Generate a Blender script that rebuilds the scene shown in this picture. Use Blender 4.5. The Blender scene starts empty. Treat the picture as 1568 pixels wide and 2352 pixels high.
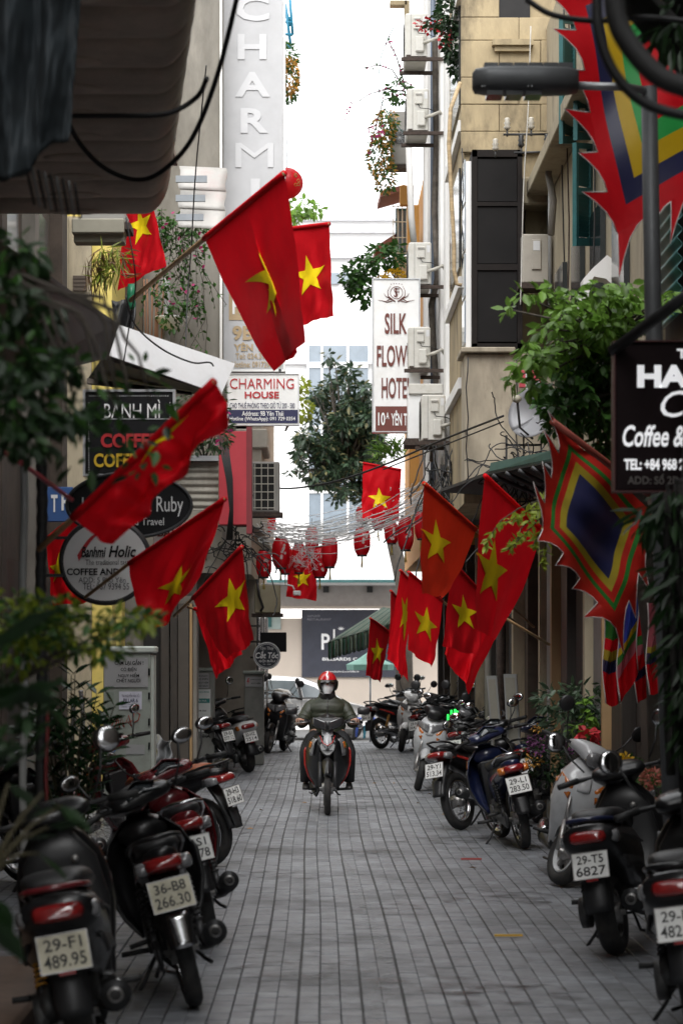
import bpy, math, random
from mathutils import Vector, Matrix, noise
random.seed(7)
R = math.radians
PI = math.pi
SC = bpy.context.scene
COL = SC.collection
# ------------------------------------------------------------------ camera, sky, sun, exposure
FX, VX, HY, CH = 5511.0, 735.0, 1504.6, 1.70      # measured from the photograph: focal length, vanishing point, eye height
cam = bpy.data.cameras.new('camera')
camo = bpy.data.objects.new('camera', cam); COL.objects.link(camo)
camo.location = (0, 0, CH); camo.rotation_euler = (R(90), 0, 0)
cam.sensor_fit = 'VERTICAL'; cam.sensor_height = 36.0; cam.sensor_width = 24.0
cam.lens = FX * 36.0 / 2351.5
cam.shift_x = (784.0 - VX) / 2351.5; cam.shift_y = (HY - 1175.75) / 2351.5
cam.clip_start = 0.3; cam.clip_end = 900
cam.dof.use_dof = True; cam.dof.focus_distance = 25.5; cam.dof.aperture_fstop = 4.0
SC.camera = camo
world = bpy.data.worlds.new('World'); SC.world = world; world.use_nodes = True
wn, wl = world.node_tree.nodes, world.node_tree.links
bg = wn['Background']
sky = wn.new('ShaderNodeTexSky'); sky.sky_type = 'NISHITA'; sky.sun_disc = False
sky.sun_elevation = R(50); sky.sun_rotation = R(186); sky.dust_density = 6.0; sky.ozone_density = 1.0; sky.air_density = 1.0
hs = wn.new('ShaderNodeHueSaturation'); hs.inputs['Saturation'].default_value = 0.06   # overcast: a white sheet of cloud
wl.new(sky.outputs['Color'], hs.inputs['Color'])
wmix = wn.new('ShaderNodeMix'); wmix.data_type = 'RGBA'; wmix.inputs['Factor'].default_value = 0.8
wl.new(hs.outputs['Color'], wmix.inputs[6]); wmix.inputs[7].default_value = (11.0, 11.2, 11.4, 1)
wl.new(wmix.outputs[2], bg.inputs['Color']); bg.inputs['Strength'].default_value = 0.10
sun = bpy.data.lights.new('sun', 'SUN'); sun.energy = 1.1; sun.angle = R(40); sun.color = (1.0, 0.985, 0.97)
suno = bpy.data.objects.new('sun', sun); COL.objects.link(suno)
suno.rotation_euler = (R(40), 0, R(-6)); suno.location = (0, 20, 30)
SC.view_settings.view_transform = 'Standard'; SC.view_settings.look = 'None'
SC.view_settings.gamma = 1.0; SC.view_settings.use_curve_mapping = False
SC.view_settings.exposure = 1.32
SC.cycles.use_denoising = True
SC.cycles.max_bounces = 8; SC.cycles.diffuse_bounces = 5; SC.cycles.transparent_max_bounces = 8
SC.cycles.sample_clamp_indirect = 6.0

# ------------------------------------------------------------------ helpers
def Q(x, y, d):                       # a point seen at photograph position (x, y) that lies d metres down the alley
    return Vector(((x - VX) * d / FX, d, CH - (y - HY) * d / FX))
def S(px, d): return px * d / FX
ORG = {}
MATS = {}
def lin(c):
    if isinstance(c, str):
        c = c.lstrip('#'); c = [int(c[i:i+2], 16) / 255 for i in (0, 2, 4)]
        return tuple((x / 12.92 if x <= .04045 else ((x + .055) / 1.055) ** 2.4) for x in c)
    return tuple(c[:3])
def M(name, col, rough=.6, metal=0., var=.12, scale=5., bump=0., bscale=60., coat=0., isl=0., obr=0., trans=0., dirt=None, dirt_amt=.0, dscale=2., stretch=None, alpha=1., emit=0., spec=.5, world=False):
    if name in MATS: return MATS[name]
    m = bpy.data.materials.new(name); m.use_nodes = True
    n, l = m.node_tree.nodes, m.node_tree.links
    b = n['Principled BSDF']; out = n['Material Output']
    c = lin(col)
    b.inputs['Roughness'].default_value = rough; b.inputs['Metallic'].default_value = metal
    b.inputs['Coat Weight'].default_value = coat; b.inputs['Coat Roughness'].default_value = .08
    b.inputs['Specular IOR Level'].default_value = spec
    tc = n.new('ShaderNodeTexCoord'); src = tc.outputs['Object']
    if world: src = n.new('ShaderNodeNewGeometry').outputs['Position']
    if stretch:
        mp = n.new('ShaderNodeMapping'); mp.inputs['Scale'].default_value = stretch
        l.new(src, mp.inputs['Vector']); src = mp.outputs['Vector']
    no = n.new('ShaderNodeTexNoise'); no.inputs['Scale'].default_value = scale; no.inputs['Detail'].default_value = 6; no.inputs['Roughness'].default_value = .62
    l.new(src, no.inputs['Vector'])
    mr = n.new('ShaderNodeMapRange'); mr.inputs[1].default_value = .3; mr.inputs[2].default_value = .7
    mr.inputs[3].default_value = 1 - var; mr.inputs[4].default_value = 1 + var
    l.new(no.outputs['Fac'], mr.inputs[0])
    val = mr.outputs[0]
    for amt, node, sock in ((isl, 'ShaderNodeNewGeometry', 'Random Per Island'), (obr, 'ShaderNodeObjectInfo', 'Random')):
        if amt:
            g = n.new(node); r2 = n.new('ShaderNodeMapRange'); r2.inputs[3].default_value = 1 - amt; r2.inputs[4].default_value = 1 + amt
            l.new(g.outputs[sock], r2.inputs[0])
            mm = n.new('ShaderNodeMath'); mm.operation = 'MULTIPLY'; l.new(val, mm.inputs[0]); l.new(r2.outputs[0], mm.inputs[1]); val = mm.outputs[0]
    vm = n.new('ShaderNodeVectorMath'); vm.operation = 'SCALE'; vm.inputs[0].default_value = c
    l.new(val, vm.inputs['Scale']); cout = vm.outputs[0]
    if dirt is not None:
        d2 = n.new('ShaderNodeTexNoise'); d2.inputs['Scale'].default_value = dscale; d2.inputs['Detail'].default_value = 8; d2.inputs['Roughness'].default_value = .7
        l.new(src, d2.inputs['Vector'])
        rr = n.new('ShaderNodeMapRange'); rr.inputs[1].default_value = .48; rr.inputs[2].default_value = .72; rr.inputs[3].default_value = 0; rr.inputs[4].default_value = dirt_amt
        l.new(d2.outputs['Fac'], rr.inputs[0])
        mx = n.new('ShaderNodeMix'); mx.data_type = 'RGBA'; l.new(rr.outputs[0], mx.inputs['Factor']); l.new(cout, mx.inputs[6]); mx.inputs[7].default_value = (*lin(dirt), 1)
        cout = mx.outputs[2]
        rg = n.new('ShaderNodeMapRange'); rg.inputs[3].default_value = rough; rg.inputs[4].default_value = min(1, rough + .35)
        l.new(rr.outputs[0], rg.inputs[0]); l.new(rg.outputs[0], b.inputs['Roughness'])
    l.new(cout, b.inputs['Base Color'])
    if bump:
        bn = n.new('ShaderNodeTexNoise'); bn.inputs['Scale'].default_value = bscale; bn.inputs['Detail'].default_value = 5; l.new(src, bn.inputs['Vector'])
        bp = n.new('ShaderNodeBump'); bp.inputs['Strength'].default_value = bump; bp.inputs['Distance'].default_value = .01
        l.new(bn.outputs['Fac'], bp.inputs['Height']); l.new(bp.outputs['Normal'], b.inputs['Normal'])
    if alpha < 1: b.inputs['Alpha'].default_value = alpha
    if emit:
        b.inputs['Emission Color'].default_value = (*c, 1); b.inputs['Emission Strength'].default_value = emit
    if trans:
        t = n.new('ShaderNodeBsdfTranslucent'); l.new(cout, t.inputs['Color'])
        ms = n.new('ShaderNodeMixShader'); ms.inputs[0].default_value = trans
        l.new(b.outputs[0], ms.inputs[1]); l.new(t.outputs[0], ms.inputs[2]); l.new(ms.outputs[0], out.inputs['Surface'])
    MATS[name] = m
    return m

class MB:
    def __init__(s): s.v = []; s.f = []; s.sm = []
    def add(s, vs, fs, smooth=True):
        o = len(s.v); s.v += [Vector(p) for p in vs]; s.f += [tuple(i + o for i in f) for f in fs]; s.sm += [smooth] * len(fs); return s
    def box(s, a, b, bev=0., mat=None):
        a, b = Vector(a), Vector(b)
        lo = Vector((min(a.x, b.x), min(a.y, b.y), min(a.z, b.z))); hi = Vector((max(a.x, b.x), max(a.y, b.y), max(a.z, b.z)))
        if bev <= 0:
            vs = [(x, y, z) for x in (lo.x, hi.x) for y in (lo.y, hi.y) for z in (lo.z, hi.z)]
            fs = [(0,1,3,2), (4,6,7,5), (0,4,5,1), (2,3,7,6), (0,2,6,4), (1,5,7,3)]
        else:
            vs = []; ix = {}
            for i in (0, 1):
                for j in (0, 1):
                    for k in (0, 1):
                        p = Vector(((lo.x, hi.x)[i], (lo.y, hi.y)[j], (lo.z, hi.z)[k])); c = (1 - 2*i, 1 - 2*j, 1 - 2*k)
                        for ax in range(3):
                            q = p.copy()
                            for o in range(3):
                                if o != ax: q[o] += c[o] * bev
                            ix[(i, j, k, ax)] = len(vs); vs.append(q)
            def fa(ax, sd):
                r = [(0,0), (0,1), (1,1), (1,0)]; out = []
                for u, w in r:
                    t = [0, 0, 0]; t[ax] = sd; t[(ax+1) % 3] = u; t[(ax+2) % 3] = w; out.append(ix[(*t, ax)])
                return out if sd == 0 else out[::-1]
            fs = [tuple(fa(ax, sd)) for ax in range(3) for sd in (0, 1)]
            for ax in range(3):
                b_, c_ = (ax+1) % 3, (ax+2) % 3
                for u in (0, 1):
                    for w in (0, 1):
                        t0 = [0,0,0]; t1 = [0,0,0]; t1[ax] = 1
                        t0[b_] = t1[b_] = u; t0[c_] = t1[c_] = w
                        fs.append((ix[(*t0, b_)], ix[(*t1, b_)], ix[(*t1, c_)], ix[(*t0, c_)]))
            for i in (0, 1):
                for j in (0, 1):
                    for k in (0, 1): fs.append(tuple(ix[(i, j, k, ax)] for ax in range(3)))
        if mat is not None: vs = [mat @ Vector(p) for p in vs]
        return s.add(vs, fs, False)
    def loft(s, rings, cap=True, smooth=True, closed=False):
        n = len(rings[0]); vs = [p for r in rings for p in r]; fs = []
        m = len(rings)
        for i in range(m if closed else m - 1):
            a = i * n; b = ((i + 1) % m) * n
            for j in range(n): fs.append((a + j, a + (j+1) % n, b + (j+1) % n, b + j))
        if cap and not closed:
            fs.append(tuple(range(n))[::-1]); fs.append(tuple((m-1)*n + j for j in range(n)))
        return s.add(vs, fs, smooth)
    def tube(s, pts, r, n=8, cap=True):
        pts = [Vector(p) for p in pts]; rr = r if isinstance(r, (list, tuple)) else [r] * len(pts)
        t0 = (pts[1] - pts[0]).normalized(); up = Vector((0, 0, 1)) if abs(t0.z) < .9 else Vector((1, 0, 0))
        rings = []
        for i, p in enumerate(pts):
            t = (pts[min(i+1, len(pts)-1)] - pts[max(i-1, 0)]).normalized()
            a = up - t * up.dot(t)
            if a.length < 1e-5: a = t.orthogonal()
            a.normalize(); up = a; b = t.cross(a)
            rings.append([p + (a * math.cos(2*PI*k/n) + b * math.sin(2*PI*k/n)) * rr[i] for k in range(n)])
        return s.loft(rings, cap)
    def cyl(s, a, b, r, n=16, r2=None): return s.tube([a, b], [r, r if r2 is None else r2], n)
    def ell(s, c, r, nu=14, nv=9, mat=None):
        c = Vector(c); rings = []
        for i in range(nv):
            th = PI * (i + .5) / nv * .96 + .06
            th = PI * (i) / (nv - 1); th = min(max(th, .08), PI - .08)
            rings.append([Vector((math.sin(th)*math.cos(2*PI*k/nu)*r[0], math.sin(th)*math.sin(2*PI*k/nu)*r[1], -math.cos(th)*r[2])) for k in range(nu)])
        rings = [[c + (mat @ p if mat is not None else p) for p in rg] for rg in rings]
        return s.loft(rings)
    def torus(s, c, axis, R_, r, n=32, m=8, squash=1.):
        c = Vector(c); ax = Vector(axis).normalized(); u = ax.orthogonal().normalized(); w = ax.cross(u); rings = []
        for i in range(n):
            a = 2*PI*i/n; d = u*math.cos(a) + w*math.sin(a)
            rings.append([c + d*(R_ + r*math.cos(2*PI*k/m)*squash) + ax*(r*math.sin(2*PI*k/m)) for k in range(m)])
        return s.loft(rings, closed=True)
    def grid(s, fn, nu, nv, smooth=True):
        vs = [fn(i/nu, j/nv) for i in range(nu+1) for j in range(nv+1)]
        fs = [(i*(nv+1)+j, (i+1)*(nv+1)+j, (i+1)*(nv+1)+j+1, i*(nv+1)+j+1) for i in range(nu) for j in range(nv)]
        return s.add(vs, fs, smooth)
    def shell(s, fn, nu, nv, th):                     # grid surface with thickness th (vector or distance in -normal)
        P = [[Vector(fn(i/nu, j/nv)) for j in range(nv+1)] for i in range(nu+1)]
        def nrm(i, j):
            a = P[min(i+1, nu)][j] - P[max(i-1, 0)][j]; b = P[i][min(j+1, nv)] - P[i][max(j-1, 0)]
            c = a.cross(b); return c.normalized() if c.length > 1e-9 else Vector((0, 0, 1))
        B = [[P[i][j] - (nrm(i, j) * th if not isinstance(th, Vector) else th) for j in range(nv+1)] for i in range(nu+1)]
        W = nv + 1; N = (nu+1) * W
        vs = [p for r in P for p in r] + [p for r in B for p in r]; fs = []
        for i in range(nu):
            for j in range(nv):
                q = (i*W+j, (i+1)*W+j, (i+1)*W+j+1, i*W+j+1); fs.append(q); fs.append(tuple(N + k for k in q[::-1]))
        edge = [i*W for i in range(nu+1)] + [nu*W + j for j in range(1, nv+1)] + [i*W+nv for i in range(nu-1, -1, -1)] + [j for j in range(nv-1, 0, -1)]
        for k in range(len(edge)):
            a, b = edge[k], edge[(k+1) % len(edge)]; fs.append((b, a, N + a, N + b))
        return s.add(vs, fs, smooth=True)
    def poly(s, pts, depth):                          # flat outline extruded by vector
        n = len(pts); pts = [Vector(p) for p in pts]; dv = Vector(depth)
        vs = pts + [p + dv for p in pts]
        fs = [tuple(range(n)), tuple(range(2*n-1, n-1, -1))] + [(i, i+n, (i+1) % n + n, (i+1) % n) for i in range(n)]
        return s.add(vs, fs, False)
    def mesh(s, name, off=None):
        me = bpy.data.meshes.new(name)
        off = off or Vector((0, 0, 0))
        me.from_pydata([tuple(p - off) for p in s.v], [], s.f)
        me.polygons.foreach_set('use_smooth', s.sm); me.update()
        return me
    def build(s, name, mat, parent=None, auto=None):
        off = ORG.get(parent.name, Vector((0, 0, 0))) if parent else Vector((0, 0, 0))
        me = s.mesh(name, off)
        if mat: me.materials.append(mat)
        if auto:
            me.set_sharp_from_angle(angle=R(auto))
        o = bpy.data.objects.new(name, me); COL.objects.link(o)
        if parent: o.parent = parent; ORG[o.name] = off
        return o

def tag(o, label, cat, group=None, kind=None):
    if label: o['label'] = label
    if cat: o['category'] = cat
    if group: o['group'] = group
    if kind: o['kind'] = kind
    return o
def thing(name, label, cat, loc=(0, 0, 0), group=None):
    o = bpy.data.objects.new(name, None); COL.objects.link(o); o.location = loc; o.empty_display_size = .1
    ORG[o.name] = Vector(loc); return tag(o, label, cat, group)
def copy_tree(o, parent=None):
    c = o.copy(); COL.objects.link(c); c.parent = parent; ORG[c.name] = ORG.get(o.name, Vector((0, 0, 0)))
    for ch in list(o.children): copy_tree(ch, c)
    return c
def setmat(o, mat):
    o.material_slots[0].link = 'OBJECT'; o.material_slots[0].material = mat

TXT = {}
def text_geo(body, bold=0., shear=0.):
    k = (body, bold, shear)
    if k not in TXT:
        cu = bpy.data.curves.new('lettering', 'FONT'); cu.body = body; cu.size = 1; cu.resolution_u = 3; cu.offset = bold; cu.shear = shear
        cu.align_x = 'LEFT'
        o = bpy.data.objects.new('lettering', cu); COL.objects.link(o)
        dg = bpy.context.evaluated_depsgraph_get(); me = bpy.data.meshes.new_from_object(o.evaluated_get(dg))
        vs = [v.co.copy() for v in me.vertices]; fs = [tuple(p.vertices) for p in me.polygons]
        bpy.data.objects.remove(o); bpy.data.curves.remove(cu); bpy.data.meshes.remove(me)
        x0 = min(v.x for v in vs); x1 = max(v.x for v in vs); y0 = min(v.y for v in vs); y1 = max(v.y for v in vs)
        TXT[k] = ([((v.x-x0)/(x1-x0), (v.y-y0)/(y1-y0)) for v in vs], fs)
    return TXT[k]
def text_at(parent, body, o, ux, uy, mat, bold=0., shear=0., name='lettering'):   # o = lower-left corner, ux / uy = full width / height vectors
    vs, fs = text_geo(body, bold, shear); o, ux, uy = Vector(o), Vector(ux), Vector(uy)
    return MB().add([o + ux*a + uy*b for a, b in vs], fs, False).build(name, mat, parent)
def text_px(parent, body, x0, y0, x1, y1, d, mat, bold=0., shear=0., slope=0.):   # lettering on a face turned to the alley's mouth, fitted to a rectangle
    a = Q(x0, y1, d); b = Q(x1, y1 + slope, d); c = Q(x0, y0, d)
    return text_at(parent, body, a, b - a, c - a, mat, bold, shear)
def sg(c, e): return math.copysign(abs(c) ** e, c)
# ------------------------------------------------------------------ materials of the place
PAVE = M('paver_stone', (.170, .177, .192), .42, var=.34, scale=7, bump=.35, bscale=120, isl=.2, obr=.2, dirt=(.06, .056, .052), dirt_amt=.85, dscale=.75, world=True)
GROUT = M('joint_sand', (.075, .073, .07), .9, var=.3)
ASPH = M('asphalt', (.12, .12, .12), .75, var=.15, bump=.3, bscale=90)
CONC = M('raw_concrete', (.20, .185, .16), .9, var=.3, scale=1.6, bump=.25, bscale=30, dirt=(.07, .06, .05), dirt_amt=.7, dscale=1.3, stretch=(1, 1, .35))
YELLOW = M('ochre_render', (.33, .262, .158), .9, var=.3, scale=3, bump=.3, bscale=50, dirt=(.075, .062, .045), dirt_amt=1.0, dscale=2.2, stretch=(1, 1, .4))
LEMON = M('lemon_render', (.72, .58, .16), .85, var=.1, scale=2, dirt=(.25, .2, .1), dirt_amt=.4)
CREAM = M('cream_render', (.37, .315, .22), .9, var=.3, scale=2, bump=.12, dirt=(.09, .075, .055), dirt_amt=.95, dscale=2.0, stretch=(1, 1, .3))
BEIGE = M('beige_render', (.36, .31, .235), .9, var=.28, scale=4, bump=.25, dirt=(.11, .09, .065), dirt_amt=.95, dscale=2.4, stretch=(1, 1, .35))
WHITE = M('white_render', (.78, .77, .75), .8, var=.06, scale=2, dirt=(.45, .42, .38), dirt_amt=.4, dscale=1.3, stretch=(1, 1, .3))
FARW = M('far_white_render', (.82, .82, .82), .8, var=.04, scale=.5)
FARC = M('far_cream_render', (.50, .43, .365), .85, var=.08, scale=.6, bump=.05)
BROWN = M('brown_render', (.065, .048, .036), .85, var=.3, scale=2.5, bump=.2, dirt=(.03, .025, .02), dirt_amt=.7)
DARKW = M('dark_timber', (.03, .024, .02), .6, var=.4, scale=8, bump=.2, stretch=(1, 1, .15))
TIMBER = M('ochre_timber', (.30, .19, .09), .6, var=.2, scale=6, stretch=(1, 1, .2))
ORANGE = M('orange_render', (.60, .29, .07), .8, var=.15, scale=2, dirt=(.25, .13, .05), dirt_amt=.4)
BLACKIN = M('dark_interior', (.012, .011, .011), .8, var=.3)
STEEL = M('galvanised_steel', (.42, .43, .44), .45, .8, var=.15)
DSTEEL = M('dark_steel', (.05, .05, .052), .5, .6, var=.3)
RUST = M('rusty_bracket', (.055, .038, .03), .8, .2, var=.5, scale=20)
TEAL = M('teal_paint', (.02, .10, .10), .5, var=.2, scale=6)
TEALM = M('teal_sheet', (.05, .14, .14), .45, .3, var=.15)
GLASS = M('window_glass', (.03, .035, .038), .12, var=.2, coat=.3)
SCREEN = M('fly_screen', (.006, .005, .005), .6, var=.4, scale=3, spec=.2)
FGLASS = M('far_glass', (.22, .26, .30), .08, var=.1, coat=.6)
GREYP = M('grey_plastic', (.30, .30, .29), .5, var=.1)
BLACKP = M('black_plastic', (.016, .016, .017), .42, var=.2)
ROOFT = M('roof_tile', (.18, .06, .04), .8, var=.3, scale=15)
CORR = M('corrugated_sheet', (.28, .26, .22), .6, .2, var=.3, scale=3, dirt=(.08, .06, .04), dirt_amt=.6)

# ------------------------------------------------------------------ ground and paving
g = MB().grid(lambda u, v: Vector(((u-.5)*700, -40 + v*700, -.30)), 4, 4).build('ground', ASPH); g['kind'] = 'structure'
st = bpy.data.objects.new('street', MB().box((-3.2, -3, -.29), (3.2, 47.0, -.012)).mesh('street')); st.data.materials.append(GROUT)
COL.objects.link(st); st['kind'] = 'structure'
cross = MB().box((-40, 47.0, -.28), (40, 61.6, -.2)).build('cross_road', ASPH); cross['kind'] = 'structure'
PW, PL = .104, .205
def paver(mb, x, y, dz, w, l, tx):
    b = .004
    vs = [(x, y, -.03), (x+w, y, -.03), (x+w, y+l, -.03), (x, y+l, -.03),
          (x, y, dz-b), (x+w, y, dz-b+tx), (x+w, y+l, dz-b+tx), (x, y+l, dz-b),
          (x+b, y+b, dz), (x+w-b, y+b, dz+tx), (x+w-b, y+l-b, dz+tx), (x+b, y+l-b, dz)]
    fs = [(8, 9, 10, 11)] + [(i+4, (i+1) % 4+4, (i+1) % 4+8, i+8) for i in range(4)] + [(i, (i+1) % 4, (i+1) % 4+4, i+4) for i in range(4)]
    mb.add(vs, fs, False)
pm = MB(); paver(pm, 0, 0, 0, PW-.0045, PL-.0055, 0); pme = pm.mesh('paver'); pme.materials.append(PAVE)
rest = MB(); npav = 0
rp = random.Random(3)
rows = []
for ci in range(-25, 26):
    off = rp.choice((0, .5, .33, .66)) + rp.uniform(-.1, .1); shift = rp.uniform(-.003, .003)
    for ri in range(-2, 232):
        y = -.5 + (ri + off) * PL
        x = ci*PW + shift + .012*math.sin(y*.5) + .02*math.sin(y*.17 + 1)
        rows.append((y, x))
rows.sort()
for y, x in rows:
    dz = rp.uniform(-.0025, .0015); tx = rp.uniform(-.0018, .0018)
    vis = y > 10.75 and (-735*y/FX - .05) < x < (833*y/FX)
    if vis and npav < 300:
        o = bpy.data.objects.new('paver', pme); COL.objects.link(o); o.location = (x, y, dz); o.rotation_euler = (0, -tx*8, rp.uniform(-.006, .006)); o.parent = st; npav += 1
    elif y > 5: paver(rest, x, y, dz, PW-.0045, PL-.0055, tx)
ro = rest.build('paving_stones', PAVE, st); ro['kind'] = 'stuff'
# worn white paint dragged along the middle of the lane
wp = M('worn_paint', (.42, .42, .42), .8, var=.2)
n, l = wp.node_tree.nodes, wp.node_tree.links
tcx = n.new('ShaderNodeTexCoord'); nz = n.new('ShaderNodeTexNoise'); nz.inputs['Scale'].default_value = 14; nz.inputs['Detail'].default_value = 8; l.new(tcx.outputs['Object'], nz.inputs['Vector'])
mrx = n.new('ShaderNodeMapRange'); mrx.inputs[1].default_value = .5; mrx.inputs[2].default_value = .72; mrx.inputs[4].default_value = .75; l.new(nz.outputs['Fac'], mrx.inputs[0]); l.new(mrx.outputs[0], n['Principled BSDF'].inputs['Alpha'])
def gline(pts, w, name, mat):
    P = [Q(x, y, 9369/(y-HY)) for x, y in pts]; mb = MB(); L = []; Rr = []
    for p in P: L.append(Vector((p.x-w/2, p.y, .0045))); Rr.append(Vector((p.x+w/2, p.y, .0045)))
    mb.add(L + Rr, [(i, i+len(P), i+1+len(P), i+1) for i in range(len(P)-1)])
    o = mb.build(name, mat, st); return o
gline([(700, 1800), (735, 1890), (750, 1930), (800, 2000), (828, 2060), (850, 2120), (885, 2190), (890, 2240), (870, 2300), (860, 2352)], .085, 'paint_streak', wp)
gline([(1075, 2032), (1150, 2028), (1260, 2024), (1290, 2022)], .02, 'paint_streak', wp)
ost = M('oil_stain', (.02, .019, .018), .35, var=.3)
n, l = ost.node_tree.nodes, ost.node_tree.links
tcx = n.new('ShaderNodeTexCoord'); nz = n.new('ShaderNodeTexNoise'); nz.inputs['Scale'].default_value = 5; nz.inputs['Detail'].default_value = 7; l.new(tcx.outputs['Object'], nz.inputs['Vector'])
mrx = n.new('ShaderNodeMapRange'); mrx.inputs[1].default_value = .46; mrx.inputs[2].default_value = .75; mrx.inputs[4].default_value = .6; l.new(nz.outputs['Fac'], mrx.inputs[0]); l.new(mrx.outputs[0], n['Principled BSDF'].inputs['Alpha'])
for k, (x, y, rx, ry) in enumerate(((640, 2010, .35, .5), (900, 2090, .3, .4), (1130, 2060, .5, .5), (700, 2230, .4, .4), (1000, 2260, .45, .35), (560, 1900, .3, .8), (1020, 1930, .4, .6), (860, 1960, .25, .5), (1180, 2290, .4, .4), (800, 1850, .3, .7))):
    p = Q(x, y, 9369/(y-HY)); o = MB().add([p + Vector((math.cos(a_*PI/8)*rx*(1+.25*math.sin(a_*2.3+k)), math.sin(a_*PI/8)*ry*(1+.25*math.cos(a_*1.7+k)), .0048 + .0002*k)) for a_ in range(16)], [tuple(range(16))], False).build('oil_stain', ost, st)
lf = M('fallen_leaf', (.30, .16, .05), .8, isl=.4)
for x, y in ((640, 1792), (905, 1800), (985, 1825), (1020, 1872), (1022, 1838), (960, 1846), (700, 1845), (1085, 1995), (575, 1905), (930, 1815), (860, 1800), (1115, 1855), (600, 1862), (1000, 1760)):
    d = 9369/(y-HY); p = Q(x, y, d); a = random.uniform(0, 6)
    c, s_ = math.cos(a)*.035, math.sin(a)*.035
    o = MB().add([p + Vector((c, s_, .008)), p + Vector((-s_*.4, c*.4, .02)), p + Vector((-c, -s_, .008)), p + Vector((s_*.4, -c*.4, .012))], [(0, 1, 2, 3)]).build('fallen_leaf', lf)
    tag(o, 'small dry brown leaf lying on the grey pavers', 'leaf', 'dry leaves on the paving')
stx = MB().box(Q(1165, 2150, 14.45) + Vector((-.08, -.01, 0)), Q(1165, 2150, 14.45) + Vector((.09, .01, .012))).build('plastic_strip', M('orange_strip', (.55, .32, .03), .5)); tag(stx, 'thin orange strip lying alone on the open paving', 'litter')
stx = MB().box(Q(1083, 1974, 19.9) + Vector((-.09, -.015, 0)), Q(1083, 1974, 19.9) + Vector((.08, .015, .012))).build('ribbon_scrap', M('red_scrap', (.30, .03, .02), .6)); tag(stx, 'scrap of dark red ribbon lying on the pavers', 'litter')

# ------------------------------------------------------------------ house helpers
def house(name, label, mat, x0, x1, y0, y1, z0, z1, org=None):
    t = thing(name, label, 'building', ((x0+x1)/2, (y0+y1)/2, 0))
    MB().box((x0, y0, z0), (x1, y1, z1)).build('wall', mat, t)
    return t
def bx(parent, name, mat, a, b, bev=0.): return MB().box(a, b, bev).build(name, mat, parent)
def pipe(parent, name, mat, pts, r, n=8): return MB().tube(pts, r, n).build(name, mat, parent)

# ---- right side, from the mouth of the alley inwards
hr1 = house('shop_house', 'dark ochre shop house behind the street lamp and fig roots', BROWN, 2.5, 8, -14.0, 17.4, -.05, 9)
for k in range(3):
    bx(hr1, 'shutter_door', DARKW, (2.46, 11.0 + k*2.1, .1), (2.5, 12.9 + k*2.1, 2.5))
def corrug(a, b, c, nn, amp):                        # corrugated sheet from a, along b (waves), along c
    a, b, c = Vector(a), Vector(b), Vector(c); nrm = b.cross(c).normalized()
    return lambda u, v: a + b*u + c*v + nrm*amp*math.sin(2*PI*nn*u)
o = MB().shell(corrug((2.42, 16.2, 4.0), (0, 0, 1.2), (0, 1.1, 0), 12, .018), 96, 2, .006).build('sheet_panel', TEALM, hr1)

hr2 = house('shop_house', 'cream shop house with dark green louvred shutters', CREAM, 2.45, 8, 17.4, 26.0, -.05, 8.5)
# pilasters and dark door bays of the ground floor
for k, (y, w) in enumerate(((18.3, .16), (19.6, .12), (20.9, .22), (22.4, .14), (23.9, .18), (25.2, .2))):
    bx(hr2, 'pilaster', (DARKW, TIMBER, CREAM)[k % 3], (2.30, y, -.02), (2.405, y+w*.7, 3.2))
for k, y in enumerate((18.6, 19.9, 21.3, 22.7, 24.2)):
    bx(hr2, 'door_leaf', (DARKW, M('grey_door', (.16, .16, .16), .6, var=.2), BLACKIN)[k % 3], (2.37, y, -.02), (2.407, y+.95, 2.9))
    bx(hr2, 'door_frame', DARKW, (2.33, y-.06, -.02), (2.406, y-.01, 2.95))
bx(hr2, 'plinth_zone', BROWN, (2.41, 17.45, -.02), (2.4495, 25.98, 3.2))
bx(hr2, 'ledge', CREAM, (2.28, 17.5, 3.25), (2.446, 25.95, 3.42), .01)
bx(hr2, 'cornice', CREAM, (2.2, 17.5, 6.6), (2.446, 25.95, 6.75), .01)
for y in (19.0, 20.6, 22.2, 23.8): bx(hr2, 'window', GLASS, (2.40, y, 3.9), (2.446, y+.8, 5.6))
# shutters: each leaf a frame with single louvre slats
def shutter(name, p0, ux, h, nsl, parent):
    p0 = Vector(p0); ux = Vector(ux); w = ux.length; d = ux.normalized(); nrm = d.cross(Vector((0, 0, 1)))
    mt = Matrix.Translation(p0) @ Matrix((d, nrm, Vector((0, 0, 1)))).transposed().to_4x4()
    off = ORG[parent.name]
    f = MB(); st_ = .05
    for a, b in (((0, -.02, 0), (st_, .02, h)), ((w-st_, -.02, 0), (w, .02, h)), ((st_, -.02, 0), (w-st_, .02, st_*1.4)), ((st_, -.02, h-st_), (w-st_, .02, h)), ((st_, -.02, h*.5), (w-st_, .02, h*.5+.06))):
        f.box(a, b, 0, mt)
    fo = f.build(name, TEAL, parent)
    me = MB().box((st_, -.022, 0), (w-st_, -.016, .042), 0, Matrix.Translation((0, 0, 0))).mesh('slat'); me.materials.append(TEAL)
    for k in range(nsl):
        z = .09 + (h-.17)*k/nsl
        if abs(z - h*.5 - .01) < .04: continue
        o = bpy.data.objects.new('slat', me); COL.objects.link(o); o.parent = fo
        o.matrix_local = Matrix.Translation(-off) @ mt @ Matrix.Translation((0, 0, z)) @ Matrix.Rotation(R(-28), 4, 'X')
a = Q(1287, 330, 22.0); b = Q(1318, 330, 22.3)
shutter('shutter_leaf', a, (b-a).to_3d(), S(290, 22), 22, hr2)
a = Q(1318, 565, 21.2); b = Q(1356, 565, 21.5)
shutter('shutter_leaf', a, (b-a).to_3d(), S(240, 21), 20, hr2)
a = Q(1320, 322, 21.2); b = Q(1352, 322, 21.5)
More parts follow.
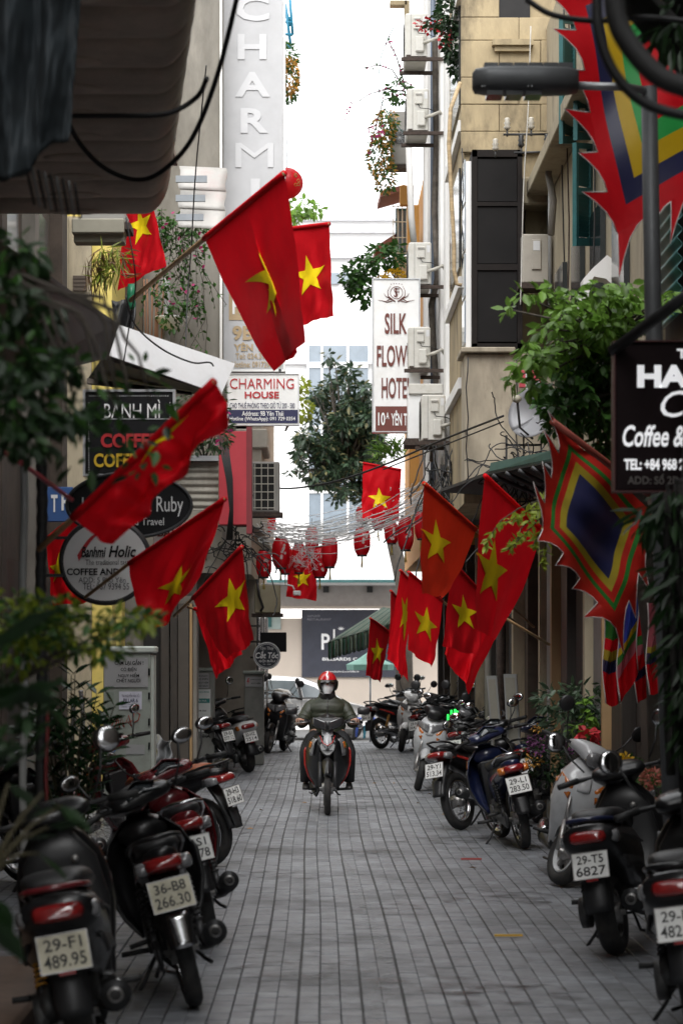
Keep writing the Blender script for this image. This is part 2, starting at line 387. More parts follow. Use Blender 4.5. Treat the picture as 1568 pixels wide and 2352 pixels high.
shutter('shutter_leaf', a, (b-a).to_3d(), S(150, 21), 14, hr2)
# stone window hood
c = Q(1385, 640, 20.2)
hd = MB(); prof = [(-.17, -.14), (-.17, .0), (-.10, .08), (.03, .20), (.13, .12), (.13, -.1), (.02, .0), (-.08, .02)]
hd.poly([c + Vector((x, 0, z)) for x, z in prof], (0, .22, 0)); hd.build('window_hood', WHITE, hr2)
hd = MB().box(c + Vector((-.20, -.02, -.24)), c + Vector((-.12, .2, -.10))); hd.build('hood_bracket', WHITE, hr2)
for x, w, m_, d_ in ((1424, 10, CREAM, 20.3), (1455, 20, CREAM, 19.6), (1483, 26, GREYP, 19.0)):
    pipe(hr2, 'wall_pipe', m_, [Q(x, 690, d_), Q(x, 380, d_)], S(w, d_)/2)
for k, (x, dd) in enumerate(((1292, 24.0), (1303, 23.2), (1362, 20.6), (1408, 20.1), (1440, 19.8))):
    pipe(hr2, 'wall_cable', (BLACKP, RUST, BLACKP)[k % 3], [Q(x + 3*math.sin(q*1.3+k), -40 + q*110, dd) for q in range(10)], .008, 5)
pipe(hr2, 'drain_pipe', GREYP, [Q(1262, 350, 24.6), Q(1262, 700, 24.6)], .02)
pipe(hr2, 'drain_pipe', CONC, [Q(1268, 345, 24.3), Q(1258, 400, 24.3), Q(1270, 460, 24.3), Q(1264, 540, 24.3)], .035)

# bay house: ochre front that faces the mouth of the alley, rusticated blocks
hr3 = house('bay_house', 'ochre house with rusticated front and dark glazed bay window', YELLOW, 1.56, 8, 26.08, 29.0, 3.35, 13.0)
D = 26.06
rk = random.Random(5)
ys = [-120, -30, 42, 95, 180, 242, 304, 352]
for i in range(len(ys)-1):
    xs = [1057, 1145, 1240, 1290] if i % 2 else [1057, 1190, 1290]
    for j in range(len(xs)-1):
        if ys[i] < 42 and ys[i+1] <= 95 and xs[j] >= 1140: continue
        a = Q(xs[j]+.5, ys[i+1]-.6, D); b = Q(xs[j+1]-.5, ys[i]+.6, D)
        bx(hr3, 'stone_block', YELLOW, (a.x, D - .05 + rk.uniform(-.008, .008), a.z), (b.x, D + .018, b.z), .006)
for x0, y0, x1, y1, nm, m_, pr in ((1132, -60, 1216, 95, 'window', BLACKIN, .03), (1128, 97, 1222, 110, 'sill', YELLOW, .14), (1134, 110, 1216, 122, 'sill', YELLOW, .10)):
    a = Q(x0, y1, D); b = Q(x1, y0, D); bx(hr3, nm, m_, (a.x, D-pr, a.z), (b.x, D-.002, b.z))
M('terracotta', (.10, .035, .025), .8); a = Q(1146, 92, D)
# projecting dark bay window over a beige parapet
a = Q(1083, 806, 25.45); b = Q(1198, 346, 25.45)
BAYW = M('bay_frame', (.012, .009, .008), .7, var=.3, spec=.2)
bay = bx(hr3, 'bay_window', BAYW, (a.x, 25.45, a.z), (b.x, 26.04, b.z))
fr = MB(); th = .045
for u0, v0, u1, v1 in ((0, 0, 1, .035), (0, .965, 1, 1), (0, 0, .1, 1), (.9, 0, 1, 1), (.1, .40, .9, .43), (.1, .72, .9, .74)):
    fr.box((a.x+(b.x-a.x)*u0, 25.40, a.z+(b.z-a.z)*v0), (a.x+(b.x-a.x)*u1, 25.447, a.z+(b.z-a.z)*v1))
fr.build('window_frame', BAYW, bay)
for v0, v1 in ((.04, .40), (.43, .72), (.74, .96)):
    MB().box((a.x+(b.x-a.x)*.11, 25.42, a.z+(b.z-a.z)*v0+.01), (a.x+(b.x-a.x)*.89, 25.446, a.z+(b.z-a.z)*v1-.01)).build('pane', SCREEN, bay)
a2 = Q(1068, 1118, 25.3); b2 = Q(1186, 812, 25.3)
bx(hr3, 'parapet', BEIGE, (a2.x, 25.3, a2.z), (b2.x+.9, 26.03, b2.z), .01)
bx(hr3, 'parapet_cap', BEIGE, (a2.x-.05, 25.22, b2.z+.004), (b2.x-.02, 26.02, b2.z+.06), .01)
# side of the bay: white glazed strip
side = bx(hr3, 'side_window', WHITE, (a.x-.06, 25.5, a.z), (a.x-.004, 26.0, b.z-.1))
for k in range(4): MB().box((a.x-.075, 25.54, a.z+.1+k*.5), (a.x-.062, 25.96, a.z+.55+k*.5)).build('pane', FGLASS, side)
a = Q(1262, 640, 25.9)
bx(hr3, 'ledge', CREAM, (Q(1200, 470, 25.6).x, 25.6, Q(1200, 470, 25.6).z), (Q(1260, 405, 25.6).x, 26.03, Q(1260, 405, 25.6).z), .02)
for z in (4.6, 5.7, 7.4, 8.9, 10.2): bx(hr3, 'string_course', WHITE, (1.50, 26.1, z), (1.556, 28.95, z+.12))
for z in (6.0, 7.8, 9.3): bx(hr3, 'window', GLASS, (1.535, 26.6, z), (1.557, 28.4, z+1.1))
hose = pipe(hr3, 'drain_hose', M('ribbed_hose', (.38, .28, .16), .7, var=.35, scale=30, stretch=(.1, .1, 1)), [Q(1056, 190, 25.6), Q(1034, 250, 25.5), Q(1030, 330, 25.5), Q(1036, 450, 25.5), Q(1042, 560, 25.5), Q(1042, 620, 25.5), Q(1048, 652, 25.5), Q(1060, 655, 25.5)], .022)
for k, (x, dd) in enumerate(((1060, 25.9), (1072, 25.2), (1205, 25.9), (1186, 25.2))):
    pipe(hr3, 'wall_cable', BLACKP, [Q(x + 2.5*math.sin(q*1.7+k), (340, 820)[k % 2] + q*35, dd) for q in range(9)], .007, 5)
# ground floor under the bay: set back and dark
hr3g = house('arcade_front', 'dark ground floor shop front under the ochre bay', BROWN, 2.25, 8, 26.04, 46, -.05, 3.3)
for k in range(9):
    y = 26.4 + k*2.1
    bx(hr3g, 'pilaster', (CREAM, BROWN, DARKW)[k % 3], (2.12, y, -.02), (2.247, y+.22, 3.3))
    bx(hr3g, 'door_leaf', (BLACKIN, DARKW)[k % 2], (2.2, y+.4, -.02), (2.246, y+1.6, 2.6))
pipe(hr3g, 'wall_pipe', RUST, [(2.05, 27.2, 0), (2.05, 27.2, 3.3)], .05)
pipe(hr3g, 'wall_pipe', CONC, [(2.05, 29.3, 0), (2.05, 29.3, 3.3)], .045)

# white house carrying the stack of air conditioners
hr4 = house('white_house', 'tall white house with a stack of air conditioners on its side', WHITE, 1.60, 8, 29.05, 37.0, 3.75, 14)
for k, y in enumerate((29.3, 30.6, 32.0, 33.6, 35.2)): bx(hr4, 'pilaster', WHITE, (1.53, y, 4.0), (1.597, y+.5, 13.9), .01)
for z in (5.3, 6.9, 8.6, 10.4): bx(hr4, 'slot_window', GLASS, (1.575, 31.2, z), (1.598, 31.8, z+.9))
bx(hr4, 'slab', CONC, (1.45, 29.06, 3.70), (7.9, 36.9, 3.9))
pipe(hr4, 'drain_pipe', M('slate_pipe', (.14, .17, .22), .5), [(1.50, 31.95, 3.95), (1.50, 31.95, 13.5)], .035)
pipe(hr4, 'drain_pipe', WHITE, [Q(938, 320, 33.5), Q(944, 500, 33.5), Q(950, 560, 33.5)], .045)
pipe(hr4, 'cable_bundle', M('lagged_cable', (.10, .085, .07), .9, var=.4, scale=12, bump=.4), [Q(998, 90, 31.2), Q(1000, 230, 31.2), Q(1002, 330, 31.2), Q(997, 480, 31.2), Q(1004, 640, 31.2), Q(990, 700, 31.2), Q(995, 800, 31.2), Q(1003, 900, 31.2), Q(992, 1060, 31.2)], .04)

# orange house further in
hr5 = house('orange_house', 'orange timbered house with tiled eaves and teal casements', ORANGE, 1.62, 8, 37.1, 46, 3.3, 9.2)
a, b = Q(912, 585, 37.0), Q(950, 425, 37.0)
for x0, x1, y0, y1, m_ in ((918, 950, 425, 470, ORANGE), (935, 962, 470, 590, ORANGE), (940, 962, 940, 1130, ORANGE), (928, 940, 0, 50, YELLOW), (895, 935, 0, 12, YELLOW)):
    p, q = Q(x0, y1, 36.9), Q(x1, y0, 36.9); bx(hr5, 'timber_post', m_, (p.x, 36.9, p.z), (q.x, 37.09, q.z), .01)
p, q = Q(908, 585, 38), Q(938, 478, 38); w5 = bx(hr5, 'casement', TEAL, (p.x, 38, p.z), (q.x, 38.05, q.z))
for k in range(3): MB().box((p.x+.02+k*.065, 37.96, p.z+.05), (p.x+.07+k*.065, 37.998, q.z-.05)).build('pane', FGLASS, w5)
gr = MB()
for k in range(5): gr.cyl((p.x-.04+k*.07, 37.85, p.z-.03), (p.x-.04+k*.07, 37.85, q.z+.03), .008, 5)
for k in range(4): gr.cyl((p.x-.06, 37.85, p.z+k*(q.z-p.z)/3), (q.x+.06, 37.85, p.z+k*(q.z-p.z)/3), .008, 5)
gr.build('window_grille', M('cream_paint', (.6, .55, .42), .6), w5)
def eave(parent, x0, y0, x1, y1, x2, y2, d0, d1, mat, name='eave'):
    A, B = Q(x0, y0, d0), Q(x1, y1, d0); C_ = Q(x2, y2, d1)
    MB().poly([A, B, B + Vector((0, d1-d0, .25)), A + Vector((0, d1-d0, .25))], (0, 0, .09)).build(name, mat, parent)
eave(hr5, 862, 578, 925, 540, 0, 0, 38, 41, ROOFT); eave(hr5, 874, 452, 930, 436, 0, 0, 37.6, 40, ROOFT)
p, q = Q(905, 660, 36.7), Q(935, 588, 36.7); bx(hr5, 'bracket_panel', TIMBER, (p.x, 36.7, p.z), (q.x, 37.08, q.z), .01)

# ---- left side
hl1 = house('shop_house', 'dark brown shop house at the mouth behind the blurred vine', BROWN, -8, -1.85, -14.0, 13.5, -.05, 9)
bx(hl1, 'step', M('step_tile', (.13, .085, .06), .7, var=.25, scale=6, bump=.2), (-1.85, 6, -.05), (-1.27, 12.3, .16), .02)
hl2 = house('shop_house', 'brown shop house with peeling wall behind the round sign', BROWN, -8, -2.62, 13.5, 24.9, -.05, 9.5)
for k in range(5): bx(hl2, 'pilaster', (BROWN, CONC)[k % 2], (-2.62, 14.5+k*2.2, 0), (-2.5, 14.8+k*2.2, 9.4))
for k in range(4): bx(hl2, 'door_leaf', DARKW, (-2.62, 15.1+k*2.2, 0), (-2.585, 16.3+k*2.2, 2.5))
for k in range(4): bx(hl2, 'window', GLASS, (-2.62, 15.2+k*2.2, 4.2), (-2.585, 16.2+k*2.2, 5.8))
hl3 = house('yellow_house', 'narrow lemon yellow house behind the electric cabinet', LEMON, -8, Q(258, 0, 28.5).x, 28.5, 30.4, -.05, 7.0)
hl3w = MB().box(Q(140, 1900, 28.4), Q(212, 500, 28.49)).build('wall_strip', CREAM, hl3)
bx(hl3, 'corner_post', CREAM, Q(150, 800, 28.3) + Vector((0, 0, 0)), Q(158, 500, 28.395) + Vector((0, 0, 0)))
for k in range(4): bx(hl3, 'louvre', BROWN, Q(168, 640+k*9, 28.36), Q(200, 634+k*9, 28.398))
bx(hl3, 'yellow_post', LEMON, Q(268, 1900, 27.9), Q(283, 1380, 28.1), .01)
hl4 = house('concrete_house', 'bare grey concrete house beside the tall hotel sign', CONC, -8, Q(511, 0, 30.6).x, 30.6, 35.5, 2.75, 14)
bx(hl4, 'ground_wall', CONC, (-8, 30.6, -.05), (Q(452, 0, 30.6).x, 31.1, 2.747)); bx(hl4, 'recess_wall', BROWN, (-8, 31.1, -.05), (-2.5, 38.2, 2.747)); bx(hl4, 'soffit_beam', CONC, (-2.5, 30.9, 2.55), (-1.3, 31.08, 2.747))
bx(hl4, 'corner_trim', WHITE, Q(505, 930, 30.5), Q(511, -60, 30.59))
pp = Q(1, 1, 30.5)
for x0, x1, m_, y0 in ((382, 400, DARKW, 1400), (404, 418, DARKW, 1380), (420, 444, M('brown_post', (.05, .042, .035), .6, var=.2), 1390), (446, 451, TIMBER, 1390)):
    a, b = Q(x0, 1786, 31.4), Q(x1, y0, 31.4)
    bx(hl4, 'door_post', m_, (a.x, 30.35, -.02), (b.x, 30.597, b.z))
bx(hl4, 'door_leaf', BLACKIN, (Q(330, 0, 30.5).x, 30.5, -.02), (Q(384, 0, 30.5).x, 30.598, 2.6))
bx(hl4, 'beam', DARKW, (Q(330, 0, 30.3).x, 30.3, 2.45), (Q(452, 0, 30.3).x, 30.346, 2.62))
bx(hl4, 'timber_screen', M('old_planks', (.10, .075, .05), .8, var=.4, scale=4, stretch=(1, 1, .2)), Q(270, 860, 30.45), Q(330, 600, 30.598))
for k in range(7):
    a = Q(338+k*5, 860, 30.2); pipe(hl4, 'bamboo_stake', M('stake', (.22, .11, .06), .7), [a, a + Vector((random.uniform(-.05, .05), 0, 1.2))], .012, 5)
pipe(hl4, 'drain_pipe', GREYP, [Q(383, 900, 30.3), Q(381, 640, 30.3)], .05)
hl5 = house('far_house', 'narrow grey house with a red panel at the alley end', M('grey_render', (.42, .38, .32), .85, var=.15, scale=2, dirt=(.15, .12, .1), dirt_amt=.5), -8, -1.02, 38.3, 46, -.05, 3.5)
bx(hl5, 'upper_wall', MATS['grey_render'], (-8, 35.6, 2.9), (-1.02, 38.298, 8.0)); bx(hl5, 'upper_block', MATS['grey_render'], (-8, 38.3, 3.5), (-1.02, 46, 8.0))
bx(hl5, 'cornice', M('cornice_stone', (.5, .46, .4), .85), (-1.4, 35.55, Q(0, 1030, 35.6).z), (-.78, 37.5, Q(0, 985, 35.6).z), .02)
bx(hl5, 'bay', MATS['grey_render'], (-1.4, 35.6, 3.6), (-.87, 45.5, 7.8))
for k in range(4): bx(hl5, 'door_leaf', (GLASS, DARKW)[k % 2], (-1.03, 38.6+k*1.9, -.02), (-.985, 39.9+k*1.9, 2.4))
for k in range(6): bx(hl5, 'window_bar', DARKW, (Q(575, 0, 38.2).x, 38.2, .9+k*.25), (Q(598, 0, 38.2).x, 38.23, .93+k*.25))

# ---- far end: white block with a billiard hall on its ground floor
D = 62.0
fb = thing('white_block', 'large white building closing the alley with a cream ground floor', 'building', (0, D, 0))
def fq(x0, y0, x1, y1, name, mat, pr, parent=None, dd=None):
    a, b = Q(x0, y1, D), Q(x1, y0, D); return MB().box((a.x, D-pr, a.z), (b.x, D + (dd or -.002), b.z)).build(name, mat, parent or fb)
zc = Q(0, 1420, D).z
MB().box((-14, D, -.29), (14, D+6, zc)).build('wall', FARC, fb)
MB().box((-14, D+3, zc), (14, D+12, Q(0, 455, D).z)).build('upper_wall', FARW, fb)
fq(560, 1310, 1060, 1345, 'canopy', FARW, 1.6); fq(560, 1336, 1060, 1342, 'canopy_edge', TEALM, 1.7)
fq(560, 1345, 1060, 1392, 'grey_band', M('grey_band', (.34, .31, .29), .8), .10)
for x in (742, 842, 940): fq(x, 1347, x+13, 1361, 'wall_lamp', BLACKP, .2)
fq(560, 1392, 1060, 1398, 'moulding', FARC, .16)
fq(600, 1395, 645, 1445, 'wall_panel', M('pale_glass', (.3, .36, .34), .3), .05)
fq(612, 1400, 624, 1440, 'wall_slot', TEAL, .08)
for y in (455, 484, 545, 800): fq(520, y, 1100, y+5, 'string_course', M('course_grey', (.62, .62, .64), .8), -2.85, dd=2.99)
for k, y in enumerate((790, 935, 1090)):
    for x0, x1 in ((708, 738), (742, 800), (804, 850)):
        a, b = Q(x0, y+120 if k else y+115, D), Q(x1, y-30, D)
        w_ = MB().box((a.x, D+2.9, a.z), (b.x, D+2.997, b.z)).build('window', FGLASS, fb)
        MB().box((a.x, D+2.86, (a.z*.35+b.z*.65)-.03), (b.x, D+2.9, (a.z*.35+b.z*.65)+.05)).build('transom', FARW, w_)
        MB().box((a.x-.06, D+2.84, a.z), (a.x, D+2.9, b.z)).build('mullion', FARW, w_)
a, b = Q(756, 612, D), Q(778, 585, D)
for k in range(2): MB().box((a.x+k*.35, D+2.9, a.z), (a.x+.28+k*.35, D+2.997, b.z)).build('window', FGLASS, fb)
# billiard hall banner
bn = thing('banner', 'large slate blue billiards banner on the cream far wall', 'banner', Q(790, 1555, D))
fq(693, 1400, 935, 1555, 'banner_sheet', M('banner_navy', (.035, .038, .055), .6, var=.15), .06, bn, dd=-.012)
WT = M('white_print', (.82, .82, .82), .6, var=.02)
DK = D - .075
text_px(bn, 'P', 738, 1455, 757, 1492, DK, WT, .02); text_px(bn, 'I', 765, 1445, 769, 1490, DK, WT)
text_px(bn, 'BILLIARDS C', 740, 1510, 820, 1517, DK, WT, .02)
text_px(bn, 'www.facebook.com/billiards', 752, 1540, 824, 1544, DK, WT)
text_px(bn, '2nd FLOOR', 706, 1412, 735, 1417, DK, M('dim_print', (.25, .25, .28), .6)); text_px(bn, 'RESTAURANT', 706, 1420, 760, 1425, DK, MATS['dim_print'])
fl = MB(); c = Q(783, 1447, DK)
for k in range(5):
    a_ = R(-60 + k*30); fl.add([c, c + Vector((math.sin(a_-.25)*.05, 0, math.cos(a_-.25)*.05)), c + Vector((math.sin(a_)*.11, 0, math.cos(a_)*.11)), c + Vector((math.sin(a_+.25)*.05, 0, math.cos(a_+.25)*.05))], [(0, 1, 2, 3)], False)
fl.build('maple_leaf', WT, bn)
# ------------------------------------------------------------------ signs
WT2 = M('sign_white', (.80, .80, .79), .5, var=.04, dirt=(.5, .47, .42), dirt_amt=.35, dscale=3)
BEI = M('sign_beige', (.42, .31, .18), .6, var=.08); MAR = M('sign_maroon', (.14, .035, .025), .6, var=.08)
REDI = M('sign_red', (.42, .015, .02), .6, var=.05); NAVI = M('sign_navy', (.018, .02, .07), .6, var=.06)
BLK = M('sign_black', (.008, .008, .009), .6, var=.2, spec=.2); PALE = M('sign_pale', (.60, .60, .60), .6, var=.03)
ALU = M('sign_alloy', (.55, .56, .57), .35, .7, var=.1)
def board(name, label, x0, y0, x1, y1, d, th, face, frame=None, cat='sign', fw=.02):
    a, b = Q(x0, y1, d), Q(x1, y0, d); t = thing(name, label, cat, ((a.x+b.x)/2, d, a.z))
    MB().box((a.x, d, a.z), (b.x, d+th, b.z), .006).build('face_panel', face, t)
    if frame:
        for p, q in (((a.x-fw, d-.012, a.z-fw), (a.x-.001, d+th, b.z+fw)), ((b.x+.001, d-.012, a.z-fw), (b.x+fw, d+th, b.z+fw)), ((a.x, d-.012, b.z+.001), (b.x, d+th, b.z+fw)), ((a.x, d-.012, a.z-fw), (b.x, d+th, a.z-.001))):
            MB().box(p, q).build('frame_bar', frame, t)
    return t
def panel(t, name, x0, y0, x1, y1, d, mat, th=.003):
    a, b = Q(x0, y1, d), Q(x1, y0, d); return MB().box((a.x, d, a.z), (b.x, d+th, b.z)).build(name, mat, t)
# tall hotel sign
d = 31.0
ts = board('hotel_sign', 'tall grey box sign lettered CHARMING down the concrete house', 510, -60, 650, 848, d, .22, M('sign_grey', (.47, .47, .48), .6, var=.07, scale=3), WT2, fw=.03)
LG = M('sign_letter_pale', (.56, .56, .57), .5, var=.03)
for ch, x0, x1, y0, y1 in (('C', 540, 618, -10, 48), ('H', 546, 612, 78, 136), ('A', 540, 620, 165, 222), ('R', 553, 616, 248, 305), ('M', 541, 628, 328, 384), ('I', 576, 597, 410, 465), ('N', 552, 622, 490, 545), ('G', 550, 622, 572, 630)):
    text_px(ts, ch, x0, y0, x1, y1, d-.012, LG, 0 if ch == 'M' else .03)
panel(ts, 'beige_band', 526, 665, 648, 735, d-.008, BEI)
text_px(ts, 'HOTEL', 534, 680, 640, 722, d-.014, WT2, .03)
text_px(ts, '9B', 534, 748, 582, 782, d-.012, BEI, .04); text_px(ts, 'YÊN THÁI', 537, 786, 640, 806, d-.012, BEI, .03)
text_px(ts, 'Tel: 024.39380', 541, 811, 632, 824, d-.012, BEI, .02); text_px(ts, 'Hotline: 0917290354', 533, 830, 646, 844, d-.012, BEI, .02)
for y in (640, 760): MB().box(Q(503, y+6, 31.1), Q(509, y, 31.15)).build('wall_bracket', STEEL, ts)
# small sign below
d = 30.4
cs_ = board('house_sign', 'white CHARMING HOUSE sign with navy foot below the tall sign', 524, 860, 685, 975, d, .12, WT2, PALE, fw=.012)
text_px(cs_, 'CHARMING', 528, 869, 675, 893, d-.01, REDI, 0); text_px(cs_, 'HOUSE', 562, 899, 641, 915, d-.01, REDI, .03)
text_px(cs_, 'CHO THUÊ PHÒNG THEO GIỜ TỪ 200 - 500', 528, 921, 677, 938, d-.01, NAVI, .01)
panel(cs_, 'navy_band', 525, 941, 684, 972, d-.006, NAVI)
text_px(cs_, 'Address: 9B Yên Thái', 556, 944, 651, 955, d-.014, WT2, .01); text_px(cs_, 'Hotline (WhatsApp): 091 729 0354', 528, 957, 678, 968, d-.014, WT2, .01)
MB().box(Q(640, 860, d), Q(646, 848, d+.05)).build('hanger', DSTEEL, cs_)
# silk flower hotel
d = 30.2
sf = board('hotel_sign', 'white SILK FLOWER HOTEL box sign behind the air conditioners', 857, 642, 962, 990, d, .2, WT2, ALU, fw=.014)
def ringm(cx, cy, r, w, dd, mat, parent, n=28):
    mb = MB(); c = Q(cx, cy, dd); rr = S(r, dd); mb.torus(c, (0, 1, 0), rr, S(w, dd), n, 5); return mb.build('emblem_ring', mat, parent)
ringm(910, 672, 14, .7, d-.004, MAR, sf); text_px(sf, 'S', 904, 661, 913, 682, d-.012, MAR); text_px(sf, 'F', 908, 662, 917, 680, d-.012, MAR)
def vine(pts, w): MB().tube([Q(x, y, d-.006) for x, y in pts], [S(w*(1-.8*k/(len(pts)-1)), d) for k in range(len(pts))], 5).build('emblem_scroll', MAR, sf)
for s in (-1, 1):
    vine([(910+s*3, 692), (910+s*14, 686), (910+s*24, 692), (910+s*42, 689)], 1.6)
    vine([(910+s*10, 691), (910+s*22, 694), (910+s*34, 690)], 1.2)
    vine([(910+s*8, 689), (910+s*19, 680), (910+s*20, 668), (910+s*14, 656)], 1.3); vine([(910+s*14, 686), (910+s*25, 680), (910+s*29, 673)], 1.2)
for k in range(5): MB().ell(Q(898+k*6, 653 - 2*math.sin(PI*k/4), d-.004), (.006, .004, .006), 6, 5).build('emblem_dot', MAR, sf)
text_px(sf, 'SILK', 883, 719, 934, 767, d-.01, MAR, .02); text_px(sf, 'FLOWER', 865, 793, 962, 842, d-.01, MAR, .02); text_px(sf, 'HOTEL', 876, 867, 945, 915, d-.01, MAR, .02)
panel(sf, 'maroon_band', 862, 933, 958, 990, d-.005, MAR); text_px(sf, '10', 868, 947, 884, 977, d-.012, WT2, .02); text_px(sf, 'A', 886, 947, 893, 962, d-.012, WT2, .01); text_px(sf, 'YÊN THÁI', 898, 942, 955, 977, d-.012, WT2, .02)
# banh mi sign
d = 17.5
bm = board('shop_sign', 'black BÁNH MÌ lightbox with white frame behind the vine', 197, 900, 397, 1088, d, .12, BLK, ALU, fw=.018)
text_px(bm, 'BÁNH MÌ', 240, 918, 368, 960, d-.01, WT2, 0); text_px(bm, 'COFFEE', 232, 995, 362, 1028, d-.01, REDI, .04); text_px(bm, 'COFFEE', 216, 1041, 330, 1073, d-.01, M('sign_yellow', (.62, .40, .02), .5), .03)
panel(bm, 'divider', 200, 961, 394, 963, d-.006, ALU)
dots = MB()
for k in range(40): dots.box(Q(206+k*4.6, 910, d-.005), Q(207.6+k*4.6, 908.4, d))
for k in range(30): dots.box(Q(204, 1085-k*5.5, d-.005), Q(205.6, 1083.4-k*5.5, d)); dots.box(Q(390, 1085-k*5.5, d-.005), Q(391.6, 1083.4-k*5.5, d))
dots.build('light_dots', WT2, bm)['kind'] = 'stuff'
def disc(t, name, cx, cy, rx, ry, d, th, mat, n=48):
    rings = [[Q(cx + rx*k_*math.cos(2*PI*k/n), cy + ry*k_*math.sin(2*PI*k/n), d) + Vector((0, dy, 0)) for k in range(n)] for k_, dy in ((.985, 0), (1, .01), (1, th))]
    return MB().loft(rings, smooth=False).build(name, mat, t)
def rim(t, name, cx, cy, rx, ry, d, r, mat, n=48):
    return MB().tube([Q(cx + rx*math.cos(2*PI*k/n), cy + ry*math.sin(2*PI*k/n), d) for k in range(n+1)], r, 6, False).build(name, mat, t)
d = 16.2
ov = thing('oval_sign', 'black oval travel sign hanging above the round white one', 'sign', Q(297, 1235, d))
disc(ov, 'face_panel', 297, 1160, 143, 74, d, .10, BLK); rim(ov, 'rim', 297, 1160, 143, 74, d-.002, .012, DSTEEL)
text_px(ov, 'L', 189, 1142, 204, 1172, d-.012, PALE, .0); text_px(ov, 'na Ruby', 322, 1140, 421, 1186, d-.012, PALE, .0); text_px(ov, 'and Travel', 290, 1189, 377, 1206, d-.012, PALE, 0)
d = 15.6
rs = thing('round_sign', 'round white COFFEE sign with dark rim on a bracket', 'sign', Q(243, 1385, d))
disc(rs, 'face_panel', 243, 1289, 98, 92, d, .12, M('lightbox_white', (.66, .66, .65), .5, var=.06, scale=2)); rim(rs, 'rim', 243, 1289, 100, 94, d+.02, .022, DSTEEL, 56)
text_px(rs, 'Banhmi', 187, 1255, 244, 1280, d-.01, BLK, .03, .25); text_px(rs, 'Holic', 250, 1253, 313, 1280, d-.01, BLK, .03, .25)
text_px(rs, 'The traditional taste', 197, 1285, 302, 1297, d-.01, BLK, 0); text_px(rs, 'COFFEE AND', 154, 1305, 275, 1321, d-.01, BLK, .03)
text_px(rs, 'ADD: 5 Phố Yên', 181, 1322, 289, 1338, d-.01, BLK, 0); text_px(rs, 'TEL: 087 9394 55', 191, 1339, 297, 1354, d-.01, BLK, 0)
sw_ = MB(); sw_.grid(lambda u, v: Q(178 + 58*u + 4*v, 1275 - 50*math.sin(u*1.9) + 14*v*(1-u), d-.006), 12, 3); sw_.build('roof_swoosh', REDI, rs)
MB().box(Q(100, 1325, d), Q(146, 1318, d+.03)).build('bracket_arm', DSTEEL, rs); MB().box(Q(100, 1238, d), Q(160, 1232, d+.03)).build('bracket_arm', DSTEEL, rs)
d = 19.5
bs = board('blue_sign', 'blue shop sign with white capitals half behind the pipes', 88, 1118, 168, 1198, d, .06, M('sign_blue', (.03, .09, .26), .6, var=.1), None)
text_px(bs, 'T', 118, 1136, 133, 1176, d-.01, WT2, .03); text_px(bs, 'P', 142, 1132, 158, 1172, d-.01, WT2, .03)
d = 22.0
ps = board('price_sign', 'white price board with rust red lettering behind the drooping flag', 353, 1200, 425, 1290, d, .04, WT2, None)
text_px(ps, 'BÁN', 362, 1212, 414, 1232, d-.01, MAR, .03); text_px(ps, '2', 366, 1238, 378, 1256, d-.01, MAR, .03); text_px(ps, '9', 384, 1238, 396, 1256, d-.01, MAR, .03)
d = 36.0
br = thing('barber_sign', 'round black Cắt Tóc barber sign by the far cabinet', 'sign', Q(613, 1536, d))
disc(br, 'face_panel', 613, 1506, 30, 30, d, .08, M('barber_face', (.02, .025, .035), .5)); rim(br, 'rim', 613, 1506, 30, 30, d-.004, .01, PALE); rim(br, 'inner_rim', 613, 1506, 26.5, 26.5, d-.004, .004, PALE)
text_px(br, 'Tâm Thúy', 597, 1485, 629, 1494, d-.012, WT2, 0, .2); text_px(br, 'Cắt Tóc', 587, 1494, 639, 1512, d-.012, WT2, .02, .2); text_px(br, 'GỘI ĐẦU', 595, 1513, 632, 1522, d-.012, WT2, .01); text_px(br, '38 - 500', 604, 1524, 622, 1527, d-.012, PALE, 0)
bb = board('chalk_board', 'blank black board above the barber sign', 597, 1452, 658, 1497, 36.6, .04, BLK, None)
d = 30.0
rp_ = board('sign_box', 'plain crimson sign box below the white house sign', 503, 990, 577, 1205, d, .25, M('crimson_panel', (.36, .022, .035), .55, var=.08), None)
MB().box(Q(566, 1225, d-.01), Q(580, 985, d+.3)).build('side_return', M('dark_red_return', (.16, .014, .02), .6), rp_)
rk_ = board('roof_board', 'red and white sign fragment behind the satellite dish', 1192, 850, 1245, 890, 24.6, .04, M('sign_pink', (.50, .06, .08), .6), None)
text_px(rk_, 'R-', 1206, 852, 1238, 893, 24.58, WT2, .05)
# coffee sign on the right
d = 11.2
hs_ = board('cafe_sign', 'dark brown café sign with white lettering under the street lamp', 1412, 786, 1760, 1126, d, .10, M('sign_cocoa', (.012, .006, .007), .7, var=.2, spec=.15), M('sign_rim', (.08, .02, .02), .5), fw=.008)
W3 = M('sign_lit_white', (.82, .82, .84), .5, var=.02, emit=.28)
text_px(hs_, 'TH', 1553, 801, 1600, 823, d-.012, W3, .03); text_px(hs_, 'HA', 1462, 838, 1580, 890, d-.012, W3, .05); text_px(hs_, 'C', 1516, 897, 1580, 958, d-.012, W3, 0, .3)
text_px(hs_, 'Coffee &', 1429, 976, 1572, 1026, d-.012, W3, .02, .25); text_px(hs_, 'TEL: +84 968 23', 1432, 1053, 1580, 1080, d-.012, W3, .04)
text_px(hs_, 'ADD: Số 2D Yên', 1440, 1088, 1600, 1112, d-.012, M('sign_dim', (.13, .115, .105), .6), .02)
MB().tube([Q(1406, 805, d+.02), Q(1600, 660, d-.6)], .03, 6).build('stay_beam', DSTEEL, hs_)

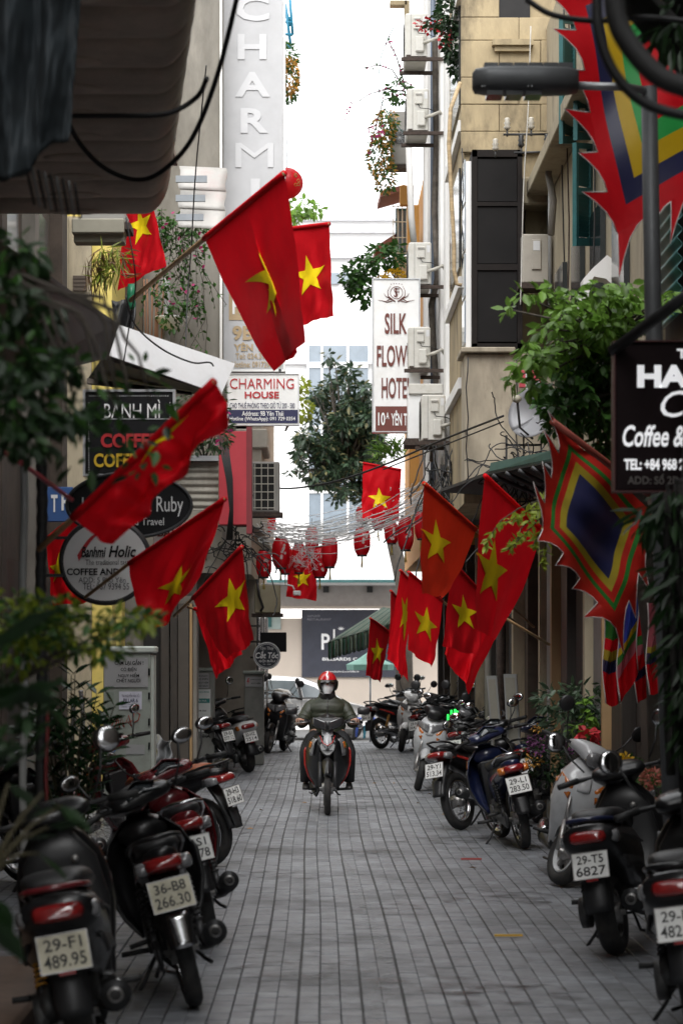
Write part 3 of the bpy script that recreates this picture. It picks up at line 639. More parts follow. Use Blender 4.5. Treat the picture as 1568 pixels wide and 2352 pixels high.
# ------------------------------------------------------------------ electric cabinets
CABG = M('cabinet_grey', (.30, .33, .29), .55, var=.1, dirt=(.14, .13, .1), dirt_amt=.4, dscale=4)
NOT = M('notice_grey', (.34, .34, .34), .5, var=.06)
d = 24.0
cb = thing('electric_cabinet', 'tall grey green electric cabinet with danger notice and graffiti', 'cabinet', (Q(295, 0, d).x, d, 0))
a, b = Q(238, 0, d), Q(347, 1500, d)
MB().box((a.x, d, 0), (b.x, d+.35, b.z), .01).build('body', CABG, cb)
MB().box((b.x+.002, d+.01, .1), (b.x+.03, d+.33, b.z-.02)).build('side_door', M('cabinet_side', (.45, .48, .43), .5), cb)
MB().box((a.x-.02, d-.03, b.z+.002), (b.x+.05, d+.37, b.z+.07), .015).build('lid', M('cabinet_lid', (.50, .54, .49), .5), cb)
npn = panel(cb, 'danger_notice', 240, 1510, 340, 1578, d-.012, NOT, .010)
text_px(npn, 'CẤM LẠI GẦN !', 264, 1513, 330, 1529, d-.018, BLK, .02); text_px(npn, 'CÓ ĐIỆN', 278, 1531, 314, 1543, d-.018, BLK, .01); text_px(npn, 'NGUY HIỂM', 272, 1544, 320, 1555, d-.018, BLK, .01); text_px(npn, 'CHẾT NGƯỜI', 268, 1555, 323, 1567, d-.018, BLK, .01)
for x, y in ((244, 1513), (336, 1513), (244, 1574), (336, 1574)): MB().ell(Q(x, y, d-.015), (.006, .004, .006), 8, 5).build('rivet', STEEL, npn)
p2_ = panel(cb, 'number_plate', 274, 1588, 326, 1629, d-.010, M('label_white', (.62, .62, .70), .5), .008)
text_px(p2_, 'TBA NGUYỄN VĂN TỐ 1', 280, 1592, 322, 1601, d-.014, NAVI, 0); text_px(p2_, 'PILLAR 6', 284, 1604, 317, 1613, d-.014, NAVI, .01); text_px(p2_, 'CẤP TỪ MVT1 PL3 ĐẾN', 280, 1615, 320, 1619, d-.014, NAVI, 0); text_px(p2_, 'CẤP ĐI CỘT MVT1 1A', 280, 1621, 320, 1625, d-.014, NAVI, 0)
panel(cb, 'hatch', 246, 1590, 262, 1628, d-.008, M('hatch_grey', (.24, .27, .23), .5), .006)
panel(cb, 'lower_plate', 290, 1710, 332, 1732, d-.008, NOT, .006)
GRF = M('graffiti_red', (.36, .05, .03), .6); GRB = M('graffiti_blue', (.05, .16, .40), .6)
def scrib(pts, mat, w=1.3): MB().tube([Q(x, y, d-.004) for x, y in pts], S(w, d), 5).build('graffiti', mat, cb)
scrib([(247, 1640), (242, 1650), (256, 1655), (266, 1648), (258, 1665), (244, 1670), (250, 1680), (262, 1676), (268, 1660), (270, 1642), (273, 1660), (276, 1672)], GRF)
scrib([(274, 1672), (280, 1645), (286, 1670), (277, 1660), (290, 1660), (296, 1642), (303, 1668), (294, 1658), (306, 1655), (309, 1634), (322, 1640), (318, 1654), (307, 1660)], GRF)
scrib([(240, 1680), (246, 1692), (242, 1704), (252, 1700), (258, 1716), (246, 1722), (262, 1728), (270, 1716), (262, 1706), (274, 1700)], GRB)
scrib([(250, 1712), (266, 1690), (272, 1722), (280, 1704)], GRB, 1)
for y in (1535, 1590, 1650, 1705): panel(cb, 'hinge', 341, y, 345, y+16, d-.012, BLK, .01)
tarp = thing('plastic_sheet', 'crumpled grey plastic sheet slumped beside the electric cabinet', 'tarpaulin', (Q(375, 0, 24.6).x, 24.6, 0))
MB().shell(lambda u, v: Q(352 + 48*v*(1-.25*u) - 6*math.sin(u*9), 1690 + 78*u + 10*v - 6*math.sin(v*7+u*4), 24.6) + Vector((0, .10*math.sin(v*9+u*5) - .2*u, 0)), 14, 14, .004).build('sheet', M('grey_poly', (.16, .165, .17), .35, var=.25, scale=9), tarp)
d = 33.2
c2 = thing('electric_cabinet', 'narrow grey cabinet pasted with phone shop posters behind the post', 'cabinet', (Q(470, 0, d).x, d, 0))
a, b = Q(444, 0, d), Q(492, 1542, d); MB().box((a.x, d, 0), (b.x, d+.3, b.z), .01).build('body', M('cabinet_old', (.22, .22, .20), .6, var=.2, dirt=(.1, .09, .07), dirt_amt=.5), c2)
MB().box((a.x-.01, d-.02, b.z+.002), (b.x+.02, d+.32, b.z+.05), .01).build('lid', CABG, c2)
q_ = panel(c2, 'danger_notice', 450, 1546, 480, 1580, d-.01, NOT, .008)
for k, tx in enumerate(('CẤM LẠI GẦN !', 'CÓ ĐIỆN', 'NGUY HIỂM', 'CHẾT NGƯỜI')): text_px(q_, tx, 452 + (3 if k else 0), 1549+k*7.5, 478, 1554.5+k*7.5, d-.014, BLK, .01)
q_ = panel(c2, 'poster', 451, 1583, 484, 1680, d-.01, M('poster_paper', (.66, .68, .66), .6, var=.06), .006)
text_px(q_, 'ĐÔNG HÀ MOBILE', 452, 1586, 481, 1591, d-.013, M('poster_teal', (.03, .22, .20), .6), .01); panel(q_, 'poster_band', 451, 1604, 482, 1614, d-.014, MATS['poster_teal'])
text_px(q_, 'BẮN PHÁ', 452, 1606, 475, 1611, d-.02, WT2, .01); text_px(q_, 'JOB Xôi', 452, 1630, 474, 1635, d-.013, BLK, .01); text_px(q_, 'NHÀ', 460, 1684, 483, 1694, d-.012, BLK, .02)
d = 37.2
c3 = thing('electric_cabinet', 'weathered grey cabinet with red lightning mark under the barber sign', 'cabinet', (Q(585, 0, d).x, d, 0))
a, b = Q(561, 0, d), Q(606, 1548, d); MB().box((a.x, d, 0), (b.x, d+.3, b.z), .01).build('body', MATS['cabinet_old'], c3); MB().box((a.x-.02, d-.03, b.z+.002), (b.x+.02, d+.32, b.z+.05), .01).build('lid', CABG, c3)
q_ = panel(c3, 'danger_notice', 564, 1555, 603, 1577, d-.01, NOT, .008); text_px(q_, 'CẤM LẠI GẦN', 575, 1558, 600, 1562, d-.013, BLK, .01); text_px(q_, 'NGUY HIỂM', 577, 1566, 598, 1571, d-.013, BLK, .01)
MB().poly([Q(x, y, d-.012) for x, y in ((570, 1557), (567, 1566), (570, 1566), (568, 1574), (573, 1563), (570, 1563), (573, 1557))], (0, .003, 0)).build('lightning_mark', REDI, q_)

# ------------------------------------------------------------------ flags
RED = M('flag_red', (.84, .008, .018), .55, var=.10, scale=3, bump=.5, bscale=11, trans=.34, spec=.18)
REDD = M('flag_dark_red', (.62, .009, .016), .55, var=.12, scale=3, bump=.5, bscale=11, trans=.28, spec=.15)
REDO = M('flag_orange_red', (.70, .035, .012), .55, var=.10, scale=3, bump=.5, bscale=11, trans=.32, spec=.18)
STAR = M('flag_yellow', (.95, .70, .012), .6, var=.06, scale=6, spec=.2)
BAMB = M('bamboo', (.34, .21, .10), .6, var=.3, scale=8); POLER = M('pole_red', (.30, .07, .05), .6, var=.2)
def flag(label, A, B, C_, Dd, mat=RED, star=(.5, .5), sr=.30, arm=90, bowA=(0, 0), bowB=(0, 0), amp=.05, k=1.6, ph=0., over=0., pole=None, pr=.016, pmat=BAMB, group='national flags hung along the alley', sag=0.):
    t = thing('flag', label, 'flag', Q(*pole[0]) if pole else Q(*A), group)
    def im(u, v):
        vv = v + over*(u ** .6)*math.sin(2*PI*v)/(2*PI)
        ax = A[0]*(1-u)+C_[0]*u + 4*bowA[0]*u*(1-u); ay = A[1]*(1-u)+C_[1]*u + 4*bowA[1]*u*(1-u); ad = A[2]*(1-u)+C_[2]*u
        bx_ = B[0]*(1-u)+Dd[0]*u + 4*bowB[0]*u*(1-u); by = B[1]*(1-u)+Dd[1]*u + 4*bowB[1]*u*(1-u); bd = B[2]*(1-u)+Dd[2]*u
        return ax*(1-vv)+bx_*vv, ay*(1-vv)+by*vv + sag*math.sin(PI*v)*u, ad*(1-vv)+bd*vv
    def fn(u, v):
        p = Q(*im(u, v)); e = u ** .75
        p.y += amp*e*math.sin(2*PI*(k*v + .35*u + ph)) + amp*.35*e*math.sin(2*PI*(k*2.3*v - .5*u + ph*2)) + amp*.18*e*math.sin(9*u + 3*v + ph*7)
        if over: p.y -= .10*e/(1+math.exp(-(v-.5)*22))
        p.x += amp*.25*e*math.sin(2*PI*(k*v + .35*u + ph) + 1.3) + .006*math.sin(14*u+ph*5)*e
        p.z += .008*math.sin(11*v + 5*u + ph*3)*e
        w_ = noise.noise(Vector((u*3.2 + ph*9, v*4.5, ph*5))); w2 = noise.noise(Vector((u*5 + v*9 + ph*4, v*2 - u*3, ph*11)))
        p.y += (.055*w_ + .03*w2)*e; p.x += .012*w2*e
        return p
    MB().grid(fn, 48, 40).build('cloth', mat, t)
    hem = MB().tube([fn(0, q/12) for q in range(13)], pr + .005, 8).build('sleeve', mat, t)
    if star:
        u0, v0 = star; e = .02
        p0, pu, pv = im(u0, v0), im(u0+e, v0), im(u0, v0+e)
        du = ((pu[0]-p0[0])/e/1.5, -(pu[1]-p0[1])/e/1.5); dv = ((pv[0]-p0[0])/e, -(pv[1]-p0[1])/e)
        det = du[0]*dv[1]-du[1]*dv[0]
        dx, dy = math.cos(R(arm)), math.sin(R(arm))
        aa = math.atan2((du[0]*dy-du[1]*dx)/det, (dx*dv[1]-dy*dv[0])/det) if abs(det) > 1 else 0
        tip = [(u0 + sr*math.cos(aa+2*PI*q/5)/1.5, v0 + sr*math.sin(aa+2*PI*q/5)) for q in range(5)]
        inn = [(u0 + sr*.382*math.cos(aa+2*PI*(q+.5)/5)/1.5, v0 + sr*.382*math.sin(aa+2*PI*(q+.5)/5)) for q in range(5)]
        mb = MB(); N = 7
        for q in range(5):
            for tri in (((u0, v0), tip[q], inn[q]), ((u0, v0), inn[q-1], tip[q])):
                for off in (-1, 1):
                    idx = {}; vs = []
                    for i in range(N+1):
                        for j in range(N+1-i):
                            l1, l2 = i/N, j/N; l0 = 1-l1-l2
                            u = sum(l*c_[0] for l, c_ in zip((l0, l1, l2), tri)); v = sum(l*c_[1] for l, c_ in zip((l0, l1, l2), tri))
                            u = max(.002, min(.998, u)); p = fn(u, v); h_ = .004
                            nn = (fn(u+h_, v)-p).cross(fn(u, v+h_)-p); nn = nn.normalized() if nn.length > 1e-12 else Vector((0, 1, 0))
                            idx[(i, j)] = len(vs); vs.append(p + nn*off*.0045)
                    fs = []
                    for i in range(N):
                        for j in range(N-i):
                            fs.append((idx[(i, j)], idx[(i+1, j)], idx[(i, j+1)]))
                            if i+j < N-1: fs.append((idx[(i+1, j)], idx[(i+1, j+1)], idx[(i, j+1)]))
                    mb.add(vs, fs)
        mb.build('star', STAR, t)
    if pole:
        pts_ = [Q(*p) for p in pole]
        if abs(pole[-1][0]-B[0]) + abs(pole[-1][1]-B[1]) < 70 and abs(pole[0][0]-A[0]) + abs(pole[0][1]-A[1]) > 6: pts_ = [Q(*pole[0])] + [fn(0, q/8) for q in range(9)]
        MB().tube(pts_, pr, 8).build('pole', pmat, t)
    return t
flag('large bright red flag with half hidden star on a bamboo pole, highest of all', (470, 548, 17.2), (653, 398, 15.9), (633, 852, 17.0), (700, 790, 16.2), RED, (.50, .40), .34, 200, (-4, 14), (8, 0), .05, 1.2, .15, 2.4, [(300, 690, 18.3), (475, 545, 17.16), (657, 394, 15.86)], .018)
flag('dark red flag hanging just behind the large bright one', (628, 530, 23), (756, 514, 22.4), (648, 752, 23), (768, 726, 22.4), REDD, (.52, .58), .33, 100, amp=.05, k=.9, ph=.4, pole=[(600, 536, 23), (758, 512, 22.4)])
flag('red flag behind the spider plant below the ribbed canopy', (292, 470, 22), (352, 470, 21.7), (268, 668, 22), (384, 612, 21.6), REDD, (.28, .52), .40, 100, amp=.04, k=.8, ph=.7, pole=[(280, 468, 22), (362, 468, 21.6)])
flag('blurred red flag streaming across the oval sign', (168, 1190, 10.2), (492, 876, 9.6), (272, 1248, 10.3), (508, 978, 9.7), RED, (.08, .60), .20, 70, (0, 10), (14, 0), .09, 2.6, .2, pole=[(90, 1262, 10.4), (170, 1188, 10.2), (494, 872, 9.58)], pr=.013)
flag('red flag sagging in a deep fold in front of the price board', (297, 1294, 15), (517, 1145, 14.2), (342, 1447, 15), (446, 1352, 14.3), RED, (.62, .50), .30, 75, (-4, 0), (12, 0), .12, .9, .55, pole=[(196, 1372, 15.4), (297, 1292, 15), (519, 1143, 14.2)], pr=.011, sag=18)
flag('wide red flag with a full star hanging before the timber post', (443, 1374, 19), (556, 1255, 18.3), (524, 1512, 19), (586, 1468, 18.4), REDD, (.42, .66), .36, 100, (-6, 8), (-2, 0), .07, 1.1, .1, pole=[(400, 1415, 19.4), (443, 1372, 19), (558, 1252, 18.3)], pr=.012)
flag('lower red flag hidden behind the wide one at the timber post', (447, 1398, 20), (545, 1420, 19.6), (496, 1558, 20), (553, 1502, 19.6), RED, None, amp=.04, pole=[(432, 1394, 20.1), (550, 1421, 19.6)], pr=.012)
flag('red flag showing behind the round white sign', (105, 1240, 20.5), (190, 1170, 20), (120, 1392, 20.5), (225, 1382, 20), RED, (.5, .3), .3, 90, amp=.05, pole=[(90, 1252, 20.6), (195, 1166, 20)], pr=.012)
flag('orange red flag with narrow folded star beside the white string lights', (1092, 1216, 20.4), (973, 1110, 19), (1018, 1373, 20.4), (970, 1362, 19.2), REDO, (.45, .68), .34, 5, (6, 10), (-2, 0), .06, 1.0, .3, pole=[(1180, 1295, 21.6), (940, 1082, 18.7)], pr=.014)
flag('tallest bright red flag under the teal awning with a wide star', (1242, 1214, 18.4), (1113, 1092, 17), (1136, 1468, 18.2), (1096, 1448, 17.2), RED, (.56, .70), .34, 8, (12, 8), (-6, 0), .055, 1.3, .05, pole=[(1260, 1480, 20.5), (1160, 1420, 19.5)], pr=.012)
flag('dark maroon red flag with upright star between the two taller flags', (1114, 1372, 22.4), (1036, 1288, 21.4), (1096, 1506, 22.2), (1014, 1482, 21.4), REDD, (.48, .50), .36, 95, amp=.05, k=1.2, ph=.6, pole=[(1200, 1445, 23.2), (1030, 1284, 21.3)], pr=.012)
flag('starless lower end of a red flag reaching down to the parked mirrors', (1172, 1392, 23.6), (1050, 1360, 22.8), (1078, 1594, 23.4), (1016, 1500, 22.9), RED, None, amp=.08, k=1.4, ph=.2, pole=[(1225, 1440, 24.2), (1045, 1352, 22.8)], pr=.012)
flag('red flag with full star between the maroon and the narrow flag', (1016, 1381, 25.4), (938, 1314, 24.2), (992, 1533, 25.2), (934, 1490, 24.3), RED, (.50, .44), .36, 85, (4, 0), (-2, 0), .05, 1.3, .4, pole=[(1060, 1415, 26), (932, 1310, 24.1)], pr=.012)
flag('narrow bright red flag overlapping its neighbour by the green awning', (950, 1345, 26.6), (919, 1310, 25.9), (924, 1556, 26.4), (890, 1512, 26), RED, (.38, .35), .42, 80, amp=.05, k=1.1, ph=.1, pole=[(965, 1358, 26.8), (915, 1305, 25.9)], pr=.011)
flag('dark red flag edge behind the narrow bright flag', (930, 1395, 28.5), (897, 1357, 27.8), (935, 1566, 28.4), (893, 1500, 27.9), REDD, None, amp=.05, ph=.5, pole=[(945, 1408, 28.8), (893, 1352, 27.8)], pr=.011)
flag('small red flag furthest along the right row', (895, 1452, 31), (850, 1420, 30.2), (874, 1567, 30.9), (838, 1550, 30.3), REDD, (.5, .48), .38, 90, amp=.04, k=1.6, ph=.3, pole=[(920, 1470, 31.4), (846, 1416, 30.2)], pr=.011)
flag('red flag strung flat above the red lanterns', (833, 1063, 32), (921, 1079, 32), (832, 1190, 32), (915, 1196, 32), RED, (.62, .46), .32, 95, amp=.03, k=.8, ph=.2, pole=[(825, 1061, 32), (930, 1081, 32)], pr=.01)
flag('red flag hanging under the lanterns over the far street', (664, 1272, 38.5), (728, 1268, 38.5), (657, 1371, 38.5), (726, 1379, 38.5), REDD, (.55, .52), .34, 95, amp=.03, k=1, ph=.6, pole=[(655, 1273, 38.5), (735, 1268, 38.5)], pr=.01)
flag('small red flag corner behind the outdoor unit on the far house', (592, 1182, 40), (634, 1186, 40), (594, 1222, 40), (634, 1220, 40), REDD, (.3, .3), .4, 90, amp=.02, pole=[(588, 1181, 40), (638, 1186, 40)], pr=.01)

# festival flags: nested squares with a flame edge
FN = M('silk_navy', (.020, .022, .075), .42, var=.1, trans=.2, bump=.1, bscale=20); FY = M('silk_yellow', (.62, .40, .008), .5, var=.06, trans=.3); FG = M('silk_green', (.03, .38, .08), .5, var=.08, trans=.3)
FYd = M('silk_olive', (.36, .28, .02), .5, var=.08, trans=.25); FGd = M('silk_leaf', (.02, .17, .025), .5, var=.08, trans=.25); FO = M('silk_flame', (.50, .022, .014), .45, var=.1, trans=.35); FB = M('silk_blue', (.03, .06, .38), .4, var=.1, trans=.2); FP = M('silk_pink', (.42, .10, .13), .5, var=.08, trans=.3)
CORD = M('cord_white', (.62, .58, .56), .7)
def festival(label, TL, TR, BR, BL, bands, amp=.05, k=1.4, teeth=5, tl=.13, pole=None, flat=()):
    t = thing('festival_flag', label, 'flag', Q(*TL), 'festival flags on the right')
    def fn(u, v):
        w = [(1-u)*(1-v), u*(1-v), u*v, (1-u)*v]; c = [sum(wi*P_[i] for wi, P_ in zip(w, (TL, TR, BR, BL))) for i in range(3)]
        p = Q(*c); p.y += amp*math.sin(2*PI*(k*u + .3*v)) + amp*.4*math.sin(2*PI*(k*1.9*v + .7*u) + 1); p.x += amp*.2*math.sin(7*v + 3*u); return p
    def sq(r, s): s = s % 4; i = int(s); q = (s-i)*2-1; return {0: (.5 + q*r, .5 - r), 1: (.5 + r, .5 + q*r), 2: (.5 - q*r, .5 + r), 3: (.5 - r, .5 - q*r)}[i]
    prev = 0
    for r, mat, nm in bands:
        if prev == 0: MB().grid(lambda u, v: fn(.5 + (u-.5)*2*r, .5 + (v-.5)*2*r), 18, 18).build(nm, mat, t)
        else: MB().grid(lambda s, q: fn(*sq(prev*(1-q) + r*q, s*4 - 1e-9)), 64, 2).build(nm, mat, t)
        prev = r
    fl = MB(); cord = []
    for sd in range(4):
        if sd in flat: continue
        pts = []
        for q in range(teeth):
            s0 = sd + q/teeth; s1 = sd + (q+1)/teeth
            for f, h in ((0, .03), (.25, .08), (.5, .26), (.72, .62), (.88, 1.0), (.92, .62), (.97, .2), (1, .03)):
                b = sq(prev, s0 + (s1-s0)*min(f, .999)); n_ = {0: (0, -1), 1: (1, 0), 2: (0, 1), 3: (-1, 0)}[sd]; tx = {0: (1, 0), 1: (0, 1), 2: (-1, 0), 3: (0, -1)}[sd]
                g_ = h*tl*(1 + .2*math.sin(q*2.3+sd)); pts.append((fn(*b), fn(b[0] + n_[0]*g_ + tx[0]*g_*.45, b[1] + n_[1]*g_ + tx[1]*g_*.45)))
        n_ = len(pts); fl.add([p for pr_ in pts for p in pr_], [(2*i, 2*i+1, 2*i+3, 2*i+2) for i in range(n_-1)])
        cord.append([p[1] for p in pts])
    fl.build('flame_edge', bands[-1][1], t)
    for c in cord: MB().tube(c, .0032, 5).build('edge_cord', CORD, t)
    if pole: MB().tube([Q(*p) for p in pole], .022, 8).build('pole', POLER, t)
festival('large five colour festival flag behind the street lamp', (1302, -25, 13.4), (1660, -190, 13.6), (1762, 330, 13.6), (1418, 530, 13.2),
         ((.17, REDD, 'centre_field'), (.25, FG, 'green_band'), (.335, FY, 'yellow_band'), (.415, FN, 'navy_band'), (.5, REDD, 'red_border')), .05, 1.1, 6, .15)
festival('diamond hung festival flag with navy centre under the green tree', (1290, 985, 15.2), (1510, 1190, 15.8), (1412, 1440, 15.4), (1246, 1212, 14.9),
         ((.265, FN, 'centre_field'), (.33, FYd, 'yellow_band'), (.385, FO, 'flame_band'), (.425, FGd, 'green_band'), (.5, FO, 'red_border')), .06, 1.6, 4, .17, [(1268, 968, 15.1), (1548, 1180, 16.2)], (0,))
def pennant(label, x0, y0, x1, y1, d, segs, slant, w):
    t = thing('pennant', label, 'flag', Q(x0, y1, d), 'festival flags on the right'); H = sum(s_[1] for s_ in segs); acc = 0
    def fn(u, v, a, b):
        yy = y0 + (y1-y0)*(a + (b-a)*v) + (slant*(u-.5) + (.5-abs(u-.5))*w*1.2)*(1 if a + (b-a)*v > .01 else 0)
        xx = x0 + (x1-x0)*u + 4*math.sin((a+(b-a)*v)*7); p = Q(xx, yy, d); p.y += .05*math.sin(u*8 + (a+(b-a)*v)*5); return p
    for mat, h in segs:
        a, b = acc/H, (acc+h)/H; acc += h
        MB().grid(lambda u, v: fn(u, v, a, b), 10, 8).build('stripe', mat, t)
    MB().tube([fn(0, v/10, 0, 1) for v in range(11)], .005, 5).build('edge_cord', CORD, t); MB().tube([fn(1, v/10, 0, 1) for v in range(11)], .005, 5).build('edge_cord', CORD, t)
pennant('narrow pennant with green top and navy foot beside the purple flowers', 1386, 1400, 1418, 1615, 17.4, ((FGd, 60), (REDD, 25), (FYd, 22), (FN, 26), (REDD, 70)), 0, 14)
pennant('slanted pennant with shiny blue field among the small festival flags', 1419, 1372, 1462, 1580, 17.0, ((FB, 95), (FY, 22), (FGd, 22), (FP, 34), (REDD, 60)), -70, 10)
pennant('red and pink pennant next to the dark fig roots', 1458, 1400, 1496, 1600, 17.3, ((REDD, 60), (FGd, 26), (FP, 30), (REDD, 45), (FN, 26), (REDD, 60)), -30, 10)
pennant('outermost red pennant half lost in the fig roots', 1486, 1385, 1512, 1590, 16.6, ((FP, 110), (FYd, 16), (FN, 30), (REDD, 80)), -10, 10)

# ------------------------------------------------------------------ lanterns and string lights
LRED = M('lantern_red', (.80, .010, .022), .4, var=.06, trans=.5, coat=.1); LBLK = M('lantern_cap', (.012, .012, .012), .5); BLOS = M('blossom_print', (.70, .55, .52), .6); TASS = M('tassel_gold', (.50, .36, .04), .7)
def lantern(label, cx, y0, w, h, d, blossom=True):
    t = thing('paper_lantern', label, 'lantern', Q(cx, y0+h, d), 'red lanterns strung over the alley'); c = Q(cx, y0+h/2, d); rw, rh = S(w, d)/2, S(h, d)/2
    rings = []
    for k in range(25):
        f = -1 + 2*k/24; r = rw*(1-abs(f)**3.2*.45)*(1 if k % 2 else .965); rings.append([c + Vector((math.cos(2*PI*q/20)*r, math.sin(2*PI*q/20)*r, f*rh*.93)) for q in range(20)])
    MB().loft(rings).build('paper_body', LRED, t)
    for nm, s in (('top_cap', 1), ('bottom_cap', -1)): MB().cyl(c + Vector((0, 0, s*rh*.90)), c + Vector((0, 0, s*rh)), rw*.60, 18).build(nm, LBLK, t)
    MB().cyl(c + Vector((0, 0, rh)), c + Vector((0, 0, rh+.12)), .004, 5).build('cord', LBLK, t)
    tl_ = MB()
    for k in range(5): tl_.cyl(c + Vector((random.uniform(-.012, .012), random.uniform(-.012, .012), -rh)), c + Vector((random.uniform(-.02, .02), random.uniform(-.02, .02), -rh-.16)), .004, 4)
    tl_.build('tassel', TASS, t)
    if blossom:
        mb = MB(); rb = random.Random(int(cx))
        for k in range(8):
            f = rb.uniform(-.6, .6); a_ = -PI/2 + .35 + .5*f*.6 + rb.uniform(-.25, .25); r = rw*(1-abs(f)**3.2*.45)+.004; p = c + Vector((math.cos(a_)*r, math.sin(a_)*r, f*rh*.9)); n_ = Vector((math.cos(a_), math.sin(a_), 0)); u = Vector((-n_.y, n_.x, 0))
            for q in range(5):
                b = 2*PI*q/5; cc = p + (u*math.cos(b) + Vector((0, 0, 1))*math.sin(b))*.013; mb.add([cc + (u*math.cos(g_) + Vector((0, 0, 1))*math.sin(g_))*.0085 for g_ in (0, 1.05, 2.1, 3.14, 4.2, 5.2)], [(0, 1, 2, 3, 4, 5)], False)
        mb.build('blossom_print', BLOS, t)['kind'] = 'stuff'
for L in (('red lantern with blossom print under the left end of the lights', 645, 1233, 42, 74, 34, True), ('red lantern nearest the barber side with yellow tassels', 606, 1262, 37, 66, 34.5, True), ('plain red lantern in the middle, right of the blossom one', 757, 1227, 38, 78, 34, False),
          ('red blossom lantern touching the plain one from below', 734, 1254, 40, 74, 35, True), ('lone red lantern hanging clear of the others before the white wall', 831, 1208, 39, 70, 34, True), ('long red blossom lantern near the right wall', 931, 1184, 38, 82, 34, True),
          ('plain red lantern closest to the orange red flag', 966, 1172, 30, 68, 33, False), ('red lantern half behind the long blossom one', 899, 1198, 34, 52, 35.5, True), ('red lantern tucked up among the white wires', 868, 1170, 32, 48, 36, False), ('red lantern overlapped by the strung flag and wires', 833, 1160, 34, 44, 36, True),
          ('red lantern glimpsed between the blossom ones on the left', 686, 1246, 34, 72, 36.5, True), ('red lantern behind the middle pair', 716, 1208, 32, 70, 37, False), ('red lantern just behind the leftmost blossom one', 655, 1250, 36, 70, 36, False)): lantern(*L)
bl = thing('silk_lantern', 'big round red lantern peeping out behind the tall hotel sign', 'lantern', Q(657, 457, 33)); c = Q(659, 421, 33)
GOLD = M('gold_print', (.45, .25, .05), .45)
MB().loft([[c + Vector((math.cos(2*PI*q/24)*.22*math.sin(th)*(1+.015*math.cos(24*PI*q/24)), math.sin(2*PI*q/24)*.22*math.sin(th), -.215*math.cos(th))) for q in range(24)] for th in [PI*(.06+.88*k/14) for k in range(15)]]).build('silk_body', LRED, bl)
for k in range(10): pp_ = c + Vector((.10*math.cos(k*.9)+.06, -.19, .08*math.sin(k*1.7))); MB().torus(pp_, (.4, -1, 0), .02, .004, 10, 4).build('gold_motif', GOLD, bl)
MB().cyl(c + Vector((0, 0, .21)), c + Vector((0, 0, .6)), .006, 5).build('cord', DSTEEL, bl)
wl_ = MB(); rr = random.Random(11)
for k in range(44):
    a = Q(rr.uniform(930, 1000), rr.uniform(1095, 1150), rr.uniform(31, 34)) if k % 3 else Q(rr.uniform(1000, 1060), rr.uniform(1118, 1140), 30)
    b = Q(rr.uniform(590, 640), rr.uniform(1192, 1248), rr.uniform(33, 36)); sg_ = rr.uniform(.05, .42)
    wl_.tube([a.lerp(b, q/14) + Vector((0, 0, -4*sg_*(q/14)*(1-q/14) + rr.uniform(-.006, .006))) for q in range(15)], .0046, 4, False)
for k in range(260):
    q = rr.random(); a = Q(945, 1118, 32).lerp(Q(610, 1222, 34.5), q) + Vector((rr.uniform(-.2, .2), rr.uniform(-.8, .8), -.9*q*(1-q) + rr.uniform(-.14, .14)))
    wl_.cyl(a, a + Vector((rr.uniform(-.05, .05), 0, rr.uniform(-.06, .03))), .005, 4)
for k in range(40):
    q = rr.random(); a = Q(700+rr.uniform(-30, 30), 1240+rr.uniform(0, 60), 34.6)
    wl_.tube([a + Vector((rr.uniform(-.08, .08), 0, rr.uniform(-.1, .1))) for _ in range(6)], .003, 4, False)
tag(wl_.build('string_lights', M('white_flex', (.70, .70, .70), .5)), 'tangle of thin white string lights sagging across the alley', 'string lights', kind='stuff')

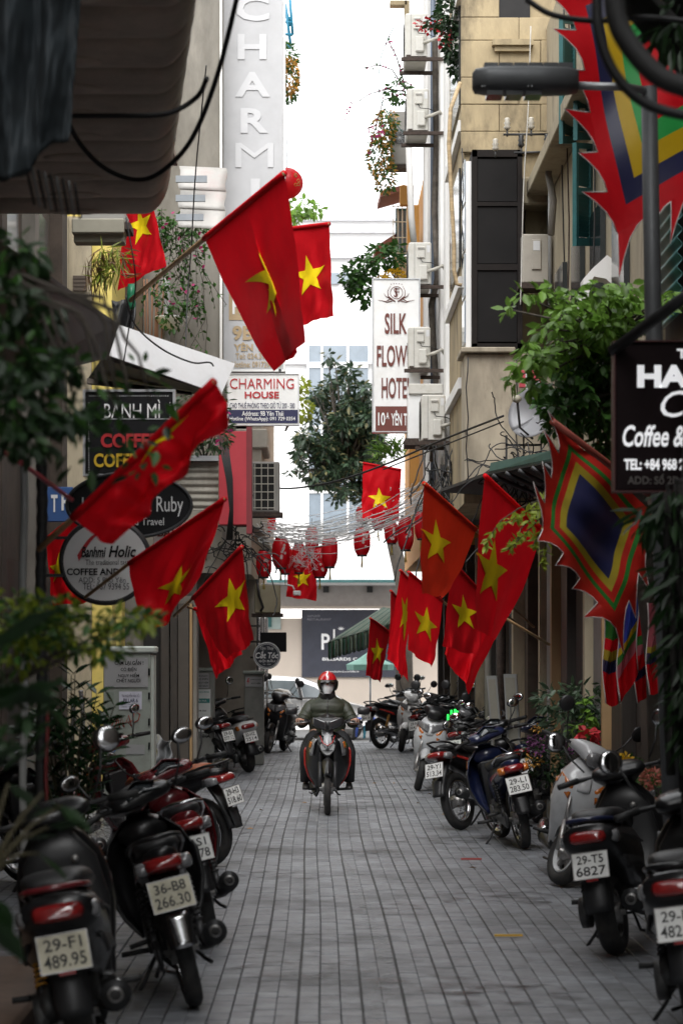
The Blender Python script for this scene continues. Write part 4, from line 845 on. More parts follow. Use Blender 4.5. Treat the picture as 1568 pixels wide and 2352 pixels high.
# ------------------------------------------------------------------ air conditioners
ACW = M('ac_casing', (.56, .545, .50), .5, var=.06, dirt=(.30, .27, .21), dirt_amt=.5, dscale=5); ACG = M('ac_old', (.30, .29, .27), .55, var=.1, dirt=(.15, .13, .1), dirt_amt=.5, dscale=5)
def ac_end(label, x0, y0, x1, y1, d, ln=.8, mat=ACW):             # outdoor unit seen from its service end
    a, b = Q(x0, y1, d), Q(x1, y0, d); t = thing('air_conditioner', label, 'air conditioner', ((a.x+b.x)/2, d, a.z), 'outdoor units on the white house'); w, h = b.x-a.x, b.z-a.z
    MB().box((a.x, d, a.z), (b.x, d+ln, b.z), .018).build('casing', mat, t)
    MB().box((a.x+w*.28, d-.008, a.z+.01), (b.x-.012, d-.001, b.z-.015), .003).build('service_panel', mat, t); MB().box((a.x+w*.245, d-.004, a.z+.01), (a.x+w*.268, d-.0005, b.z-.015)).build('panel_seam', ACG, t); MB().box((a.x+w*.05, d-.003, a.z+.004), (b.x-.02, d-.0004, a.z+.03)).build('painted_base_shadow', RUST, t)  # dark strip along the foot is a painted shadow under the casing
    MB().box((a.x+w*.36, d-.035, a.z+h*.62), (a.x+w*.72, d-.009, a.z+h*.90), .01).build('terminal_cover', mat, t); MB().box((a.x+w*.40, d-.045, a.z+h*.83), (a.x+w*.68, d-.036, a.z+h*.86)).build('grip_recess', ACG, t)
    MB().box((a.x+w*.46, d-.06, a.z+h*.10), (a.x+w*.84, d-.009, a.z+h*.46), .015).build('valve_cover', mat, t)
    MB().box((a.x+w*.80, d-.010, a.z+h*.76), (a.x+w*.95, d-.0085, a.z+h*.92)).build('rating_label', PALE, t)
    MB().box((a.x-.05, d-.03, a.z-.05), (b.x+.20, d+.02, a.z-.008)).build('bracket', RUST, t); MB().box((a.x-.05, d+ln-.1, a.z-.05), (b.x+.2, d+ln-.05, a.z-.008)).build('bracket', RUST, t)
    MB().cyl((a.x-.006, d+ln/2, a.z+h/2), (a.x-.001, d+ln/2, a.z+h/2), h*.42, 20).build('fan_opening', BLACKIN, t)
    MB().tube([(a.x+w*.8, d-.04, a.z+h*.3), (b.x+.05, d-.08, a.z+h*.35), (b.x+.14, d, a.z+h*.45), (b.x+.2, d+.05, a.z+h*.3)], .022, 7).build('lagged_pipe', M('pipe_lagging', (.42, .40, .35), .9, var=.2), t)
    MB().tube([(a.x+w*.5, d-.045, a.z+h*.62), (a.x+w*.6, d-.05, a.z+h*.52), (b.x, d-.05, a.z+h*.5), (b.x+.12, d-.03, a.z+h*.42)], .006, 5).build('wire', BLACKP, t)
ac_end('topmost outdoor unit on the white house half behind red blossoms', 930, 30, 981, 131, 30.6)
ac_end('second outdoor unit from the top beside the caged fan unit', 934, 203, 984, 301, 30.6)
ac_end('third outdoor unit from the top, above the hotel sign crest', 938, 556, 990, 654, 30.4)
ac_end('fourth outdoor unit covering the end of the hotel sign', 937, 750, 988, 846, 30.0)
ac_end('largest outdoor unit, lowest of the stack on the white house', 968, 906, 1022, 1012, 28.9)
t = thing('air_conditioner', 'plain white outdoor unit just behind the lowest one', 'air conditioner', Q(950, 1015, 30)); MB().box(Q(936, 1012, 29.9), Q(966, 900, 30.5), .015).build('casing', WT2, t); MB().box(Q(938, 905, 29.86), Q(1012, 892, 30.4), .01).build('top_tray', ACW, t); MB().box(Q(930, 1022, 29.8), Q(1018, 1016, 30.4)).build('bracket', RUST, t)
def ac_front(label, x0, y0, x1, y1, d, mat, fan=True, ln=.3):
    a, b = Q(x0, y1, d), Q(x1, y0, d); t = thing('air_conditioner', label, 'air conditioner', ((a.x+b.x)/2, d, a.z)); w, h = b.x-a.x, b.z-a.z
    MB().box((a.x, d, a.z), (b.x, d+ln, b.z), .015).build('casing', mat, t)
    if fan:
        MB().cyl((a.x+w*.52, d-.004, a.z+h*.52), (a.x+w*.52, d-.001, a.z+h*.52), min(w, h)*.44, 24).build('fan_opening', BLACKIN, t)
        g_ = MB()
        for k in range(1, 8): g_.torus((a.x+w*.52, d-.014, a.z+h*.52), (0, 1, 0), min(w, h)*.44*k/7, .0035, 24, 4)
        for k in range(12): an = 2*PI*k/12; g_.cyl((a.x+w*.52, d-.016, a.z+h*.52), (a.x+w*.52+math.cos(an)*min(w, h)*.44, d-.016, a.z+h*.52+math.sin(an)*min(w, h)*.44), .0035, 4)
        g_.build('fan_guard', STEEL, t)
    MB().box((a.x-.04, d-.05, a.z-.06), (b.x+.04, d+ln, a.z-.004)).build('bracket', RUST, t)
    return t, a, b
ac_front('caged fan unit half hidden by yellow flowers on the orange house', 896, 255, 936, 378, 36.4, ACG)
t, a, b = ac_front('grey outdoor unit on the ochre wall beside the dark bay', 1198, 537, 1260, 650, 25.2, M('ac_beige', (.36, .33, .28), .55, var=.08, dirt=(.2, .17, .12), dirt_amt=.4), False)
MB().box((a.x+.10, a.y-.02, a.z+.14), (a.x+.2, a.y-.002, b.z-.06), .006).build('service_panel', MATS['ac_beige'], t); MB().box((a.x+.115, a.y-.024, a.z+.34), (a.x+.185, a.y-.021, a.z+.44)).build('rating_label', PALE, t)
t, a, b = ac_front('old grilled outdoor unit beside the crimson panel', 578, 1060, 642, 1176, 31.6, ACG, False, .35)
MB().box((a.x+.03, a.y-.006, a.z+.03), (b.x-.07, a.y-.001, b.z-.03)).build('coil_opening', BLACKIN, t); g_ = MB()
for k in range(6): g_.box((a.x+.03, a.y-.014, a.z+.05+k*.105), (b.x-.07, a.y-.007, a.z+.062+k*.105))
for k in range(4): g_.box((a.x+.04+k*.085, a.y-.02, a.z+.03), (a.x+.05+k*.085, a.y-.0145, b.z-.03))
g_.build('coil_guard', M('guard_paint', (.5, .48, .42), .5), t)
t, a, b = ac_front('beige box unit hanging below the lanterns on the far house', 584, 1342, 644, 1408, 37, M('ac_yellowed', (.34, .30, .20), .6, var=.1), False)
MB().tube([Q(590, 1330, 36.9), Q(596, 1370, 36.9), Q(604, 1395, 36.9), Q(598, 1404, 36.9)], .02, 6).build('lagged_pipe', BLACKP, t)
t, a, b = ac_front('outdoor unit tucked under the ribbed canopy', 186, 486, 290, 512, 20, ACG, False); MB().box(Q(165, 535, 19.9), Q(292, 516, 20.2), .01).build('support_beam', M('beam_grey', (.30, .28, .22), .7), t); MB().box(Q(170, 555, 20.0), Q(290, 540, 20.2)).build('lower_beam', MATS['beam_grey'], t)

# ------------------------------------------------------------------ street lamp, canopies, awnings and other fittings
LMP = M('lamp_grey', (.12, .125, .13), .5, .3, var=.1)
d = 12.5
sl = thing('street_lamp', 'grey LED street lamp on a slender steel pole', 'street lamp', (Q(1560, 0, d).x, d, 0))
MB().tube([(Q(1560, 0, d).x, d, 0), Q(1528, 1500, d), Q(1498, 700, d), Q(1489, 200, d)], [.055, .05, .045, .042], 12).build('pole', LMP, sl)
MB().tube([Q(1489, 210, d), Q(1440, 200, d-.1), Q(1322, 197, d-.15)], .021, 10).build('arm', STEEL, sl)
def hsec(x, hw, y0, y1): a = Q(x, y0, d-.15); b = Q(x, y1, d-.15); return [Vector((a.x, a.y + hw*sg(math.cos(2*PI*k/16), .6), (a.z+b.z)/2 + (a.z-b.z)/2*sg(math.sin(2*PI*k/16), .6))) for k in range(16)]
hd_ = MB().loft([hsec(1084, .03, 168, 205), hsec(1090, .09, 162, 212), hsec(1120, .12, 158, 215), hsec(1230, .13, 158, 216), hsec(1300, .12, 160, 214), hsec(1325, .07, 163, 212)]).build('lamp_head', LMP, sl)
for k in range(3): MB().box(Q(1118+k*44, 217, d-.22), Q(1150+k*44, 210, d-.08)).build('led_module', M('led_lens', (.12, .12, .13), .2, coat=.5), hd_)
for k in range(6): MB().box(Q(1112+k*34, 159, d-.20), Q(1140+k*34, 154, d-.10)).build('cooling_fin', LMP, hd_)
for x in (1106, 1112, 1212, 1220): MB().ell(Q(x, 198, d-.285), (.005, .004, .005), 6, 5).build('screw', STEEL, hd_)
# ribbed canopy over the left side
cn = thing('ribbed_canopy', 'big ribbed tin canopy curving over the left side', 'canopy', (-1.5, 10, 4.4))
RIB = M('tin_brown', (.52, .43, .35), .65, var=.22, scale=3, bump=.1, dirt=(.22, .18, .14), dirt_amt=.5, dscale=2)
def cz(d): return 1.7 + (1504.6-528)*15.2/FX
Z0 = 1.7 + (1504.6-490)*15.2/FX
def canf(u, v, y0, y1):
    d_ = y0 + (y1-y0)*u; xr = -.50 - (d_-10.3)*.092; xl = xr - 1.25
    lip = .035*math.sin(PI*u); q = v
    if q < .6: x = xl + (xr-.16-xl)*(q/.6); z = Z0
    else:
        a_ = (q-.6)/.4*R(100); x = xr - .16 + .16*math.sin(a_); z = Z0 + .28*(1-math.cos(a_))
    return Vector((x, d_, z - lip))
for k in range(13):
    y0 = 8.2 + k*.54; MB().shell(lambda u, v: canf(u, v, y0, y0+.532), 6, 20, Vector((0, 0, -.02))).build('tin_sheet', RIB, cn)
    c = Vector((-.5-(y0-10.3)*.092-.62, y0+.27, Z0-.034)); MB().ell(c, (.17, .10, .012), 18, 6).build('boss', RIB, cn)
MB().box((-2.7, 8.2, Z0+.3), (-.9, 15.2, Z0+.34)).build('top_deck', RIB, cn)
# dark canvas bundle at the upper corner
tb = thing('canvas_bundle', 'dark folded canvas hanging in the upper corner above the canopy wall', 'canvas', Q(60, 400, 8.5))
MB().shell(lambda u, v: Q(-40 + 225*v - 30*u*v, -60 + 430*u + 50*math.sin(v*5)*u, 8.5) + Vector((0, .05*math.sin(v*15) + .03*math.sin(u*7+v*9) + .05*noise.noise(Vector((v*6, u*2, 0))) + .02*noise.noise(Vector((v*22, u*9, 3))), 0)), 30, 60, .006).build('canvas', M('slate_canvas', (.012, .018, .022), .8, var=.4, scale=6), tb)
for k in range(9): MB().tube([Q(60+k*14, 380+k*5, 8.6+k*.05), Q(80+k*13, 470+k*4, 8.7+k*.05)], .005, 6).build('rib_end', (DSTEEL, STEEL)[k % 2], tb)
# sloping awning with white skirt on the left
aw = thing('awning', 'dark sloping awning with a white sheet along its edge', 'awning', Q(270, 900, 19))
MB().poly([Q(-60, 520, 13), Q(272, 752, 17.5), Q(250, 822, 17.3), Q(-60, 900, 12.8)], (0, .05, .03)).build('awning_sheet', M('awning_black', (.014, .014, .015), .7, var=.3), aw)
MB().shell(lambda u, v: Q(262 + 276*u - (14 + 18*u)*v, 744 + 92*u + (73-2*u)*v, 18 + 1.2*u - .3*v), 14, 4, .01).build('white_sheet', M('awning_white', (.74, .74, .75), .7, var=.05, scale=3, dirt=(.45, .43, .4), dirt_amt=.35, dscale=3), aw, auto=30)
MB().poly([Q(240, 824, 18), Q(500, 905, 19), Q(440, 905, 22), Q(200, 880, 22)], (0, 0, .03)).build('underside', DARKW, aw)
MB().poly([Q(200, 880, 20), Q(440, 905, 20.2), Q(440, 900, 20.4), Q(200, 868, 20.3)], (0, .1, 0)).build('cross_beam', BROWN, aw)
# clear stacked sheets above the big flag
cl = thing('sheet_roof', 'small stepped roof of dirty translucent sheets by the tall sign', 'canopy', Q(460, 490, 29)); TRS = M('translucent_sheet', (.52, .50, .47), .4, var=.15, scale=4, dirt=(.3, .12, .12), dirt_amt=.5, dscale=2, trans=.3)
for k in range(3): MB().shell(lambda u, v: Q(412 + (108-k*2)*u + 3*math.sin(v*6), 382 + k*44 + 5*u + 52*v, 28.6-k*.15-.2*v), 6, 5, .008).build('sheet', TRS, cl)
for k in range(3): MB().box(Q(404, 418+k*44, 28.2-k*.15), Q(476-k*4, 405+k*44, 28.25-k*.15)).build('batten', M('batten_grey', (.25, .27, .29), .6), cl)
# corrugated panel by the crimson box, right teal awning, green striped awning, parasol
cp = thing('corrugated_panel', 'weathered corrugated panel below the shrubs by the crimson box', 'panel', Q(450, 1170, 25)); MB().shell(corrug(Q(398, 1172, 25), Q(398, 1058, 25)-Q(398, 1172, 25), Q(502, 1172, 25)-Q(398, 1172, 25), 7, .012), 56, 3, .005).build('sheet', CORR, cp); MB().box(Q(396, 1058, 24.9), Q(503, 1050, 25.1)).build('top_rail', STEEL, cp)
ta = thing('awning', 'black awning with a teal fascia on the right', 'awning', Q(1200, 1160, 22)); MB().poly([Q(1122, 1086, 21.6), Q(1126, 1063, 21.6), Q(1276, 1032, 19.6), Q(1276, 1056, 19.6)], (.03, .03, 0)).build('fascia', TEALM, ta)
MB().poly([Q(1122, 1090, 21.6), Q(1276, 1060, 19.6), Vector((2.9, 19.6, 3.35)), Vector((2.9, 26, 3.35)), Q(1010, 1130, 26)], (0, 0, .03)).build('awning_sheet', M('awning_dark', (.02, .02, .022), .7, var=.3), ta)
for k in range(5): MB().tube([Q(1130+k*30, 1092-k*6, 21.4-k*.4), Vector((2.5, 21.6-k*.4, 2.9))], .02, 6).build('strut', DSTEEL, ta)
ga = thing('awning', 'green striped shop awning with scalloped valance far down the right', 'awning', Q(830, 1500, 41)); GS1 = M('stripe_green', (.02, .09, .045), .6); GS2 = M('stripe_sage', (.16, .22, .16), .6)
for k in range(26):
    def gf(u, v, k=k):
        f = (k + v)/26; A, B = Q(753 + 142*f, 1476 - 42*f + (1 - f)*0, 41.5 - 3.5*f), Q(880 + 40*f, 1395 + 8*f, 41.5-3.5*f); p = A.lerp(B, u); return p
    MB().shell(gf, 5, 1, .01).build('canopy_stripe', (GS1, GS2)[k % 2] if k % 3 else GS1, ga)
    MB().shell(lambda u, v: gf(0, v) + Vector((.01*math.sin(k*2.1), .012*math.sin(k*3.3 + v*3), -.27*u - .03*abs(math.sin(PI*(k+v)/2))*u)), 4, 2, .005).build('valance_stripe', (GS1, GS2)[k % 2], ga)
um = thing('parasol', 'pale teal parasol beside the green awning', 'parasol', Q(848, 1690, 47)); c = Q(850, 1500, 47)
MB().loft([[c + Vector((math.cos(2*PI*k/8)*r_, math.sin(2*PI*k/8)*r_, z_)) for k in range(8)] for r_, z_ in ((.05, .02), (.25, -.12), (.47, -.22), (.46, -.33))], cap=False, smooth=False).build('canopy', M('parasol_teal', (.22, .42, .36), .7, trans=.2), um); MB().cyl((c.x, c.y, 0), c, .02, 8).build('pole', STEEL, um)
# blue plastic table and stool
BLU = M('blue_plastic', (.05, .10, .42), .45, var=.08); TLB = M('teal_plastic', (.03, .17, .24), .45)
def ptable(name, label, x, d, w, h, mat):
    p = Q(x, 0, d); t = thing(name, label, name.split('_')[1], (p.x, d, 0)); MB().box((p.x-w/2, d-w/2, h-.035), (p.x+w/2, d+w/2, h), .01).build('top', mat, t)
    for i in (-1, 1):
        for j in (-1, 1): MB().loft([[Vector((p.x+i*(w/2-.03)+a*.03, d+j*(w/2-.03)+b_*.03, h-.036)) for a, b_ in ((-1, -1), (1, -1), (1, 1), (-1, 1))], [Vector((p.x+i*(w/2)+a*.018, d+j*(w/2)+b_*.018, 0)) for a, b_ in ((-1, -1), (1, -1), (1, 1), (-1, 1))]], smooth=False).build('leg', mat, t)
ptable('plastic_table', 'low blue plastic table beside the far black motorcycle', 840, 50, .40, .40, BLU); ptable('plastic_stool', 'small teal plastic stool in front of the blue table', 850, 49.2, .26, .26, TLB)
ptable('plastic_stool', 'dark plastic stool left of the blue table', 824, 49.6, .24, .24, BLACKP)
# security camera on a white arm
sc_ = thing('security_camera', 'white security camera on a bent arm over the far street', 'camera', Q(625, 1345, 36)); MB().tube([Q(600, 1341, 36), Q(660, 1343, 36), Q(672, 1346, 36), Q(676, 1354, 36)], .012, 7).build('arm', WT2, sc_)
for x in (678, 686): MB().box(Q(x-5, 1367, 35.95), Q(x+5, 1357, 36.15), .01).build('camera_head', WT2, sc_)
# satellite dish with frame, insulators
sd = thing('satellite_dish', 'grey satellite dish on a steel frame above the teal awning', 'satellite dish', Q(1215, 1030, 24)); c = Q(1222, 948, 24.2); ax = Vector((-.55, -.8, .25)).normalized(); u_ = ax.orthogonal().normalized(); w_ = ax.cross(u_)
MB().shell(lambda a, b: c + ax*(.10*(b**2) - .08) + (u_*math.cos(2*PI*a) + w_*math.sin(2*PI*a))*(.27*max(b, .01)), 28, 6, .006).build('reflector', M('dish_grey', (.22, .22, .23), .5, .2, var=.1), sd)
MB().tube([c + Vector((.0, 0, -.26)), c + ax*.16 + Vector((-.05, 0, -.2)), c + ax*.32 + Vector((0, 0, .02))], .012, 6).build('feed_arm', DSTEEL, sd); MB().ell(c + ax*.33 + Vector((0, 0, .03)), (.05, .05, .04), 10, 7).build('receiver', M('lnb_tan', (.36, .33, .26), .6), sd)
for x0, y0, x1, y1 in ((1160, 1000, 1164, 1100), (1200, 985, 1203, 1085), (1240, 985, 1243, 1070), (1160, 1020, 1243, 1024), (1160, 1060, 1243, 1064)): MB().box(Q(x0, y1, 24.4), Q(x1, y0, 24.43)).build('frame_bar', DSTEEL, sd)
PORC = M('porcelain', (.42, .39, .33), .3, var=.2, scale=15); PORK = M('porcelain_dark', (.03, .03, .03), .3)
for x, y, m_, lb in ((1164, 285, PORC, 'pale porcelain insulator at the upper bar end'), (1219, 284, PORC, 'pale porcelain insulator beside the lamp arm'), (1137, 333, PORC, 'pale porcelain insulator standing on the bay top'), (1196, 325, PORK, 'black porcelain insulator on the lower bar'), (1255, 322, PORK, 'black porcelain insulator at the lower bar end')):
    t = thing('insulator', lb, 'insulator', Q(x, y+20, 25), 'insulators above the bay window'); c = Q(x, y, 25)
    MB().loft([[c + Vector((math.cos(2*PI*k/12)*r_, math.sin(2*PI*k/12)*r_, z_)) for k in range(12)] for r_, z_ in ((.02, .065), (.03, .05), (.022, .03), (.036, .01), (.024, -.01), (.038, -.035), (.02, -.06))]).build('porcelain', m_, t); MB().cyl(c + Vector((0, 0, -.06)), c + Vector((0, 0, -.13)), .01, 6).build('pin', DSTEEL, t)
ib = MB().tube([Q(1155, 309, 25), Q(1262, 308, 25)], .012, 6).build('iron_bar', DSTEEL); tag(ib, 'upper iron bar carrying the pale insulators on the ochre wall', 'bar')
ib = MB().tube([Q(1180, 351, 25), Q(1270, 348, 25)], .012, 6).build('iron_bar', DSTEEL); tag(ib, 'lower iron bar carrying the black insulators by the bay', 'bar')
# vertical pipes on the left
for x, y0, y1, w, m_, lb, d in ((55, 1040, 2280, 18, GREYP, 'straight grey pipe beside the blurred vine', 12), (96, 1050, 2262, 26, M('hose_black', (.02, .02, .02), .6, var=.4, scale=40, bump=.5, stretch=(.1, .1, 1)), 'thick black ribbed conduit next to the grey pipe', 12.3), (108, 1600, 2268, 10, M('hose_red', (.16, .02, .02), .5, var=.3, scale=60, stretch=(.1, .1, 1)), 'thin red ribbed conduit low on the left', 12.2)):
    n_ = 60; P_ = [Q(x + 2*math.sin(k*.3), y0 + (y1-y0)*k/n_, d) for k in range(n_+1)]; rr_ = [S(w, d)/2*(1 if m_ is GREYP else (1.06 if k % 2 else .88)) for k in range(n_+1)]
    tag(MB().tube(P_, rr_, 10).build('conduit' if m_ is not GREYP else 'drain_pipe', m_), lb, 'pipe')
for x, y0, y1 in ((166, 1605, 1760), (186, 1585, 1830)):
    n_ = 70; P_ = [Q(x + 5*math.sin(k*.08), y0 + (y1-y0)*k/n_, 21) for k in range(n_+1)]; tag(MB().tube(P_, [S(5.5, 21)*(1.1 if k % 2 else .75) for k in range(n_+1)], 8).build('flexible_conduit', STEEL), 'silver flexible conduit %s behind the glossy plant' % ('standing shorter' if x == 166 else 'standing taller'), 'pipe')
# two leaning aluminium cases and the yellow post
for x0, y0, x1, w, lb in ((1116, 1552, 1140, 24, 'leaning aluminium sign case with a bent handle'), (1155, 1548, 1172, 30, 'upright aluminium sign case beside the leaning one')):
    d = 24.2; t = thing('sign_case', lb, 'sign case', Q(x0, 1700, d)); y1_ = 1860
    def cs2(x, y, dx, w=w): a = Q(x, y, d); ww = S(w, d); return [a, a + Vector((ww, 0, 0)), a + Vector((ww+.02, .14, 0)), a + Vector((.02, .14, 0))]
    MB().loft([cs2(x0, y0, 0), cs2(x1, y1_, 0)], smooth=False).build('case', M('case_alloy', (.34, .35, .34), .5, .4, var=.1), t); a, b = Q(x0+4, y0+8, d), Q(x1+4, y1_-8, d); ww = S(w-8, d)
    MB().poly([a + Vector((0, -.006, 0)), a + Vector((ww, -.006, 0)), b + Vector((ww, -.006, 0)), b + Vector((0, -.006, 0))], (0, .004, 0)).build('panel', M('case_panel', (.30, .29, .24), .6), t)
# shrine post, red fittings
rpz = thing('red_post', 'dark red carved post behind the small festival flags', 'post', (Q(1445, 0, 18.5).x, 18.5, 0)); MB().box((Q(1426, 0, 18.5).x, 18.5, 0), (Q(1462, 0, 18.5).x, 18.6, Q(0, 1440, 18.5).z), .01).build('shaft', M('lacquer', (.10, .012, .012), .5, var=.3, stretch=(1, 1, .1)), rpz); MB().box((Q(1405, 0, 18.4).x, 18.38, 0), (Q(1500, 0, 18.4).x, 18.62, .62), .02).build('base', MATS['lacquer'], rpz)
# ------------------------------------------------------------------ motorcycles
def vr(y, z, w, h, p=2.6, n=16, tilt=0., cx=0.):       # ring across the machine
    out = []
    for k in range(n):
        a = 2*PI*k/n; x = w*sg(math.cos(a), 2/p); v = h*sg(math.sin(a), 2/p)
        out.append(Vector((cx + x, y - v*math.sin(tilt), z + v*math.cos(tilt))))
    return out
def hr(z, y, w, d, p=2.4, n=18, cx=0.):
    out = []
    for k in range(n):
        a = 2*PI*k/n; out.append(Vector((cx + w*sg(math.cos(a), 2/p), y + d*sg(math.sin(a), 2/p), z)))
    return out
TYRE = M('tyre_rubber', (.014, .014, .014), .75, var=.3, scale=20, bump=.3, bscale=80, dirt=(.09, .08, .07), dirt_amt=.5, dscale=8)
CHROME = M('chrome', (.55, .55, .56), .18, 1., var=.1)
ALLOY = M('alloy', (.38, .37, .36), .4, .85, var=.25, scale=10, dirt=(.07, .06, .05), dirt_amt=.4, dscale=6)
CASTIN = M('engine_metal', (.10, .10, .10), .5, .6, var=.35, scale=12, dirt=(.03, .028, .025), dirt_amt=.7, dscale=7)
SEATM = M('seat_vinyl', (.018, .018, .019), .48, var=.2, bump=.15, bscale=200)
GRIP = M('grip_rubber', (.014, .014, .014), .65)
LENSR = M('red_lens', (.20, .012, .012), .12, coat=.8, var=.2, scale=30)
LENSA = M('amber_lens', (.45, .13, .02), .15, coat=.6, var=.2, scale=40)
LENSC = M('clear_lens', (.16, .16, .165), .10, coat=.9, var=.25, scale=40)
PLATE = M('plate_white', (.72, .72, .70), .45, var=.08, dirt=(.3, .28, .24), dirt_amt=.4, dscale=12)
PLATEY = M('plate_old', (.48, .45, .34), .5, var=.12, dirt=(.2, .18, .13), dirt_amt=.5, dscale=12)
INK = M('plate_ink', (.02, .02, .02), .6, var=.05)
MIRR = M('mirror_glass', (.75, .75, .76), .03, 1., var=.03)
SPRB = M('spring_black', (.03, .03, .03), .4, .4); SPRY = M('spring_amber', (.55, .26, .03), .4)
SPRC = CHROME
def paint(name, col, rough=.24, dirt=.25): return M('paint_' + name, col, rough, 0, var=.06, scale=4, coat=.4, dirt=(.07, .06, .05), dirt_amt=dirt, dscale=5)
PBLK = M('paint_black', (.008, .008, .009), .34, 0, var=.1, scale=4, coat=.18, spec=.4, dirt=(.05, .045, .04), dirt_amt=.3, dscale=6); PRED = paint('burgundy', (.13, .012, .016)); PSIL = paint('silver', (.46, .47, .48), .3)
PWHT = paint('white', (.68, .68, .67)); PBLU = paint('navy', (.007, .012, .045), .3); PGRY = paint('stone', (.30, .28, .24)); PCRED = paint('red', (.38, .02, .015))

def tread_wheel(t, name, y, Rw, r, spoked, wide=1.0):
    o = MB().torus((0, y, Rw), (1, 0, 0), Rw - r, r*wide, 40, 10, 1/wide).build(name, TYRE, t)
    rim = MB()
    Ri = Rw - 2*r
    for dx in (-r*.62, r*.62): rim.torus((dx, y, Rw), (1, 0, 0), Ri, .010, 36, 6)
    rings = []
    for k in range(36):
        a = 2*PI*k/36; d = Vector((0, math.cos(a), math.sin(a))); c = Vector((0, y, Rw))
        rings.append([c + d*Ri + Vector((-r*.6, 0, 0)), c + d*Ri + Vector((r*.6, 0, 0)), c + d*(Ri-.014) + Vector((r*.45, 0, 0)), c + d*(Ri-.014) + Vector((-r*.45, 0, 0))])
    rim.loft(rings, closed=True); rim.build('rim', CHROME if spoked else ALLOY, o)
    hub = MB().cyl((-.06, y, Rw), (.06, y, Rw), .06, 18).cyl((-.085, y, Rw), (.085, y, Rw), .018, 10); hub.build('hub', ALLOY, o)
    sp = MB()
    if spoked:
        for k in range(32):
            a = 2*PI*k/32; s = -1 if k % 2 else 1; a2 = a + (.45 if (k//2) % 2 else -.45)
            sp.cyl((s*.04, y + math.cos(a2)*.055, Rw + math.sin(a2)*.055), (0, y + math.cos(a)*(Ri-.008), Rw + math.sin(a)*(Ri-.008)), .0024, 4)
        sp.build('spokes', CHROME, o)['kind'] = 'stuff'
    else:
        for k in range(5):
            a = 2*PI*k/5 + .3
            def pt(rr, da, x): return Vector((x, y + math.cos(a+da)*rr, Rw + math.sin(a+da)*rr))
            sp.loft([[pt(.05, -.35, -.025), pt(.05, .35, -.025), pt(.05, .35, .025), pt(.05, -.35, .025)], [pt(Ri-.01, -.10, -.014), pt(Ri-.01, .10, -.014), pt(Ri-.01, .10, .014), pt(Ri-.01, -.10, .014)]], smooth=False)
        sp.build('cast_spokes', ALLOY, o)
    return o
def arc_shell(y, Rw, r, a0, a1, hw, lip, n=18):          # mudguard hugging a wheel
    def fn(u, v):
        a = R(a0 + (a1-a0)*u); s = (v-.5)*2; rr = r - lip*(abs(s) ** 2.2)
        k = 1 - .35*max(0, abs(u-.5)*2-.6)/.4
        return Vector((s*hw*k, y + math.cos(a)*rr, Rw + math.sin(a)*rr))
    return MB().shell(fn, n, 8, .006)
def mirrors(t, z=1.0, y=.2, spread=.30, up=.17, rnd=False):
    for s in (-1, 1):
        st_ = MB().tube([(s*.20, y, z), (s*(spread-.03), y+.02, z+up*.5), (s*spread, y+.03, z+up)], .006, 6)
        c = Vector((s*(spread+.035), y+.035, z+up+.025))
        mt = Matrix.Rotation(R(-s*8), 3, 'Z')
        st_.ell(c, (.062, .018, .062 if rnd else .042), 14, 8, mt)
        m_ = st_.build('mirror', BLACKP, t)
        MB().ell(c + Vector((0, -.0135, 0)), (.054, .006, .054 if rnd else .035), 14, 7, mt).build('mirror_glass', MIRR, m_)
def plate(t, c, tilt, l1, l2, mat=None, nm='licence_plate'):
    c = Vector(c); up = Vector((0, math.sin(R(tilt)), math.cos(R(tilt)))); nrm = Vector((0, -math.cos(R(tilt)), math.sin(R(tilt)))); X = Vector((1, 0, 0))
    W_, H_ = .098, .072
    mt = Matrix((X, -nrm, up)).transposed().to_4x4(); mt.translation = c
    mb = MB().box((-W_, 0, -H_), (W_, .004, H_), 0, mt)
    p = mb.build(nm, mat or PLATE, t)
    fr = MB()
    for a, b in (((-W_-.004, -.003, -H_-.004), (W_+.004, .006, -H_)), ((-W_-.004, -.003, H_), (W_+.004, .006, H_+.004)), ((-W_-.004, -.003, -H_), (-W_, .006, H_)), ((W_, -.003, -H_), (W_+.004, .006, H_))): fr.box(a, b, 0, mt)
    fr.build('plate_frame', ALLOY, p)
    o = c + nrm*.003
    if l1: text_at(p, l1, o - X*.072 + up*.008, X*.144, up*.048, INK, .012)
    if l2: text_at(p, l2, o - X*.085 - up*.056, X*.17, up*.050, INK, .012)
    return p
def muffler(t, pts, rads, mat=BLACKP, x_end=None):
    m_ = MB().tube(pts, rads, 14).build('exhaust', mat, t)
    p, q = Vector(pts[-1]), Vector(pts[-2]); d = (p-q).normalized()
    MB().tube([p + d*.001, p + d*.012], [rads[-1]*.55, rads[-1]*.5], 12).build('exhaust_tip', ALLOY, m_)
    MB().tube([p + d*.0125, p + d*.014], [rads[-1]*.36, rads[-1]*.34], 10).build('exhaust_bore', BLACKIN, m_)
    a, b = Vector(pts[-2]), Vector(pts[-1]); mid0, mid1 = a.lerp(b, .15), a.lerp(b, .8)
    MB().shell(lambda u, v: mid0.lerp(mid1, u) + Vector((math.cos(R(-60+v*150))*(rads[-2]+.012), 0, math.sin(R(-60+v*150))*(rads[-2]+.012))), 4, 6, .004).build('heat_shield', CHROME, m_)
FRONT = set()
def front(o): FRONT.add(o.name); return o
